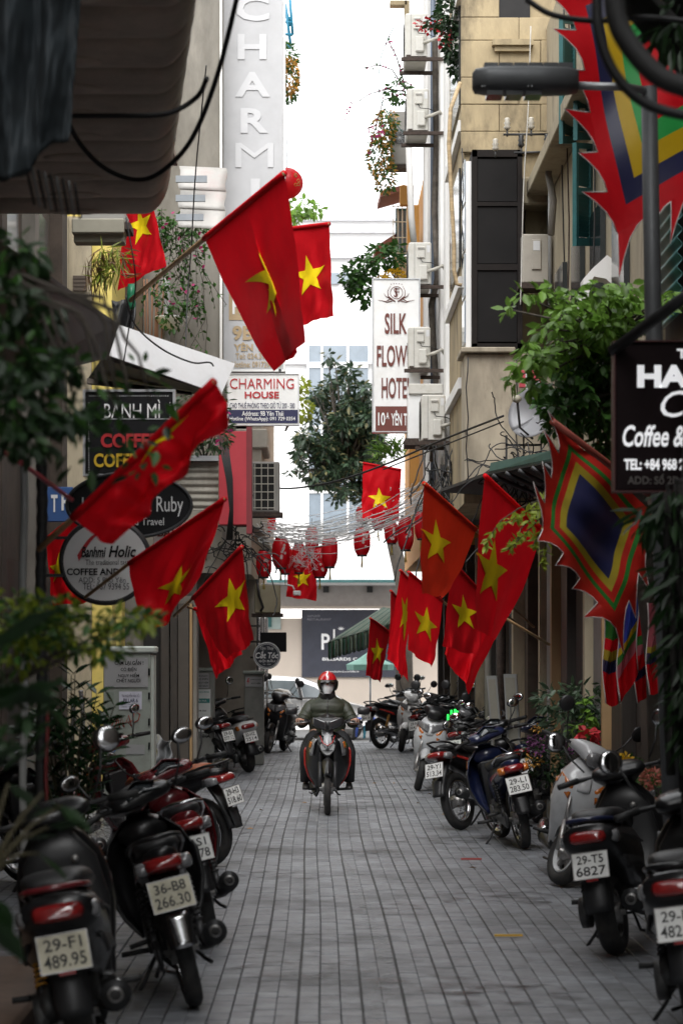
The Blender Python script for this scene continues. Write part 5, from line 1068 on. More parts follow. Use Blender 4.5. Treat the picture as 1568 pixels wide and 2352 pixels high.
def spring(t, a, b, mat):
    a, b = Vector(a), Vector(b); sh = MB().cyl(a, b, .013, 8).cyl(a, a.lerp(b, .25), .02, 10).build('shock_absorber', DSTEEL, t)
    d = (b-a); ax = d.normalized(); u = ax.orthogonal().normalized(); w = ax.cross(u); N = 9*10
    MB().tube([a + d*(.2+.7*k/N) + (u*math.cos(2*PI*k/10) + w*math.sin(2*PI*k/10))*.024 for k in range(N+1)], .0055, 5).build('coil_spring', mat, sh)

def build_underbone(name):
    t = thing(name, 'template', 'motorcycle')
    front(tread_wheel(t, 'front_wheel', .62, .285, .036, True)); tread_wheel(t, 'rear_wheel', -.62, .285, .043, True)
    f = MB()
    for s in (-1, 1): f.tube([(s*.078, .615, .285), (s*.078, .51, .56)], .021, 10).tube([(s*.078, .51, .56), (s*.075, .42, .80)], .014, 10)
    f.box((-.09, .40, .77), (.09, .46, .81)); front(f.build('front_fork', DSTEEL, t))
    MB().loft([vr(.30, .74, .10, .02, 4), vr(.29, .70, .12, .05, 4)] ).build('inner_cover', BLACKP, t); MB().box((-.10, .235, .34), (.10, .275, .76), .01).build('inner_panel', BLACKP, t)
    front(arc_shell(.62, .285, .33, 28, 172, .058, .045).build('front_mudguard', PBLK, t))
    # nose and leg shields
    nose = MB().loft([vr(.30, .80, .13, .06, 2.2), vr(.40, .81, .135, .085, 2.2, tilt=.3), vr(.49, .77, .11, .075, 2.0, tilt=.5), vr(.545, .70, .075, .06, 1.9, tilt=.6), vr(.575, .635, .035, .04, 2, tilt=.7)])
    nose.build('nose_cowl', PBLK, t)
    for s in (-1, 1):
        def fn(u, v, s=s):
            xo = (.105, .195, .240, .240, .20, .13); zo = (.87, .79, .68, .53, .40, .29); yo = (.30, .25, .22, .21, .19, .14)
            xi = (.04, .075, .085, .085, .085, .085); zi = (.84, .76, .64, .50, .38, .28); yi = (.47, .52, .48, .42, .36, .28)
            k = min(u*5, 4.999); i = int(k); q = k-i
            L = lambda a: a[i]*(1-q) + a[i+1]*q
            w = v; bul = .035*math.sin(PI*v)
            return Vector((s*(L(xi)*(1-w)+L(xo)*w + bul*.6), L(yi)*(1-w)+L(yo)*w + bul, L(zi)*(1-w)+L(zo)*w))
        MB().shell(fn, 15, 8, .008*(-s)).build('leg_shield', PBLK, t)
        red = MB().tube([fn(.35 + .65*k/10, 1.0) + Vector((s*.004, 0, 0)) for k in range(11)], [.006] + [.011]*9 + [.006], 6); red.build('shield_edge', BLACKP, t)
        # front indicator lens set in the shield
        MB().shell(lambda u, v: fn(.10 + .34*u, .28 + .50*v*(1-.55*u)) + Vector((s*.012, .022, 0)), 6, 4, .006*(-s)).build('front_indicator', LENSC, t)
        MB().shell(lambda u, v: fn(.20 + .12*u, .46 + .2*v) + Vector((s*.016, .029, 0)), 4, 3, .005*(-s)).build('indicator_bulb', LENSA, t)
    beak = MB().shell(lambda u, v: Vector(((v-.5)*2*(.062-.055*u**2), .40 + .16*u - .02*abs(v-.5)*2, .905 - .16*u - .10*abs(v-.5)*(u))), 8, 8, .008).build('beak_panel', PSIL, t)
    MB().tube([(-.08, .455, .84), (-.05, .53, .765), (0, .565, .735), (.05, .53, .765), (.08, .455, .84)], .006, 6).build('beak_trim', PCRED, t)
    # handlebar cowl, headlight, dials
    hc = MB().loft([vr(.19, .975, .13, .022, 3.2), vr(.22, .985, .17, .040, 3.2), vr(.31, .985, .19, .052, 3), vr(.40, .975, .17, .055, 2.6), vr(.46, .955, .13, .055, 2.4), vr(.475, .945, .09, .04)])
    front(hc.build('handlebar_cowl', PBLK, t))
    MB_ = MB()
    for s in (-1, 1):
        def lf_(u, v, s=s):
            top = .99 + .045*u; bot = .90 + .05*u**1.5
            return Vector((s*(.012 + .14*u), .487 - .035*u**2 - .01*abs(v-.4), bot + (top-bot)*v))
        MB_.shell(lf_, 8, 6, .012*s)
    hl0 = front(MB_.build('headlight', M('head_lens', (.03, .03, .032), .12, coat=.5, var=.2, scale=40), t))
    for s in (-1, 1):
        for q in range(5): MB().tube([lf_(.12+.17*q, .12, s) + Vector((0, .006, 0)), lf_(.16+.17*q, .88, s) + Vector((0, .006, 0))], .0045, 5).build('reflector_rib', CHROME, hl0)
    vis = MB().shell(lambda u, v: Vector(((v-.5)*2*(.15-.06*u), .46-.20*u - .05*abs(v-.5)*2, .99+.085*u - .03*abs(v-.5)*2)), 6, 10, .006); front(vis.build('visor', PBLK, t))
    front(MB().shell(lambda u, v: Vector(((v-.5)*.19, .185+.07*u, 1.012+.035*u - .02*abs(v-.5)*2)), 5, 6, .006).build('dial_cluster', GLASS, t))
    b = MB().tube([(-.36, .155, .975), (-.25, .22, .985), (-.12, .27, .985), (.12, .27, .985), (.25, .22, .985), (.36, .155, .975)], .011, 8)
    hb = front(b.build('handlebar', DSTEEL, t))
    for s in (-1, 1):
        MB().cyl((s*.265, .212, .984), (s*.375, .148, .974), .0175, 10).build('grip', GRIP, hb)
        MB().tube([(s*.21, .26, .98), (s*.27, .265, .975), (s*.36, .215, .965)], .006, 6).build('brake_lever', ALLOY, hb)
        MB().box((s*.19, .21, .97), (s*.255, .255, 1.005), .008).build('switch_block', BLACKP, hb)
    n0 = len(t.children); mirrors(t)
    for c in t.children:
        if c.name.startswith('mirror'): front(c)
    # spine, side panels, seat
    MB().loft([vr(.36, .66, .05, .09), vr(.24, .53, .06, .07, tilt=-.5), vr(.08, .46, .07, .06), vr(-.05, .46, .085, .09)]).build('spine_cover', PBLK, t)
    MB().loft([vr(.10, .55, .06, .12), vr(-.02, .57, .10, .14), vr(-.22, .61, .125, .135), vr(-.48, .67, .118, .105), vr(-.72, .735, .095, .07), vr(-.90, .785, .06, .035, tilt=.2)]).build('side_panels', PBLK, t)
    for s in (-1, 1):
        MB().shell(lambda u, v: Vector((s*(.105 + .023*math.sin(PI*u*.9) + .004 - .03*u*u), -.12 - .62*u, .575 + .16*u + (v-.5)*.05*(1-.6*u))), 8, 3, .003*(-s)).build('side_stripe', PCRED, t)
    seat = MB().loft([vr(.14, .66, .045, .02), vr(.06, .705, .085, .03), vr(-.10, .738, .118, .04, 3), vr(-.30, .752, .128, .045, 3), vr(-.46, .782, .126, .045, 3), vr(-.62, .806, .112, .04, 3), vr(-.74, .82, .08, .025)])
    seat.build('seat', SEATM, t)
    gp = [(.115, -.50, .745), (.128, -.64, .80), (.115, -.80, .85), (.075, -.90, .868), (0, -.925, .872)]
    MB().tube(gp + [(-x, y, z) for x, y, z in gp[-2::-1]], .0115, 8).build('grab_rail', PBLK, t)
    # tail
    MB().loft([vr(-.74, .71, .10, .045, 3.5), vr(-.86, .735, .10, .042, 4, tilt=-.3), vr(-.93, .745, .085, .034, 4, tilt=-.45), vr(-.955, .75, .06, .022, 3, tilt=-.5)]).build('tail_light', LENSR, t)
    for s in (-1, 1):
        MB().loft([vr(-.76, .71, .03, .034, 3, cx=s*.095), vr(-.85, .728, .034, .036, 3.5, cx=s*.106, tilt=-.3), vr(-.905, .735, .026, .026, 3.5, cx=s*.10, tilt=-.4)]).build('rear_indicator', LENSC, t)
    rf = MB().shell(lambda u, v: Vector(((v-.5)*2*(.075-.01*u), -.78 - .17*u - .05*math.sin(PI*u*.8) + .035*abs((v-.5)*2)**2, .70 - .36*u)), 10, 6, .006).build('rear_mudguard', BLACKP, t)
    plate(t, (0, -.975, .60), 16, '29-N1', '364.18')
    MB().shell(lambda u, v: Vector(((v-.5)*2*(.055-.012*u), -.962 - .05*u + .02*abs(v-.5), .505 - .16*u)), 6, 4, .004).build('mudflap', BLACKP, t)
    # running gear
    eng = MB().ell((0, -.02, .31), (.125, .17, .115), 16, 10).cyl((-.13, -.05, .31), (-.105, -.05, .31), .085, 18).cyl((.105, .0, .29), (.135, .0, .29), .08, 18)
    eng.loft([vr(.10, .32, .07, .07, 5), vr(.17, .33, .075, .075, 5), vr(.24, .335, .08, .08, 5), vr(.30, .34, .06, .06, 5)])
    e_ = eng.build('engine', CASTIN, t)
    for k in range(5): MB().loft([vr(.13+k*.025, .33, .085, .085, 5), vr(.137+k*.025, .33, .085, .085, 5)]).build('cooling_fin', CASTIN, e_)
    sw = MB()
    for s in (-1, 1): sw.tube([(s*.075, -.15, .34), (s*.088, -.62, .285)], .016, 8)
    sw.build('swing_arm', DSTEEL, t)
    MB().loft([vr(-.10, .315, .012, .055, 4, cx=-.108), vr(-.62, .285, .012, .075, 4, cx=-.112), vr(-.70, .285, .012, .05, 4, cx=-.112)]).build('chain_case', BLACKP, t)
    for s in (-1, 1): spring(t, (s*.115, -.59, .32), (s*.115, -.42, .63), SPRB)
    muffler(t, [(.09, .22, .25), (.12, .12, .18), (.135, -.10, .20), (.15, -.30, .25), (.165, -.84, .36)], [.014, .014, .018, .042, .058])
    MB().tube([(-.10, .03, .20), (-.19, .0, .09), (-.27, -.03, .012)], .011, 7).box((-.31, -.06, 0), (-.25, 0, .012)).build('side_stand', DSTEEL, t)
    cs = MB()
    cs.tube([(-.14, -.40, .16), (-.12, -.30, .17), (-.07, -.16, .24), (.07, -.16, .24), (.12, -.30, .17), (.14, -.40, .16)], .010, 6)
    cs.build('centre_stand', DSTEEL, t)
    for s in (-1, 1):
        MB().cyl((s*.10, .0, .24), (s*.27, .0, .25), .014, 8).build('foot_peg', GRIP, t)
        MB().cyl((s*.10, -.38, .34), (s*.23, -.40, .33), .013, 8).build('foot_peg', GRIP, t)
    MB().tube([(.12, .02, .22), (.17, .12, .20), (.20, .20, .22)], .008, 6).build('brake_pedal', CHROME, t)
    return t

def build_scooter(name, head='bar'):
    t = thing(name, 'template', 'scooter')
    front(tread_wheel(t, 'front_wheel', .64, .245, .048, False, 1.05)); tread_wheel(t, 'rear_wheel', -.60, .24, .055, False, 1.1)
    f = MB()
    for s in (-1, 1): f.tube([(s*.088, .63, .245), (s*.085, .545, .46)], .022, 10).tube([(s*.085, .545, .46), (s*.08, .44, .70)], .015, 8)
    front(f.build('front_fork', ALLOY, t))
    front(arc_shell(.64, .245, .30, 40, 165, .075, .06).build('front_mudguard', PSIL, t))
    ap = MB().loft([hr(.955, .33, .07, .045), hr(.90, .36, .13, .075), hr(.82, .40, .185, .095), hr(.70, .425, .215, .10), hr(.58, .41, .215, .10), hr(.46, .365, .195, .085), hr(.36, .31, .175, .075), hr(.28, .25, .165, .07), hr(.24, .20, .14, .06)])
    ap.build('front_apron', PSIL, t)
    MB().loft([hr(.93, .30, .075, .04), hr(.80, .315, .165, .05), hr(.60, .325, .195, .05), hr(.40, .255, .165, .05), hr(.30, .18, .15, .05)]).build('inner_shield', BLACKP, t)
    for s in (-1, 1):
        def fn(u, v, s=s): return Vector((s*(.10 + .105*u - .02*v), .512 - .085*u**2 + .004, .63 + .10*v + .11*u - .02*v*u))
        MB().shell(fn, 6, 4, .010*(-s)).build('front_indicator', LENSA, t)
    MB().shell(lambda u, v: Vector(((v-.5)*.10, .523 + .012*math.sin(PI*v) - .10*(u)*u*.35, .70 + .12*u)), 5, 6, .006).build('apron_badge', PSIL, t)
    MB().loft([vr(.30, .275, .15, .045, 4), vr(.10, .265, .165, .04, 4), vr(-.10, .275, .16, .05, 4)]).build('floor_board', BLACKP, t)
    MB().loft([vr(-.02, .42, .10, .15), vr(-.10, .47, .15, .19), vr(-.28, .535, .185, .20), vr(-.50, .575, .19, .175), vr(-.70, .635, .17, .125), vr(-.86, .68, .16, .09), vr(-.935, .70, .14, .065)]).build('rear_body', PSIL, t)
    MB().loft([vr(.0, .66, .07, .03), vr(-.08, .725, .12, .045, 3), vr(-.28, .755, .155, .05, 3), vr(-.48, .785, .15, .05, 3), vr(-.68, .80, .125, .045, 3), vr(-.80, .79, .08, .025)]).build('seat', SEATM, t)
    gp = [(.13, -.55, .735), (.135, -.75, .775), (.10, -.92, .795), (0, -.95, .80)]
    MB().tube(gp + [(-x, y, z) for x, y, z in gp[-2::-1]], .013, 8).build('grab_rail', PSIL, t)
    hc = MB().loft([vr(.19, .995, .12, .022, 3.2), vr(.24, 1.01, .165, .042, 3), vr(.33, 1.01, .16, .062, 2.8), vr(.42, .99, .125, .075, 2.5), vr(.48, .965, .10, .068, 2.3), vr(.50, .955, .075, .05)])
    hc.loft([hr(.92, .34, .06, .05), hr(.98, .345, .09, .07)])
    front(hc.build('handlebar_cowl', PSIL, t))
    if head == 'bar':
        front(MB().loft([vr(.475, .955, .098, .062, 2.3, tilt=-.35), vr(.505, .945, .094, .058, 2.3, tilt=-.35), vr(.524, .938, .066, .038, 2.2, tilt=-.35), vr(.53, .936, .03, .015, tilt=-.35)]).build('headlight', LENSC, t))
    else:
        m_ = MB()
        for s in (-1, 1):
            m_.shell(lambda u, v, s=s: Vector((s*(.02 + .16*u), .535 - .07*u**2, .73 + .11*v + .075*u - .05*v*u)), 7, 5, .012*(-s))
        m_.build('headlight', LENSC, t)
    front(MB().shell(lambda u, v: Vector(((v-.5)*.20, .215+.06*u, 1.025+.035*u - .02*abs(v-.5)*2)), 5, 6, .006).build('dial_cluster', GLASS, t))
    b = MB().tube([(-.35, .185, 1.0), (-.25, .24, 1.01), (-.12, .29, 1.01), (.12, .29, 1.01), (.25, .24, 1.01), (.35, .185, 1.0)], .011, 8)
    hb = front(b.build('handlebar', DSTEEL, t))
    for s in (-1, 1):
        MB().cyl((s*.25, .24, 1.01), (s*.37, .175, .998), .018, 10).build('grip', GRIP, hb)
        MB().tube([(s*.20, .285, 1.0), (s*.26, .29, .995), (s*.35, .24, .985)], .006, 6).build('brake_lever', ALLOY, hb)
    mirrors(t, 1.05, .26, .29, .19, True)
    for c in t.children:
        if c.name.startswith('mirror'): front(c)
    MB().loft([vr(-.86, .69, .10, .045, 3.5), vr(-.935, .70, .105, .040, 4, tilt=-.3), vr(-.965, .702, .085, .030, 4, tilt=-.4), vr(-.972, .702, .06, .018, 3, tilt=-.4)]).build('tail_light', LENSR, t)
    for s in (-1, 1): MB().loft([vr(-.78, .675, .035, .036, 3, cx=s*.125), vr(-.88, .688, .038, .038, 3.5, cx=s*.13, tilt=-.3), vr(-.925, .695, .028, .026, 3.5, cx=s*.12, tilt=-.4)]).build('rear_indicator', LENSA, t)
    MB().shell(lambda u, v: Vector(((v-.5)*2*.075, -.82 - .11*u - .05*math.sin(PI*u*.8) + .03*abs((v-.5)*2)**2, .62 - .34*u)), 8, 6, .006).build('rear_mudguard', BLACKP, t)
    plate(t, (0, -.965, .545), 14, '30-K1', '207.45')
    for s in (-1, 1):
        MB().shell(lambda u, v: Vector((s*(.168 + .030*math.sin(PI*u) - .02*v), -.14 - .60*u, .40 + .09*u + .085*v + .03*math.sin(PI*u))), 8, 3, .006*(-s)).build('lower_cladding', BLACKP, t)
        MB().shell(lambda u, v: Vector((s*(.194 + .006*math.sin(PI*u) - .05*u*u), -.30 - .52*u, .60 + .10*u + .012*v)), 8, 2, .004*(-s)).build('trim_line', DSTEEL, t)
        MB().cyl((s*.15, -.30, .30), (s*.27, -.33, .31), .014, 8).build('foot_peg', GRIP, t)
    MB().cyl((.07, .262, .80), (.07, .25, .80), .018, 12).build('key_lock', ALLOY, t); MB().tube([(-.02, .26, .72), (-.02, .225, .71), (-.02, .215, .735)], .006, 6).build('bag_hook', ALLOY, t)
    MB().box((-.035, -.985, .455), (.035, -.975, .475), .003).build('reflector', LENSR, t)
    MB().ell((-.11, -.42, .30), (.06, .27, .10), 14, 9).cyl((-.175, -.55, .26), (-.12, -.55, .26), .09, 16).build('transmission_case', CASTIN, t)
    MB().loft([vr(-.05, .30, .08, .06, 4), vr(-.30, .31, .10, .09, 4), vr(-.45, .31, .06, .06, 4)]).build('engine', CASTIN, t)
    spring(t, (-.13, -.60, .32), (-.12, -.50, .58), SPRB)
    muffler(t, [(.08, -.10, .20), (.12, -.25, .20), (.15, -.40, .25), (.165, -.80, .32)], [.016, .02, .055, .062])
    MB().tube([(-.12, -.12, .20), (-.2, -.15, .09), (-.27, -.18, .012)], .010, 7).build('side_stand', DSTEEL, t)
    cs = MB()
    cs.tube([(-.14, -.38, .10), (-.10, -.30, .10), (-.06, -.22, .20), (.06, -.22, .20), (.10, -.30, .10), (.14, -.38, .10)], .010, 6)
    cs.build('centre_stand', DSTEEL, t)
    return t

UB = build_underbone('motorcycle'); SCB = build_scooter('scooter'); SCA = build_scooter('scooter', 'apron')
USED = set()
def bike(tmpl, label, x, y, yaw, lean=-11, steer=0, paints=None, plate_txt=None, plate_mat=None, group='motorcycles parked along both sides', hide=(), scale=1., at='rear', d=None):
    """place so that the named wheel stands at photograph position (x, y)"""
    first = tmpl.name not in USED
    if first:
        USED.add(tmpl.name); t = copy_tree(tmpl)
    else: t = copy_tree(tmpl)
    t['label'] = label; t['category'] = tmpl['category']; t['group'] = group
    d = d or 9369/(y - HY); p = Q(x, HY + 9369/d, d)
    off = Vector((0, {'rear': .62, 'front': -.62, 'mid': 0}[at], 0)) * scale
    rz = Matrix.Rotation(R(yaw), 3, 'Z')
    t.location = Vector((p.x, p.y, 0)) + rz @ off
    t.rotation_euler = (0, R(lean), R(yaw)); t.scale = (scale,)*3
    src = {}
    paints = paints or {}
    ax = Vector((0, -.40, .92)).normalized(); c = Vector((0, .42, .80))
    rot = Matrix.Translation(c) @ Matrix.Rotation(R(steer), 4, ax) @ Matrix.Translation(-c)
    for tc, sc_ in zip(list(t.children), list(tmpl.children)):
        base = sc_.name.split('.')[0]
        if base in hide:
            for g_ in list(tc.children): bpy.data.objects.remove(g_)
            bpy.data.objects.remove(tc); continue
        if steer and sc_.name in FRONT: tc.matrix_local = rot
        if base in paints: setmat(tc, paints[base])
        for g_, gs in zip(list(tc.children), list(sc_.children)):
            if gs.name.split('.')[0] in paints: setmat(g_, paints[gs.name.split('.')[0]])
        if base == 'licence_plate':
            if plate_mat: setmat(tc, plate_mat)
            if plate_txt is not None:
                for g_ in list(tc.children):
                    if g_.name.startswith('lettering'): bpy.data.objects.remove(g_)
                z, y_, tl = (.60, -.975, 16) if tmpl is UB else (.545, -.965, 14)
                up = Vector((0, math.sin(R(tl)), math.cos(R(tl)))); nr = Vector((0, -math.cos(R(tl)), math.sin(R(tl)))); X = Vector((1, 0, 0)); o = Vector((0, y_, z)) + nr*.003
                if plate_txt[0]: text_at(tc, plate_txt[0], o - X*.075 + up*.010, X*.150, up*.048, INK, .012)
                if plate_txt[1]: text_at(tc, plate_txt[1], o - X*.084 - up*.058, X*.168, up*.052, INK, .012)
    return t
def body(m, *names): return {k: m for k in names}
UBODY = ('nose_cowl', 'leg_shield', 'handlebar_cowl', 'side_panels', 'spine_cover', 'front_mudguard', 'visor')
SBODY = ('front_apron', 'rear_body', 'handlebar_cowl', 'front_mudguard', 'grab_rail', 'apron_badge')
# left row
bike(SCA, 'black scooter with plate 29-F1 489.95, foremost in the row beside the vine', 205, 0, 5, -10, 14, {**body(PBLK, *SBODY), 'coil_spring': SPRY, 'rear_indicator': LENSC, 'grab_rail': PRED}, ('29-F1', '489.95'), PLATEY, d=9.75)
bike(UB, 'black motorcycle with yellowed plate 36-B8 266.30 and chrome mudguard tip', 450, 2312, 8, -14, 20, {**body(PBLK, *UBODY), 'mudflap': CHROME, 'side_stripe': PCRED, 'beak_panel': PBLK}, ('36-B8', '266.30'), PLATEY)
bike(UB, 'burgundy motorcycle with chrome grab rail and plate 29-S1 531.78', 487, 2165, 8, -13, 16, {**body(PRED, *UBODY), 'grab_rail': CHROME, 'beak_panel': PRED, 'side_stripe': PSIL}, ('29-S1', '531.78'))
bike(UB, 'motorcycle with worn brown seat standing crosswise by the cabinet', 478, 1990, 52, -10, 10, {**body(PBLK, *UBODY), 'seat': M('brown_vinyl', (.26, .075, .03), .45, var=.2, scale=6, bump=.1), 'nose_cowl': PRED, 'handlebar_cowl': PRED, 'leg_shield': PRED, 'side_stripe': PBLK}, ('29-H3', '518.60'))
bike(UB, 'motorcycle with round mirrors half hidden by the glossy potted plant', 170, 0, 25, -8, 15, {**body(PBLK, *UBODY)}, d=16.8)
bike(UB, 'black motorcycle with gold flash and smooth seat behind the timber post', 498, 1786, 42, -8, 0, {**body(PBLK, *UBODY), 'side_stripe': M('gold_flash', (.35, .16, .04), .4)}, ('29-B1', '077.12'))
bike(SCA, 'white scooter with plate 30-HZ 2514 parked by the pasted posters', 574, 1774, 22, -12, 10, {**body(PWHT, *SBODY), 'handlebar_cowl': PBLK, 'grab_rail': PBLK}, ('30-HZ', '2514'))
bike(SCA, 'black scooter facing the rider beside the far grey cabinet', 614, 1730, 168, -9, 0, body(PBLK, *SBODY), at='front')
bike(SCB, 'stone grey rounded scooter next to the black one at the alley end', 655, 1712, 215, -8, 0, body(PGRY, *SBODY), at='front')
# right row
bike(SCA, 'black scooter cut off by the frame with plate 29- 482', 1612, 0, -13, -8, 12, {**body(PBLK, *SBODY), 'rear_indicator': LENSC}, ('29-L5', '482.06'), PLATE, d=10.7)
bike(SCA, 'dark blue trimmed scooter with plate 29-T5 6827 beside the silver one', 1415, 2195, -17, -9, 12, {**body(PBLK, *SBODY), 'grab_rail': PBLU, 'rear_indicator': LENSC}, ('29-T5', '6827'))
bike(SCB, 'silver scooter with spoked alloy wheel turned towards the lane', 1290, 2035, 176, -13, 26, {**body(PSIL, *SBODY), 'rim': PSIL}, at='front')
bike(UB, 'navy motorcycle with orange tail lamp and plate 29-L1 283.50', 1205, 1950, 6, -12, 14, {**body(PBLU, *UBODY), 'grab_rail': CHROME, 'rear_indicator': LENSA, 'beak_panel': PBLU}, ('29-L1', '283.50'))
bike(UB, 'black motorcycle turned aside showing plate 29-Y1 513.34', 1060, 1906, -33, -10, 20, {**body(PBLK, *UBODY), 'beak_panel': PBLK}, ('29-Y1', '513.34'))
bike(SCA, 'silver and black scooter facing out with a slim headlamp', 962, 1816, 166, -9, 12, {**body(PSIL, *SBODY), 'handlebar_cowl': PBLK}, at='front')
bike(SCA, 'white tall wheeled scooter facing out at the far end', 922, 1727, 166, -8, 8, {**body(PWHT, *SBODY)}, at='front')
bike(UB, 'black motorcycle with amber shock spring beside the blue table', 876, 1720, -38, -8, 0, {**body(PBLK, *UBODY), 'coil_spring': SPRY, 'exhaust': CHROME})
bike(UB, 'black motorcycle squeezed between the silver scooters', 1010, 0, -25, -9, 10, body(PBLK, *UBODY), d=34)
bike(UB, 'grey motorcycle with helmet shaped cowl behind plate 283.50', 1130, 0, -20, -9, 12, {**body(PGRY, *UBODY)}, d=27.5)
bike(SCB, 'black scooter with oval mirrors deep in the parked row', 1035, 0, 165, -8, 10, body(PBLK, *SBODY), d=31, at='front')
bike(UB, 'black motorcycle at the far end behind the white scooter', 905, 0, -30, -9, 10, body(PBLK, *UBODY), d=46.5)
bike(UB, 'black motorcycle tucked behind plate 513.34 by the wall', 1085, 0, -28, -9, 14, {**body(PBLK, *UBODY), 'beak_panel': PBLK}, d=29.5)
bike(UB, 'black motorcycle nosed in behind the silver and black scooter', 985, 0, -26, -9, 12, {**body(PBLK, *UBODY), 'beak_panel': PBLK}, d=38)
bike(SCA, 'dark grey scooter facing out between the white one and the wall', 965, 0, 168, -9, 10, body(paint('graphite', (.05, .05, .052)), *SBODY), d=40.5, at='front')
bike(UB, 'navy motorcycle by the potted shrub behind the silver scooter', 1235, 0, -14, -10, 16, {**body(PBLU, *UBODY), 'beak_panel': PBLU}, d=24.3)
bike(UB, 'black motorcycle at the wall behind plate 30-HZ 2514', 548, 0, 40, -9, 0, {**body(PBLK, *UBODY)}, d=38.5)
# the ridden machine
RB = bike(UB, 'black underbone with silver beak and red shield edges under the rider', 752, 1872, 180, 0, 0, {**body(PBLK, *UBODY), 'shield_edge': PCRED, 'visor_badge': PSIL}, ('', ''), at='front', hide=('side_stand', 'mirror'), group='ridden motorcycle')
del RB['group']
for s in (-1, 1):                                    # square black mirrors
    c = Vector((s*.375, .24, 1.10)); mb = MB().tube([(s*.20, .26, 1.0), (s*.30, .27, 1.03), (s*.36, .26, 1.09)], .006, 6)
    mb.loft([vr(.225, 1.10, .06, .036, 4, cx=s*.39), vr(.25, 1.10, .068, .042, 4, cx=s*.39), vr(.275, 1.10, .05, .03, 4, cx=s*.39)])
    o = MB(); o.v, o.f, o.sm = mb.v, mb.f, mb.sm
    ob = bpy.data.objects.new('mirror', o.mesh('mirror')); ob.data.materials.append(BLACKP); COL.objects.link(ob); ob.parent = RB
for tm in (UB, SCB, SCA):
    for c in list(tm.children):
        for g_ in list(c.children): bpy.data.objects.remove(g_)
        bpy.data.objects.remove(c)
    bpy.data.objects.remove(tm)
# ------------------------------------------------------------------ the rider
RX, RY = .08, 26.12                                   # the ridden machine's middle
def rp3(x, y, z): return Vector((RX + x, y, z))
SKIN = M('skin', (.36, .20, .14), .5, var=.08); JACK = M('olive_quilt', (.021, .025, .013), .55, var=.15, scale=9, bump=.25, bscale=50); TROU = M('black_trousers', (.004, .004, .005), .8, var=.2, bump=.2, bscale=40)
HELR = M('helmet_red', (.40, .010, .016), .15, coat=.8, var=.04); HELB = M('helmet_black', (.010, .010, .010), .25, coat=.5); MASK = M('mask_white', (.85, .86, .87), .8, var=.05); SHOE = M('shoe_black', (.014, .013, .013), .5)
rd = thing('person', 'rider in olive puffer jacket, red helmet and white mask on a motorcycle', 'person', (RX, 26.4, .76))
def skin_body():
    V = [(0, 26.46, .86), (0, 26.44, .98), (0, 26.41, 1.09), (0, 26.39, 1.17), (0, 26.36, 1.25), (0, 26.33, 1.33), (0, 26.325, 1.42), (0, 26.33, 1.475)]
    rad = [(.15, .12), (.135, .105), (.15, .11), (.10, .07), (.05, .05), (.07, .075), (.08, .095), (.06, .07)]
    E = [(i, i+1) for i in range(7)]
    for s in (-1, 1):
        b = len(V); V += [(s*.155, 26.39, 1.14), (s*.255, 26.30, 1.00), (s*.285, 26.12, .965), (s*.285, 26.02, .975)]; rad += [(.042, .042), (.038, .038), (.032, .032), (.026, .03)]; E += [(3, b), (b, b+1), (b+1, b+2), (b+2, b+3)]
        b = len(V); V += [(s*.13, 26.38, .83), (s*.245, 26.03, .665), (s*.235, 26.14, .40), (s*.23, 26.17, .29), (s*.235, 26.08, .27)]; rad += [(.075, .075), (.055, .055), (.042, .042), (.026, .026), (.02, .016)]; E += [(0, b), (b, b+1), (b+1, b+2), (b+2, b+3), (b+3, b+4)]
    me = bpy.data.meshes.new('body'); me.from_pydata([(RX+x, y, z) for x, y, z in V], E, []); o = bpy.data.objects.new('body', me); COL.objects.link(o)
    o.modifiers.new('skin', 'SKIN'); o.modifiers.new('sub', 'SUBSURF').levels = 2
    for i, r in enumerate(rad): me.skin_vertices[0].data[i].radius = r
    me.skin_vertices[0].data[0].use_root = True
    ev = o.evaluated_get(bpy.context.evaluated_depsgraph_get()).to_mesh(); mb = MB().add([v.co.copy() for v in ev.vertices], [tuple(p.vertices) for p in ev.polygons]); bpy.data.objects.remove(o)
    return mb
bd = skin_body()
for s in (-1, 1):                                    # hands closed round the grips
    c = rp3(s*.30, 25.965, .985); bd.ell(c + Vector((0, .035, .012)), (.042, .045, .024), 12, 8)
    for k, (ln, r) in enumerate(((.92, .0088), (1.0, .0092), (.95, .0088), (.80, .0078))):
        x = s*(.262 + .024*k) if s > 0 else -(.262 + .024*k)
        bd.tube([rp3(x, 26.0, 1.003), rp3(x, 25.955, 1.008), rp3(x, 25.918, .995), rp3(x, 25.908, .972), rp3(x, 25.925, .955 - .004*ln), rp3(x, 25.945, .952)], [r*1.1, r*1.08, r, r, r*.92, r*.8], 7)
    bd.tube([rp3(s*.262, 26.0, .985), rp3(s*.243, 25.965, .972), rp3(s*.247, 25.93, .962), rp3(s*.258, 25.915, .965)], [.012, .011, .0095, .008], 7)
# nose and ears
bd.ell(rp3(0, 26.235, 1.385), (.014, .02, .024), 10, 7)
for s in (-1, 1): bd.ell(rp3(s*.086, 26.345, 1.385), (.012, .022, .032), 10, 7)
bd.build('body', SKIN, rd)
EYE = M('eye_dark', (.02, .015, .012), .3)
for s in (-1, 1):
    MB().ell(rp3(s*.034, 26.243, 1.405), (.015, .007, .006), 10, 6).build('eye', EYE, rd); MB().tube([rp3(s*.016, 26.242, 1.424), rp3(s*.036, 26.240, 1.429), rp3(s*.058, 26.252, 1.424)], .0042, 5).build('eyebrow', EYE, rd)
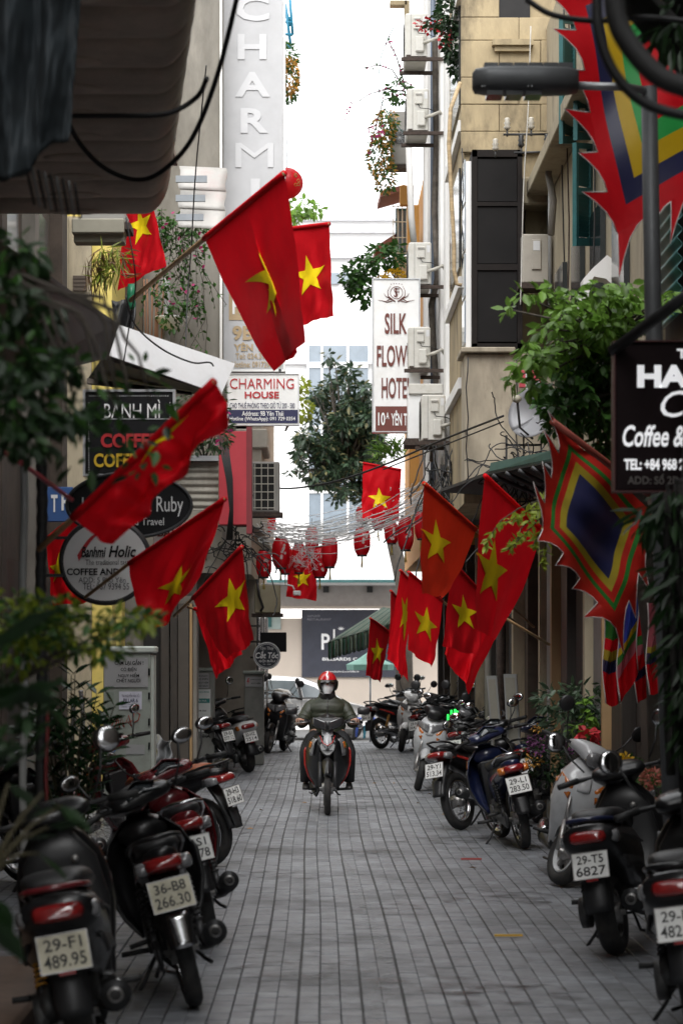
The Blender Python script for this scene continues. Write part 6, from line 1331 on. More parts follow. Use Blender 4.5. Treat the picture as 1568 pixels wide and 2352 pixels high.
# quilted jacket: torso and sleeves in one garment
def tr(z, cy, w, dd, n=30, p=2.3): return [rp3(w*sg(math.cos(2*PI*k/n), 2/p), cy + dd*sg(math.sin(2*PI*k/n), 2/p), z) for k in range(n)]
jk = MB(); rings = []
prof = [(.80, 26.44, .190, .155), (.88, 26.43, .200, .165), (.96, 26.42, .205, .165), (1.04, 26.405, .215, .165), (1.10, 26.395, .222, .155), (1.15, 26.39, .215, .138), (1.185, 26.385, .190, .118), (1.215, 26.375, .145, .10), (1.24, 26.37, .105, .09), (1.275, 26.365, .085, .082), (1.285, 26.365, .078, .075)]
def pz(z):
    for a, b in zip(prof, prof[1:]):
        if a[0] <= z <= b[0]:
            q = (z-a[0])/(b[0]-a[0]); return [a[i]+(b[i]-a[i])*q for i in range(4)]
    return prof[-1]
N = 46
for k in range(N+1):
    z = .80 + .485*k/N; _, cy, w, dd = pz(z); puff = 1 + .035*abs(math.sin(PI*(z-.80)/.092 + .3*math.sin(z*31))) - .02; rings.append([p_ + (p_ - rp3(0, cy, z))*(.09*noise.noise(p_*9) + .05*noise.noise(p_*21)) for p_ in tr(z, cy, w*puff, dd*puff)])
jk.loft(rings)
for s in (-1, 1):
    pts = [(s*.12, 26.39, 1.155), (s*.185, 26.385, 1.12), (s*.235, 26.34, 1.04), (s*.262, 26.28, .985), (s*.278, 26.20, .962), (s*.286, 26.10, .958), (s*.288, 26.05, .966)]; rr_ = [.080, .082, .076, .070, .060, .052, .046]; P_, r_ = [], []
    for i in range(len(pts)-1):
        for q in range(7): f = q/7; P_.append(rp3(*[a+(b-a)*f for a, b in zip(pts[i], pts[i+1])])); r_.append((rr_[i]*(1-f)+rr_[i+1]*f)*(1 + .06*abs(math.sin(PI*(i+f)*.9 + .6)) - .03 + .05*noise.noise(Vector((i+f, s*3, 2)))))
    P_.append(rp3(*pts[-1])); r_.append(.043); jk.tube(P_, r_, 14)
jk.build('jacket', JACK, rd); MB().tube([rp3(0, pz(z)[1]-pz(z)[3]*1.03-.002, z) for z in [.81+.04*k for k in range(12)]], .005, 5).build('zip', HELB, rd)
MB().loft([tr(1.20, 26.375, .11, .10, 18), tr(1.26, 26.35, .088, .09, 18), tr(1.315, 26.345, .082, .086, 18)]).build('scarf', M('black_knit', (.012, .011, .011), .85), rd)
tw = MB()
tw.loft([tr(.74, 26.45, .16, .15), tr(.80, 26.45, .19, .16), tr(.88, 26.45, .18, .15)])
for s in (-1, 1): tw.tube([rp3(s*.09, 26.42, .83), rp3(s*.17, 26.26, .775), rp3(s*.222, 26.09, .70), rp3(s*.240, 26.03, .645), rp3(s*.238, 26.07, .54), rp3(s*.236, 26.12, .42), rp3(s*.234, 26.14, .33)], [.090, .084, .070, .066, .064, .062, .062], 16)
tw.build('trousers', TROU, rd)
for s in (-1, 1): MB().loft([[rp3(s*.235 + .036*math.cos(2*PI*k/12)*w_, y_ , z_ + .03*math.sin(2*PI*k/12)*h_) for k in range(12)] for y_, z_, w_, h_ in ((26.24, .285, .6, .8), (26.20, .285, 1, 1.3), (26.12, .275, 1.05, 1.1), (26.04, .262, 1.1, .8), (25.98, .258, .7, .5))]).build('shoe', SHOE, rd)
# helmet and mask
hc = rp3(0, 26.335, 1.395)
def hel(th, ph, r=(.108, .128, .132)): return hc + Vector((math.sin(th)*math.cos(ph)*r[0], math.sin(th)*math.sin(ph)*r[1], math.cos(th)*r[2]))
hl_ = MB().shell(lambda u, v: hel(.02 + u*R(84 + 22*max(0, math.sin(v*2*PI))), v*2*PI), 14, 36, .014).build('helmet', HELR, rd)
MB().shell(lambda u, v: hel(R(74) + u*R(14), -PI + v*PI, (.112, .140 + .02*u, .130)), 4, 20, .008).build('helmet_peak', HELB, hl_)
for s in (-1, 1): MB().shell(lambda u, v: hel(R(80) + u*R(46), (R(10) - v*R(58)) if s > 0 else (PI - R(10) + v*R(58)), (.1105, .125, .132)), 6, 8, .010).build('ear_flap', HELB, hl_)
MB().shell(lambda u, v: hel(R(6) + u*R(60), -PI/2 + (v-.5)*.22 + .10*math.sin(u*7), (.110, .130, .1345)), 10, 3, .002).build('helmet_graphic', M('graphic_white', (.75, .75, .75), .3), hl_)
MB().tube([rp3(-.100, 26.30, 1.36), rp3(-.085, 26.28, 1.30), rp3(-.04, 26.265, 1.268)], .005, 5).build('chin_strap', GREYP, hl_)
MB().shell(lambda u, v: rp3((v-.5)*2*(.078 - .030*u**2), 26.245 - .028*math.cos((v-.5)*PI)*(.5+.5*math.sin(PI*min(1, u*1.2))) + .052*abs((v-.5)*2)**2, 1.385 - .108*u - .006*abs(v-.5) + .012*math.cos((v-.5)*PI)*(1-u)), 10, 14, .004).build('face_mask', MASK, rd)

# ------------------------------------------------------------------ white car in the cross street
d = 53.5
cz0 = -.20
car = thing('parked_car', 'white saloon car standing across the end of the alley', 'car', (Q(740, 0, d).x, d, cz0)); CARW = M('car_white', (.76, .76, .76), .2, coat=.8, var=.02)
def cx(x): return Q(x, 0, d).x
def cprof(pts, inset, y): 
    mz = cz0 + .75
    return [Vector((cx(x), y, cz0 + z)) for x, z in pts]
low = [(395, .35), (400, .62), (430, .82), (520, .90), (640, .92), (740, .90), (800, .84), (845, .74), (866, .62), (872, .42), (860, .28), (640, .22), (430, .24)]
rng = []
for dy, k in ((0.10, .97), (0.0, 1.0), (.25, 1.0), (1.45, 1.0), (1.7, 1.0), (1.62, .97)):
    rng.append([Vector((cx(634 + (x-634)*k), d + dy + (.06*abs(z-.6) if dy < .2 else 0), cz0 + .55 + (z-.55)*(1 if k == 1 else .92))) for x, z in low])
MB().loft(rng[:1] + rng[1:5]).build('body', CARW, car)
roof = [(440, .88), (500, 1.18), (545, 1.38), (620, 1.44), (690, 1.40), (745, 1.20), (790, .88)]
MB().loft([[Vector((cx(634+(x-634)*k), d + dy + .16*(z-.88), cz0+z)) for x, z in roof] for dy, k in ((.06, 1), (.08, 1), (1.4, 1), (1.42, 1))]).build('roof', CARW, car)
def win(name, pts, mat=FGLASS, pr=.012): MB().poly([Vector((cx(x), d + .06 + .16*(z-.88) - pr, cz0+z)) for x, z in pts], (0, .01, 0)).build(name, mat, car)
CGL = M('car_glass', (.10, .12, .13), .05, coat=1.)
win('side_window', [(520, .96), (600, .96), (606, 1.33), (560, 1.30), (530, 1.18)], CGL); win('side_window', [(610, .96), (688, .96), (676, 1.33), (615, 1.345)], CGL); win('side_window', [(697, .96), (752, .96), (725, 1.18), (688, 1.31)], CGL)
win('pillar', [(689, .93), (696, .93), (687, 1.33), (678, 1.33)], BLACKP, .016); win('window_rail', [(515, .925), (756, .925), (752, .955), (518, .955)], BLACKP, .016)
MB().box((cx(628), d-.006, cz0+.70), (cx(645), d+.02, cz0+.73), .005).build('door_handle', CARW, car); MB().box((cx(609), d-.004, cz0+.30), (cx(610), d+.004, cz0+.9)).build('door_seam', BLACKP, car); MB().box((cx(692), d-.004, cz0+.30), (cx(693), d+.004, cz0+.9)).build('door_seam', BLACKP, car)
MB().ell((cx(742), d-.06, cz0+.98), (.10, .08, .06), 10, 7).build('wing_mirror', CARW, car); MB().ell((cx(852), d+.05, cz0+.66), (.13, .06, .06), 12, 7).build('headlight', LENSC, car)
for x in (462, 800):
    w_ = MB().torus((cx(x), d+.12, cz0+.30), (0, 1, 0), .24, .075, 28, 8).build('wheel', TYRE, car); MB().cyl((cx(x), d+.06, cz0+.30), (cx(x), d+.12, cz0+.30), .19, 18).build('rim', ALLOY, w_)

# ------------------------------------------------------------------ plants
def leafmat(name, col, var=.35, tr_=.35, rough=.45): return M(name, col, rough, var=.12, isl=var, trans=tr_, spec=.5)
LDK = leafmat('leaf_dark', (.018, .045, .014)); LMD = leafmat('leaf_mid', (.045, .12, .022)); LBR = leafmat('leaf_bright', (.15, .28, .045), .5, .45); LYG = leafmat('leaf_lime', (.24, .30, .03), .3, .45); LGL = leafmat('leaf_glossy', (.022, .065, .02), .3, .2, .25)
LFAR = leafmat('leaf_far', (.030, .055, .028), .45, .3); LTAN = leafmat('leaf_dry', (.20, .12, .06), .35, .3, .8); BARK = M('bark', (.06, .05, .04), .9, var=.3, scale=12, bump=.4); STEM = M('stem', (.07, .06, .03), .8)
PYEL = leafmat('petal_yellow', (.70, .42, .02), .2, .3, .7); PORA = leafmat('petal_ochre', (.48, .25, .05), .25, .3, .7); PMAG = leafmat('petal_magenta', (.42, .04, .16), .25, .35, .7); PPUR = leafmat('petal_purple', (.16, .05, .14), .3, .3, .8); PRD = leafmat('petal_red', (.45, .02, .03), .25, .3, .6); PPK = leafmat('petal_coral', (.45, .14, .10), .3, .3, .7)
rg = random.Random(21)
def rv(): 
    while True:
        p = Vector((rg.uniform(-1, 1), rg.uniform(-1, 1), rg.uniform(-1, 1)))
        if 0.01 < p.length < 1: return p
def leaf(mb, p, dv, L, W, roll=None):
    dv = dv.normalized(); sd = dv.cross(Vector((0, 0, 1)))
    if sd.length < .05: sd = Vector((1, 0, 0))
    sd.normalize(); nr = sd.cross(dv); a = rg.uniform(-.9, .9) if roll is None else roll
    sd = sd*math.cos(a) + nr*math.sin(a); nr = sd.cross(dv)
    m_ = p + dv*L*.45 - nr*W*.18
    mb.add([p, p + dv*L*.30 + sd*W*.42, p + dv*L*.62 + sd*W*.40, p + dv*L - nr*W*.25, p + dv*L*.62 - sd*W*.40, p + dv*L*.30 - sd*W*.42, m_], [(0, 6, 2, 1), (6, 3, 2), (0, 5, 4, 6), (6, 4, 3)], True)
def cloud(mb, blobs, n, L, W, droop=.3, surf=.55):
    wts = [b[1][0]*b[1][2] for b in blobs]; tot = sum(wts)
    for (c, r), w in zip(blobs, wts):
        for _ in range(max(1, int(n*w/tot))):
            q = rv(); q = q.normalized()*(q.length ** (1-surf)); p = c + Vector((q.x*r[0], q.y*r[1], q.z*r[2]))
            dv = Vector((q.x, q.y, q.z*.5)) + rv()*.8 - Vector((0, 0, droop)); s = rg.uniform(.6, 1.25); leaf(mb, p, dv, L*s, W*s)
def pb(x, y, d, rx, ry, dep=None): return (Q(x, y, d), (S(rx, d), dep if dep else S(rx, d), S(ry, d)))
def clump(blobs, n, k0=.28, k1=.5, seed=4):               # break big masses into small uneven clumps
    q_ = random.Random(seed); out = []; wts = [b[1][0]*b[1][2] for b in blobs]; tot = sum(wts)
    for (c, r), w in zip(blobs, wts):
        for _ in range(max(2, round(n*w/tot))):
            a_ = q_.uniform(0, 6.283); f = q_.random() ** .45; z = q_.uniform(-1, 1); s_ = q_.uniform(k0, k1)
            out.append((c + Vector((math.cos(a_)*f*r[0]*1.02, q_.uniform(-.8, .8)*r[1], z*f*r[2]*1.02)), (r[0]*s_, r[1]*s_, r[2]*s_)))
    return out
def stems(mb, a, blobs, r0, r1, sag=0):
    for c, r in blobs:
        m_ = a.lerp(c, .5) + Vector((rg.uniform(-.05, .05), rg.uniform(-.05, .05), sag)); mb.tube([a, m_, c], [r0, (r0+r1)/2, r1], 6)
def plant(name, label, cat, base, parts, wood=None, group=None):
    t = thing(name, label, cat, base, group)
    for nm, mat, mb in parts: mb.build(nm, mat, t)['kind'] = 'stuff'
    if wood: wood[1].build(wood[0], BARK if len(wood) < 3 else wood[2], t)
    return t
def trailing(mb, st_, x, y, d, pts, n, L, W, mat=None):        # leaves along a hanging stem (photograph points)
    P_ = [Q(px, py, d + rg.uniform(-.1, .1)) for px, py in pts]; st_.tube(P_, .004, 5, False)
    for k in range(n):
        f = rg.random()*(len(P_)-1); i = min(int(f), len(P_)-2); p = P_[i].lerp(P_[i+1], f-i); leaf(mb, p, rv() + Vector((0, 0, -.4)), L*rg.uniform(.7, 1.2), W*rg.uniform(.7, 1.2))

# blurred vine at the left edge
mb, wd = MB(), MB()
bl_ = [pb(x, y, dd, rx, ry, .25) for x, y, dd, rx, ry in ((40, 590, 7.6, 60, 40), (20, 700, 7.2, 60, 60), (90, 720, 7.6, 55, 40), (30, 830, 7, 70, 50), (120, 840, 7.4, 60, 45), (50, 930, 7, 70, 45), (150, 950, 7.3, 70, 40), (40, 1010, 7, 60, 40))]
bl_s = [pb(x, y, dd, rx, ry, .25) for x, y, dd, rx, ry in ((210, 850, 7.8, 55, 35), (250, 930, 7.8, 60, 40), (290, 1010, 8, 60, 50), (320, 870, 8, 45, 40), (370, 950, 8.4, 30, 40), (330, 1060, 8.2, 50, 50), (180, 1060, 7.6, 50, 40))]
cloud(mb, bl_, 640, .062, .034, .5, .3); mb2 = MB(); cloud(mb2, bl_, 190, .06, .032, .3, .3); cloud(mb2, bl_s, 46, .06, .032, .3, .3); cloud(mb, bl_s, 44, .06, .032, .3, .3)
for k in range(9): wd.tube([Q(rg.uniform(-40, 60), rg.uniform(560, 700), 7.4)] + [Q(60 + k*26 + q*22 + rg.uniform(-12, 12), 690 + q*75 + rg.uniform(-30, 30), 7.4) for q in range(4)], [.008, .007, .006, .005, .003], 6)
plant('climbing_vine', 'blurred dark green vine hanging over the awning at the left edge', 'vine', Q(20, 1100, 7.2), (('foliage', LDK, mb), ('young_foliage', LMD, mb2)), ('stems', wd))
# pale blurred shrub
mb, mb2, wd = MB(), MB(), MB(); bl_ = [pb(x, y, 8, rx, ry, .3) for x, y, rx, ry in ((60, 1440, 80, 50), (170, 1450, 80, 50), (230, 1480, 60, 32), (290, 1430, 60, 22), (330, 1420, 40, 20), (120, 1400, 70, 30), (30, 1390, 50, 30), (60, 1500, 70, 40))]
cloud(mb, bl_, 420, .05, .026, .2, .3); cloud(mb2, bl_, 420, .05, .026, .2, .3); stems(wd, Q(-20, 1600, 8), bl_, .008, .003)
plant('leafy_shrub', 'out of focus yellow green shrub in front of the round sign', 'shrub', Q(-20, 1700, 8), (('foliage', LMD, mb), ('young_foliage', LYG, mb2)), ('stems', wd))
# broad dark leaves and grey stalks close to the lens
mb, wd = MB(), MB()
for x0, y0, x1, y1, L in ((-60, 1520, 140, 1372, .30), (-60, 1590, 150, 1600, .28), (-40, 1640, 150, 1545, .26), (-60, 1760, 60, 1700, .2), (-30, 2110, 60, 2200, .14), (-20, 2060, 30, 2140, .12)):
    p, q = Q(x0, y0, 6.0), Q(x1, y1, 6.1); leaf(mb, p, q-p, (q-p).length, (q-p).length*.42, .5)
for x, y in ((60, 1880), (110, 1900), (90, 1960), (40, 1930), (140, 1850), (20, 1800), (100, 1820)):
    p = Q(x, y, 6.3); wd.tube([Q(-30, 2010, 6.2), p.lerp(Q(-30, 2010, 6.2), .4) + Vector((0, 0, .02)), p], [.006, .005, .004], 6); leaf(mb, p, Vector((rg.uniform(.2, 1), 0, rg.uniform(-.8, .5))), .11, .045)
for k in range(40):
    p = Q(rg.uniform(-20, 130), rg.uniform(1560, 1760), 6.6); leaf(mb, p, rv(), .09, .04)
plant('broad_leaf_plant', 'near black broad leaved plant blurred at the left edge', 'plant', Q(-30, 2100, 6.2), (('foliage', LDK, mb),), ('stems', wd, STEM))
# glossy zz-like plant in front of the cabinet
mb, wd = MB(), MB(); base = Q(165, 0, 14); base.z = .35
for k in range(24):
    a_ = -1.25 + 2.6*k/23; tipx = 165 + 120*math.sin(a_)*(.6 + .4*rg.random()); tipy = 1570 + 90*abs(math.sin(a_)) + rg.uniform(-40, 60); dd = 14 + rg.uniform(-.4, .4)
    T = Q(tipx, tipy, dd); P_ = [base.lerp(T, f) + Vector((0, 0, .12*math.sin(PI*f))) for f in [q/9 for q in range(10)]]; wd.tube(P_, [.008 - .0006*q for q in range(10)], 6)
    for q in range(3, 10):
        for s in (-1, 1):
            tn = (P_[min(q+1, 9)] - P_[q-1]).normalized(); sd = Vector((tn.z, 0, -tn.x)); leaf(mb, P_[q], tn*.7 + sd*s*.8 + Vector((0, rg.uniform(-.4, .4), 0)), .12, .056, rg.uniform(-.4, .4))
t = plant('potted_plant', 'glossy dark feather leaved plant in front of the electric cabinet', 'plant', (base.x, base.y, 0), (('foliage', LGL, mb),), ('stems', wd, STEM))
MB().loft([hr_ for hr_ in ([[base + Vector((math.cos(2*PI*k/18)*r_, math.sin(2*PI*k/18)*r_, z_)) for k in range(18)] for r_, z_ in ((.13, -.35), (.17, -.02), (.18, 0), (.16, .0), (.15, -.04))])]).build('pot', MATS['terracotta'], t)
# spider plant in a hanging basket
mb, mb2 = MB(), MB()
for k in range(150):
    p = Q(rg.uniform(215, 285), rg.uniform(565, 640), 19.3); m_ = mb if rg.random() < .6 else mb2; leaf(m_, p, rv() + Vector((0, 0, -.5)), .16, .018)
for k in range(60): leaf(mb2, Q(rg.uniform(196, 240), rg.uniform(570, 660), 19.4), Vector((rg.uniform(-.4, .4), 0, -1)), .17, .016)
plant('spider_plant', 'straggly spider plant hanging below the outdoor unit under the canopy', 'plant', Q(245, 650, 19.3), (('foliage', LYG, mb), ('dry_foliage', LTAN, mb2)))
# creeper on the concrete wall, with white wall planter
mb, mb2, wd = MB(), MB(), MB()
for k in range(26):
    x = rg.uniform(362, 475); y0 = rg.uniform(478, 520); ln = rg.uniform(60, 330); trailing(mb, wd, 0, 0, 29.7, [(x + rg.uniform(-14, 14)*q, y0 + ln*q/4) for q in range(5)], 22, .07, .045)
cloud(mb, [pb(430, 515, 29.6, 60, 22, .3), pb(390, 700, 29.6, 30, 60, .2), pb(440, 690, 29.6, 25, 30, .2)], 260, .075, .05)
for k in range(26): leaf(mb2, Q(rg.uniform(370, 470), rg.uniform(480, 740), 29.4), rv(), .06, .05)
plant('climbing_creeper', 'thin creeper with magenta flowers trailing down the concrete wall', 'creeper', Q(420, 900, 29.7), (('foliage', LMD, mb), ('flowers', PMAG, mb2)), ('stems', wd))
wp_ = thing('wall_planter', 'white half round planter fixed on the concrete wall', 'planter', Q(395, 757, 29.9)); c = Q(395, 728, 30.2)
MB().loft([[c + Vector((math.cos(PI+PI*k/12)*r_, -.02 + math.sin(PI+PI*k/12)*r_*.8, z_)) for k in range(13)] for r_, z_ in ((.03, -.17), (.12, -.15), (.20, -.02), (.215, 0))], smooth=True).build('bowl', WT2, wp_)
# shrub behind the streaming flag
mb, wd = MB(), MB(); bl_ = [pb(450, 930, 25, 60, 45, .4), pb(490, 990, 25, 40, 50, .4), pb(430, 1000, 25, 40, 50, .4), pb(490, 920, 25, 40, 35, .4)]; cloud(mb, bl_, 700, .085, .04); stems(wd, Q(470, 1060, 25.2), bl_, .012, .004); mb2 = MB()
for k in range(14): leaf(mb2, Q(rg.uniform(460, 530), rg.uniform(930, 1040), 24.6), rv(), .06, .05)
plant('balcony_shrub', 'bushy dull green shrub between the streaming flag and crimson panel', 'shrub', Q(470, 1060, 25), (('foliage', leafmat('leaf_dull', (.05, .09, .04)), mb), ('flowers', PMAG, mb2)), ('stems', wd))
mb = MB(); cloud(mb, [(Vector((Q(383, 0, 30).x, 30.0, .18)), (.16, .12, .2))], 260, .05, .03, 0); plant('small_bush', 'small bright green bush at the foot of the timber post', 'bush', (Q(383, 0, 30).x, 30, 0), (('foliage', LBR, mb),))
# street tree on the right
mb, mb2, wd = MB(), MB(), MB(); base = Vector((2.42, 16.9, 0))
bl_ = [pb(x, y, dd, rx, ry, .5) for x, y, dd, rx, ry in ((1210, 690, 15.8, 38, 20), (1270, 690, 15.8, 50, 22), (1250, 760, 15.6, 50, 35), (1215, 830, 15.6, 38, 45), (1330, 740, 15.8, 55, 50), (1400, 700, 16, 60, 32), (1450, 690, 16, 50, 28), (1530, 700, 16, 50, 30), (1300, 810, 15.8, 50, 40), (1400, 770, 16, 60, 50), (1195, 880, 15.6, 22, 30))]
bl_ = clump(bl_, 60, .3, .55, 9); cloud(mb, bl_, 1500, .092, .056, .45, .3)
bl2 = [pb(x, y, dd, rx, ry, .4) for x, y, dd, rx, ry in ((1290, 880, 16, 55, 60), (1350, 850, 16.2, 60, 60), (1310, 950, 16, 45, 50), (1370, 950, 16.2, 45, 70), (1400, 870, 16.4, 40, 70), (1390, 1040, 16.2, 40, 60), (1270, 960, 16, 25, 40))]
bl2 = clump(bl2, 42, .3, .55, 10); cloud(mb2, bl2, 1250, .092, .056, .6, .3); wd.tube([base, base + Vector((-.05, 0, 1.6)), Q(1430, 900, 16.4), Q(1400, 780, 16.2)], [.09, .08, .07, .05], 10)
stems(wd, Q(1400, 800, 16.2), bl_, .014, .004, .05); stems(wd, Q(1410, 900, 16.3), bl2, .012, .004)
plant('street_tree', 'leafy green street tree spreading out over the café sign', 'tree', base, (('crown', LBR, mb), ('lower_crown', LMD, mb2)), ('trunk', wd))  # second leaf mass is the darker, ivy-like lower foliage
mb, wd = MB(), MB()
for pts in (((1268, 1150), (1230, 1152), (1190, 1168), (1150, 1195), (1125, 1230), (1112, 1255)), ((1262, 1165), (1235, 1195), (1205, 1225), (1180, 1250), (1165, 1262)), ((1262, 1185), (1235, 1230), (1222, 1255)), ((1264, 1200), (1252, 1250), (1245, 1300)), ((1262, 1160), (1230, 1180), (1195, 1215), (1180, 1258)), ((1262, 1170), (1215, 1172), (1160, 1200))): trailing(mb, wd, 0, 0, 15.4, pts, 38, .062, .03)
plant('arching_sprig', 'lime green arching sprigs in front of the tallest flag', 'plant', Q(1268, 1180, 15.4), (('foliage', leafmat('leaf_sprig', (.34, .42, .05), .25, .5), mb),), ('stems', wd, STEM))
# fig with aerial roots at the right edge
mb, wd = MB(), MB()
for k in range(46):
    x = rg.uniform(1522, 1610); y0 = rg.uniform(1100, 1180); P_ = [Q(x + rg.uniform(-9, 9) + (k % 5)*2*q, y0 + q*130, 10.6 + rg.uniform(-.2, .2)) for q in range(rg.randint(4, 7))]; wd.tube(P_, rg.uniform(.006, .022), 6)
wd.tube([(1.83, 10.9, 0), (1.80, 10.9, 1.2), (1.78, 10.9, 2.4), (1.86, 10.9, 4.2)], [.17, .15, .15, .13], 12)
cloud(mb, [pb(1550, 1170, 10.5, 60, 50, .3), pb(1490, 1190, 10.6, 30, 45, .2), pb(1555, 1330, 10.5, 50, 90, .3), pb(1575, 1500, 10.5, 40, 120, .3), pb(1585, 1640, 10.4, 35, 120, .3), pb(1550, 60, 9.5, 60, 50, .3)], 620, .12, .030, .9, .3)
cloud(mb, [(Vector((x, y, z)), (rx, ry, .45)) for x, y, z, rx, ry in ((1.6, 9, 5.3, 1.1, 1.6), (.5, 8, 5.2, 1.1, 1.6), (1.7, 12, 5.9, 1.0, 1.4), (1.2, 5.5, 4.6, 1.2, 1.6), (-.3, 5.5, 4.5, 1.0, 1.6), (.6, 2.5, 4.2, 1.4, 1.6), (.6, 11.2, 6.0, 1.0, 1.3))], 2600, .26, .13, .3, .3)  # overhead crown, out of view, added to shade the near alley
for x, y, z in ((1.6, 9, 5.2), (.5, 8, 5.1), (1.7, 12, 5.8), (1.2, 5.5, 4.5), (-.3, 5.5, 4.5), (.6, 11.2, 5.9)): wd.tube([(1.86, 10.9, 4.2), (1.8*.5+x*.5, 10.9*.5+y*.5, z-.2), (x, y, z)], [.09, .06, .02], 7)  # limbs carrying the added overhead crown
plant('fig_tree', 'dark fig with hanging aerial roots at the right edge', 'tree', (1.83, 10.9, 0), (('crown', LDK, mb),), ('trunk', wd, M('fig_bark', (.018, .016, .014), .9, var=.4, scale=10, bump=.5)))
# shrubs and flowers by the right hand wall
mb, mb2, mb3, wd = MB(), MB(), MB(), MB(); bl_ = [pb(x, y, 20.4, rx, ry, .35) for x, y, rx, ry in ((1280, 1610, 50, 30), (1340, 1600, 50, 35), (1310, 1650, 60, 40), (1380, 1650, 50, 50), (1420, 1690, 40, 60))]; cloud(mb, bl_, 800, .10, .04, .2); stems(wd, Vector((Q(1340, 0, 20.5).x, 20.5, .2)), bl_, .012, .004)
cloud(mb2, [pb(1350, 1640, 20, 14, 40, .1), pb(1330, 1680, 20, 16, 25, .1)], 70, .09, .06); cloud(mb3, [pb(1350, 1690, 19.8, 18, 16, .1), pb(1390, 1735, 19.8, 14, 12, .1), pb(1478, 1620, 19.8, 8, 10, .1)], 90, .07, .06)
plant('potted_shrub', 'grey green shrub with red bows behind the silver scooter', 'shrub', (Q(1340, 0, 20.5).x, 20.5, 0), (('foliage', leafmat('leaf_sage', (.05, .085, .045)), mb), ('young_foliage', LBR, mb2), ('red_bows', PRD, mb3)), ('stems', wd))
mb, mb2, mb3 = MB(), MB(), MB(); cloud(mb, [pb(1260, 1740, 22, 45, 60, .3), pb(1320, 1760, 22, 40, 60, .3), pb(1230, 1720, 22, 25, 30, .3)], 700, .07, .03, 0); cloud(mb2, [pb(1250, 1700, 21.8, 36, 15, .2), pb(1320, 1715, 21.8, 25, 16, .2), pb(1230, 1720, 21.7, 18, 14, .2)], 330, .035, .02, 0); cloud(mb3, [pb(1225, 1745, 21.7, 18, 15, .1), pb(1245, 1672, 21.8, 26, 10, .1)], 150, .035, .02, 0)
plant('flower_bed', 'dark bed of purple chrysanthemums between the navy motorcycle and silver scooter', 'flowers', (Q(1270, 0, 22).x, 22, 0), (('foliage', LDK, mb), ('purple_flowers', PPUR, mb2), ('rust_flowers', PORA, mb3)))
mb, mb2, mb3 = MB(), MB(), MB(); cloud(mb, [pb(1490, 1830, 16.2, 30, 60, .2), pb(1440, 1790, 17, 40, 50, .3)], 420, .06, .03, 0); cloud(mb2, [pb(1495, 1785, 16, 24, 18, .15), pb(1475, 1812, 16, 18, 12, .1)], 260, .035, .018, 0); cloud(mb3, [pb(1430, 1745, 16.6, 22, 10, .1), pb(1418, 1752, 16.6, 10, 8, .1)], 150, .035, .018, 0)
plant('flower_pot', 'coral and yellow chrysanthemums beside the lamp pole', 'flowers', (Q(1480, 0, 16.4).x, 16.4, 0), (('foliage', LMD, mb), ('coral_flowers', PPK, mb2), ('yellow_flowers', PYEL, mb3)))
# balcony flowers on the orange house and the bush above the hotel sign
mb, mb2, wd = MB(), MB(), MB(); bl_ = [pb(x, y, 36, rx, ry, .4) for x, y, rx, ry in ((880, 300, 26, 40), (872, 360, 28, 45), (885, 405, 24, 40), (892, 280, 20, 25))]; cloud(mb, bl_, 650, .075, .045); cloud(mb2, bl_, 620, .05, .045, 0, .8); stems(wd, Q(900, 330, 36.3), bl_, .012, .004)
plant('balcony_flowers', 'ochre flowering bush beside the caged fan unit', 'bush', Q(900, 420, 36.3), (('foliage', LMD, mb), ('flowers', PORA, mb2)), ('stems', wd))
mb, mb2, wd = MB(), MB(), MB(); bl_ = [pb(x, y, 33.5, rx, ry, .35) for x, y, rx, ry in ((810, 640, 25, 30), (835, 615, 28, 30), (870, 590, 30, 28), (830, 665, 26, 22), (905, 590, 22, 30), (845, 680, 15, 20))]; cloud(mb, bl_, 620, .11, .07); cloud(mb2, [pb(905, 635, 33.3, 28, 14, .2), pb(880, 640, 33.3, 14, 8, .1)], 200, .05, .045, 0); stems(wd, Q(915, 650, 33.6), bl_, .014, .005)
plant('balcony_bush', 'green bush with yellow blooms above the white hotel sign', 'bush', Q(915, 660, 33.6), (('foliage', LMD, mb), ('yellow_flowers', PYEL, mb2)), ('stems', wd))
mb, mb2, wd = MB(), MB(), MB()
for pts in (((930, 210), (890, 205), (850, 215), (810, 240), (785, 280)), ((930, 205), (900, 160), (870, 150), (835, 155)), ((925, 215), (880, 230), (860, 300), (845, 360)), ((930, 200), (910, 130), (890, 90))):
    P_ = [Q(x, y, 35) for x, y in pts]; wd.tube(P_, [.012, .009, .007, .005, .003][:len(P_)], 5)
    for k in range(26): f = rg.random()*(len(P_)-1); i = min(int(f), len(P_)-2); leaf(mb2 if rg.random() < .8 else mb, P_[i].lerp(P_[i+1], f-i) + rv()*.06, rv(), .05, .045)
cloud(mb, [pb(915, 210, 35, 28, 25, .3)], 150, .08, .05); cloud(mb2, [pb(862, 300, 35, 18, 12, .2), pb(935, 190, 35, 8, 14, .1)], 44, .055, .05)
plant('bougainvillea', 'wiry bougainvillea with magenta flecks reaching into the sky', 'shrub', Q(930, 240, 35), (('foliage', LMD, mb), ('flowers', PMAG, mb2)), ('stems', wd))
mb, mb2 = MB(), MB(); cloud(mb, [pb(1032, 30, 27, 26, 50, .3), pb(1038, 90, 27, 18, 50, .3), pb(1044, 150, 27, 10, 30, .2), pb(1000, 50, 28.5, 22, 12, .2)], 620, .08, .05); cloud(mb2, [pb(985, 60, 28.6, 34, 14, .2), pb(1020, 90, 27, 14, 20, .2)], 90, .05, .045, 0)
plant('hanging_vine', 'dark vine with red blossoms hanging over the topmost outdoor unit', 'vine', Q(1040, 190, 27), (('foliage', LDK, mb), ('flowers', PRD, mb2)))
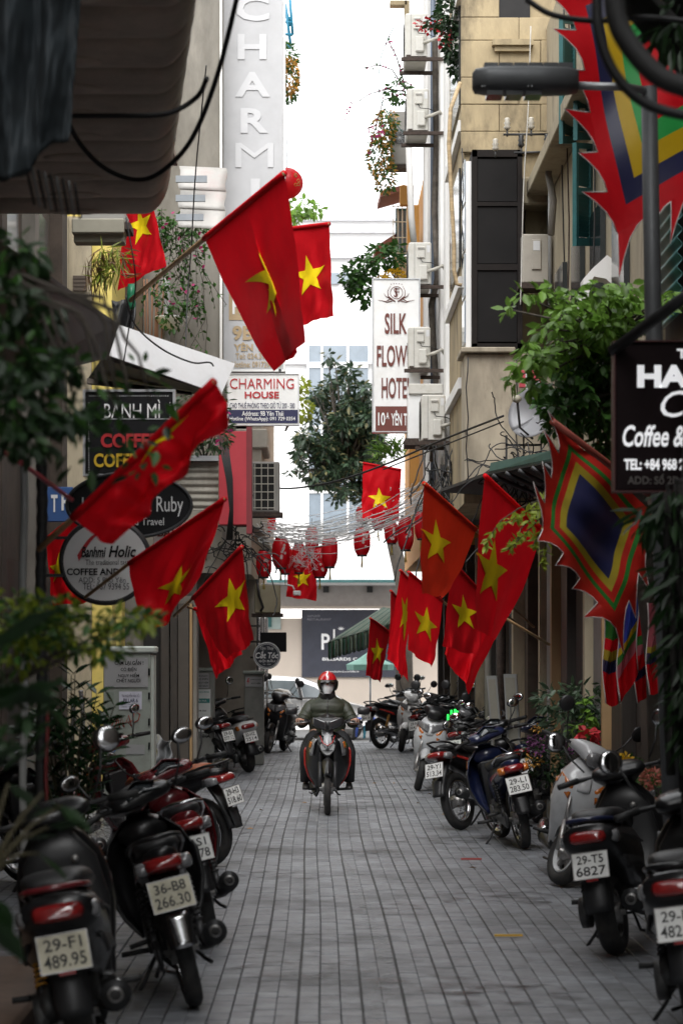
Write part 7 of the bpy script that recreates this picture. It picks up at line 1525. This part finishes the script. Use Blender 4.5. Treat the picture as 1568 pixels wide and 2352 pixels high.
mb, mb2 = MB(), MB(); cloud(mb, [pb(662, 130, 37, 18, 30, .3), pb(664, 190, 37, 20, 45, .3)], 420, .09, .05); cloud(mb2, [pb(668, 175, 36.8, 17, 45, .3)], 260, .06, .05, 0)
plant('hanging_vine', 'tawny flowering vine hanging below the blue frame by the tall sign', 'vine', Q(662, 245, 37), (('foliage', LMD, mb), ('flowers', PORA, mb2)))
bf = thing('steel_frame', 'bright blue steel frame sticking out behind the tall sign', 'frame', Q(655, 120, 38)); BLF = M('blue_steel', (.02, .22, .36), .5, var=.1)
for a, b in (((648, -20), (664, -20)), ((664, -20), (672, 80)), ((650, 30), (670, 48)), ((650, 50), (672, 52)), ((650, 78), (672, 80)), ((655, 10), (668, 110)), ((650, 95), (668, 112)), ((650, 0), (666, 60))): MB().tube([Q(*a, 38), Q(*b, 38)], .025, 5).build('bar', BLF, bf)
mb = MB(); cloud(mb, [pb(880, 1035, 33.5, 45, 25, .3), pb(915, 1020, 33.5, 22, 22, .2)], 60, .09, .03)
for k in range(70): leaf(mb, Q(rg.uniform(880, 930), rg.uniform(1030, 1060), 33.5), Vector((rg.uniform(-1, .4), rg.uniform(-.4, .4), rg.uniform(-.1, .9))), .32, .03)
plant('fern', 'feathery fern on the ledge below the white hotel sign', 'fern', Q(910, 1070, 33.6), (('foliage', LBR, mb),))
# the tree in the far street
mb, mb2, wd = MB(), MB(), MB(); base = Vector((Q(930, 0, 56).x, 56, -.2))
bl_ = [pb(x, y, 56, rx, ry, .9) for x, y, rx, ry in ((768, 838, 20, 24), (775, 875, 36, 30), (748, 915, 38, 34), (800, 920, 46, 38), (842, 985, 30, 50), (688, 1040, 26, 26), (810, 950, 50, 45), (760, 985, 55, 45), (712, 1030, 42, 32), (682, 1072, 26, 24), (780, 1060, 68, 50), (830, 1040, 40, 45), (740, 1100, 40, 35), (800, 1125, 45, 40), (770, 1150, 28, 22), (846, 1090, 24, 40))]
bl_ = clump(bl_, 95); cloud(mb, bl_, 7000, .19, .085, .35, .3); cloud(mb2, bl_, 1000, .19, .08, .2, .9); wd.tube([base, Vector((base.x-.05, 56, 3.4)), Q(880, 1150, 56), Q(800, 1000, 56)], [.22, .18, .14, .06], 10); stems(wd, Q(790, 1080, 56), bl_, .04, .01)
plant('street_tree', 'tall dense tree in the cross street before the white building', 'tree', base, (('crown', LFAR, mb), ('dry_crown', leafmat('leaf_far_pale', (.16, .15, .07), .4), mb2)), ('trunk', wd))
mb, wd = MB(), MB(); bl_ = [pb(690, 475, 44, 26, 16, .4), pb(720, 480, 44, 26, 12, .4), pb(672, 500, 44, 16, 22, .4)]; cloud(mb, bl_, 190, .15, .09); stems(wd, Q(640, 540, 44.5), bl_, .02, .006)
plant('roof_plant', 'sparse pale green branches behind the tip of the large flag', 'plant', Q(640, 545, 44.5), (('foliage', LBR, mb),), ('stems', wd))
mb, wd = MB(), MB(); bl_ = [pb(690, 940, 45, 26, 26, .4), pb(690, 890, 45, 16, 20, .4)]; cloud(mb, bl_, 160, .13, .09); stems(wd, Q(655, 990, 45), bl_, .02, .006); plant('roof_plant', 'light green branches right of the CHARMING HOUSE sign', 'plant', Q(655, 1000, 45), (('foliage', LYG, mb),), ('stems', wd))

# ------------------------------------------------------------------ cables
CAB = M('cable_black', (.012, .012, .013), .55)
def cable(label, pts, r, sub=6, mat=CAB):
    P_ = [Q(*p) for p in pts]; out = []
    for i in range(len(P_)-1):
        p0, p1, p2, p3 = P_[max(i-1, 0)], P_[i], P_[i+1], P_[min(i+2, len(P_)-1)]
        for q in range(sub): t_ = q/sub; out.append(.5*((2*p1) + (p2-p0)*t_ + (2*p0-5*p1+4*p2-p3)*t_*t_ + (3*p1-p0-3*p2+p3)*t_**3))
    out.append(P_[-1]); tag(MB().tube(out, r, 7).build('cable', mat), label, 'cable')
cable('thick black cable looping below the ribbed canopy', [(552, -40, 10.5), (500, 170, 11), (440, 320, 11.3), (370, 395, 11.5), (310, 412, 11.6), (240, 385, 11.6), (185, 330, 11.5), (150, 265, 11.4)], .012)
cable('black cable running across the ribs of the canopy', [(140, 266, 10.6), (260, 266, 10.7), (380, 262, 10.8), (450, 225, 10.8), (475, 180, 10.6)], .012)
cable('thin black cable hanging down before the sheet roof', [(474, 150, 20), (450, 390, 20.5), (440, 560, 21), (430, 700, 21), (425, 870, 20)], .006)
cable('thin cable hanging past the spider plant', [(290, 500, 16), (312, 640, 16), (300, 730, 16.5), (285, 830, 16.5)], .005)
cable('black wire draped along the top of the white awning sheet', [(290, 680, 17.6), (310, 745, 17.7), (370, 800, 17.9), (440, 832, 18.2), (480, 832, 18.5), (490, 840, 18.8)], .007)
cable('long black cable crossing the alley to the satellite dish', [(600, 1105, 33), (650, 1122, 32), (760, 1108, 30), (880, 1068, 28), (1010, 1012, 26), (1155, 955, 24.3)], .012)
cable('second thinner cable crossing below the long one', [(880, 1078, 28), (1000, 1030, 26), (1155, 968, 24.3)], .008)
cable('heavy blurred cable coil arching across the upper corner', [(1370, -60, 7.4), (1372, 60, 7.4), (1400, 150, 7.4), (1450, 215, 7.4), (1510, 250, 7.4), (1600, 270, 7.4)], .017)
cable('thicker blurred cable swinging inside the coil at the upper corner', [(1405, -60, 7.0), (1415, 40, 7.0), (1450, 110, 7.0), (1520, 180, 7.0), (1620, 210, 7.0)], .032, 6, M('cable_grey', (.03, .03, .03), .7))
cable('black cable running level behind the coil', [(1210, 0, 9.5), (1270, 35, 9.4), (1370, 48, 9.3), (1480, 40, 9.2), (1620, 55, 9.1)], .012)
cable('pale thin rope hanging down past the insulators', [(1218, 60, 23), (1212, 250, 23), (1202, 420, 23), (1196, 640, 23), (1194, 700, 23)], .006, 4, M('rope_pale', (.5, .48, .44), .8))
cable('thin green wire curving down before the sky', [(905, 60, 33), (875, 130, 33), (870, 210, 33), (890, 260, 33), (930, 310, 33)], .006, 6, M('wire_green', (.03, .10, .08), .5))
rw = MB()
for k in range(46):
    a = Q(rg.uniform(1150, 1265), rg.uniform(1035, 1120), 23.2 + rg.uniform(-.5, .3)); P_ = [a]; v_ = rv()*.05
    for q in range(16): v_ = (v_ + rv()*.03)*.9; v_.z -= .002; P_.append(P_[-1] + v_)
    rw.tube(P_, .006, 5)
for k in range(26):
    a = Q(rg.uniform(980, 1050), rg.uniform(1000, 1100), 28.4); P_ = [a]; v_ = Vector((0, 0, -.05))
    for q in range(14): v_ = (v_ + rv()*.03)*.92; v_.z -= .005; P_.append(P_[-1] + v_)
    rw.tube(P_, .009, 5)
tag(rw.build('cable_tangle', CAB), 'tangle of black cables on the teal awning and white house', 'cables', kind='stuff')
rw = MB()
for k in range(40):
    a = Q(rg.uniform(505, 590), rg.uniform(1215, 1290), 30.5); P_ = [a]; v_ = rv()*.05
    for q in range(14): v_ = (v_ + rv()*.03)*.9; v_.z -= .003; P_.append(P_[-1] + v_)
    rw.tube(P_, .008, 5)
for k in range(8): rw.tube([Q(500+k*3, 1000, 29.4), Q(520+k*2, 1100, 29.4), Q(528+k, 1170, 29.4), Q(520+k*2, 1240, 29.6)], .007, 5)
tag(rw.build('cable_tangle', CAB), 'tangle of black cables under the crimson panel', 'cables', kind='stuff')
# green lit bottle crate in the right row, hanging bottle on the left
gl = thing('glow_sign', 'small bright green lit ornament among the parked motorcycles', 'light', Q(1040, 1650, 29)); GLOW = M('green_glow', (.02, .8, .08), .4, emit=.8)
for x0, y0, x1, y1 in ((1034, 1630, 1038, 1652), (1042, 1628, 1047, 1650), (1026, 1640, 1030, 1660), (1046, 1632, 1052, 1636)): MB().box(Q(x0, y1, 29), Q(x1, y0, 29.05), .008).build('lamp_strip', GLOW, gl)
bt = thing('plastic_bottle', 'cut green plastic bottle hanging below the red flag', 'bottle', Q(302, 712, 20)); c = Q(302, 680, 20); MB().loft([[c + Vector((math.cos(2*PI*k/12)*r_, math.sin(2*PI*k/12)*r_, z_)) for k in range(12)] for r_, z_ in ((.02, -.11), (.035, -.08), (.035, .02), (.028, .10))]).build('bottle_body', M('green_pet', (.05, .30, .16), .2, trans=.5), bt)
wb = thing('wrapped_bundle', 'dark plastic wrapped bundle beside the yellow wall', 'bundle', Q(280, 770, 27)); MB().shell(lambda u, v: Q(260 + 50*v, 690 + 90*u, 27) + Vector((0, .08*math.sin(v*9+u*4), 0)), 8, 10, .02).build('wrap', BLACKP, wb)
pm_ = MB().tube([Q(-30, 1010, 9), Q(80, 1085, 9.5), Q(165, 1148, 10)], .010, 6).build('flag_pole', M('pole_pink', (.42, .06, .08), .5)); tag(pm_, 'slim pink pole slanting in from the left edge', 'pole')
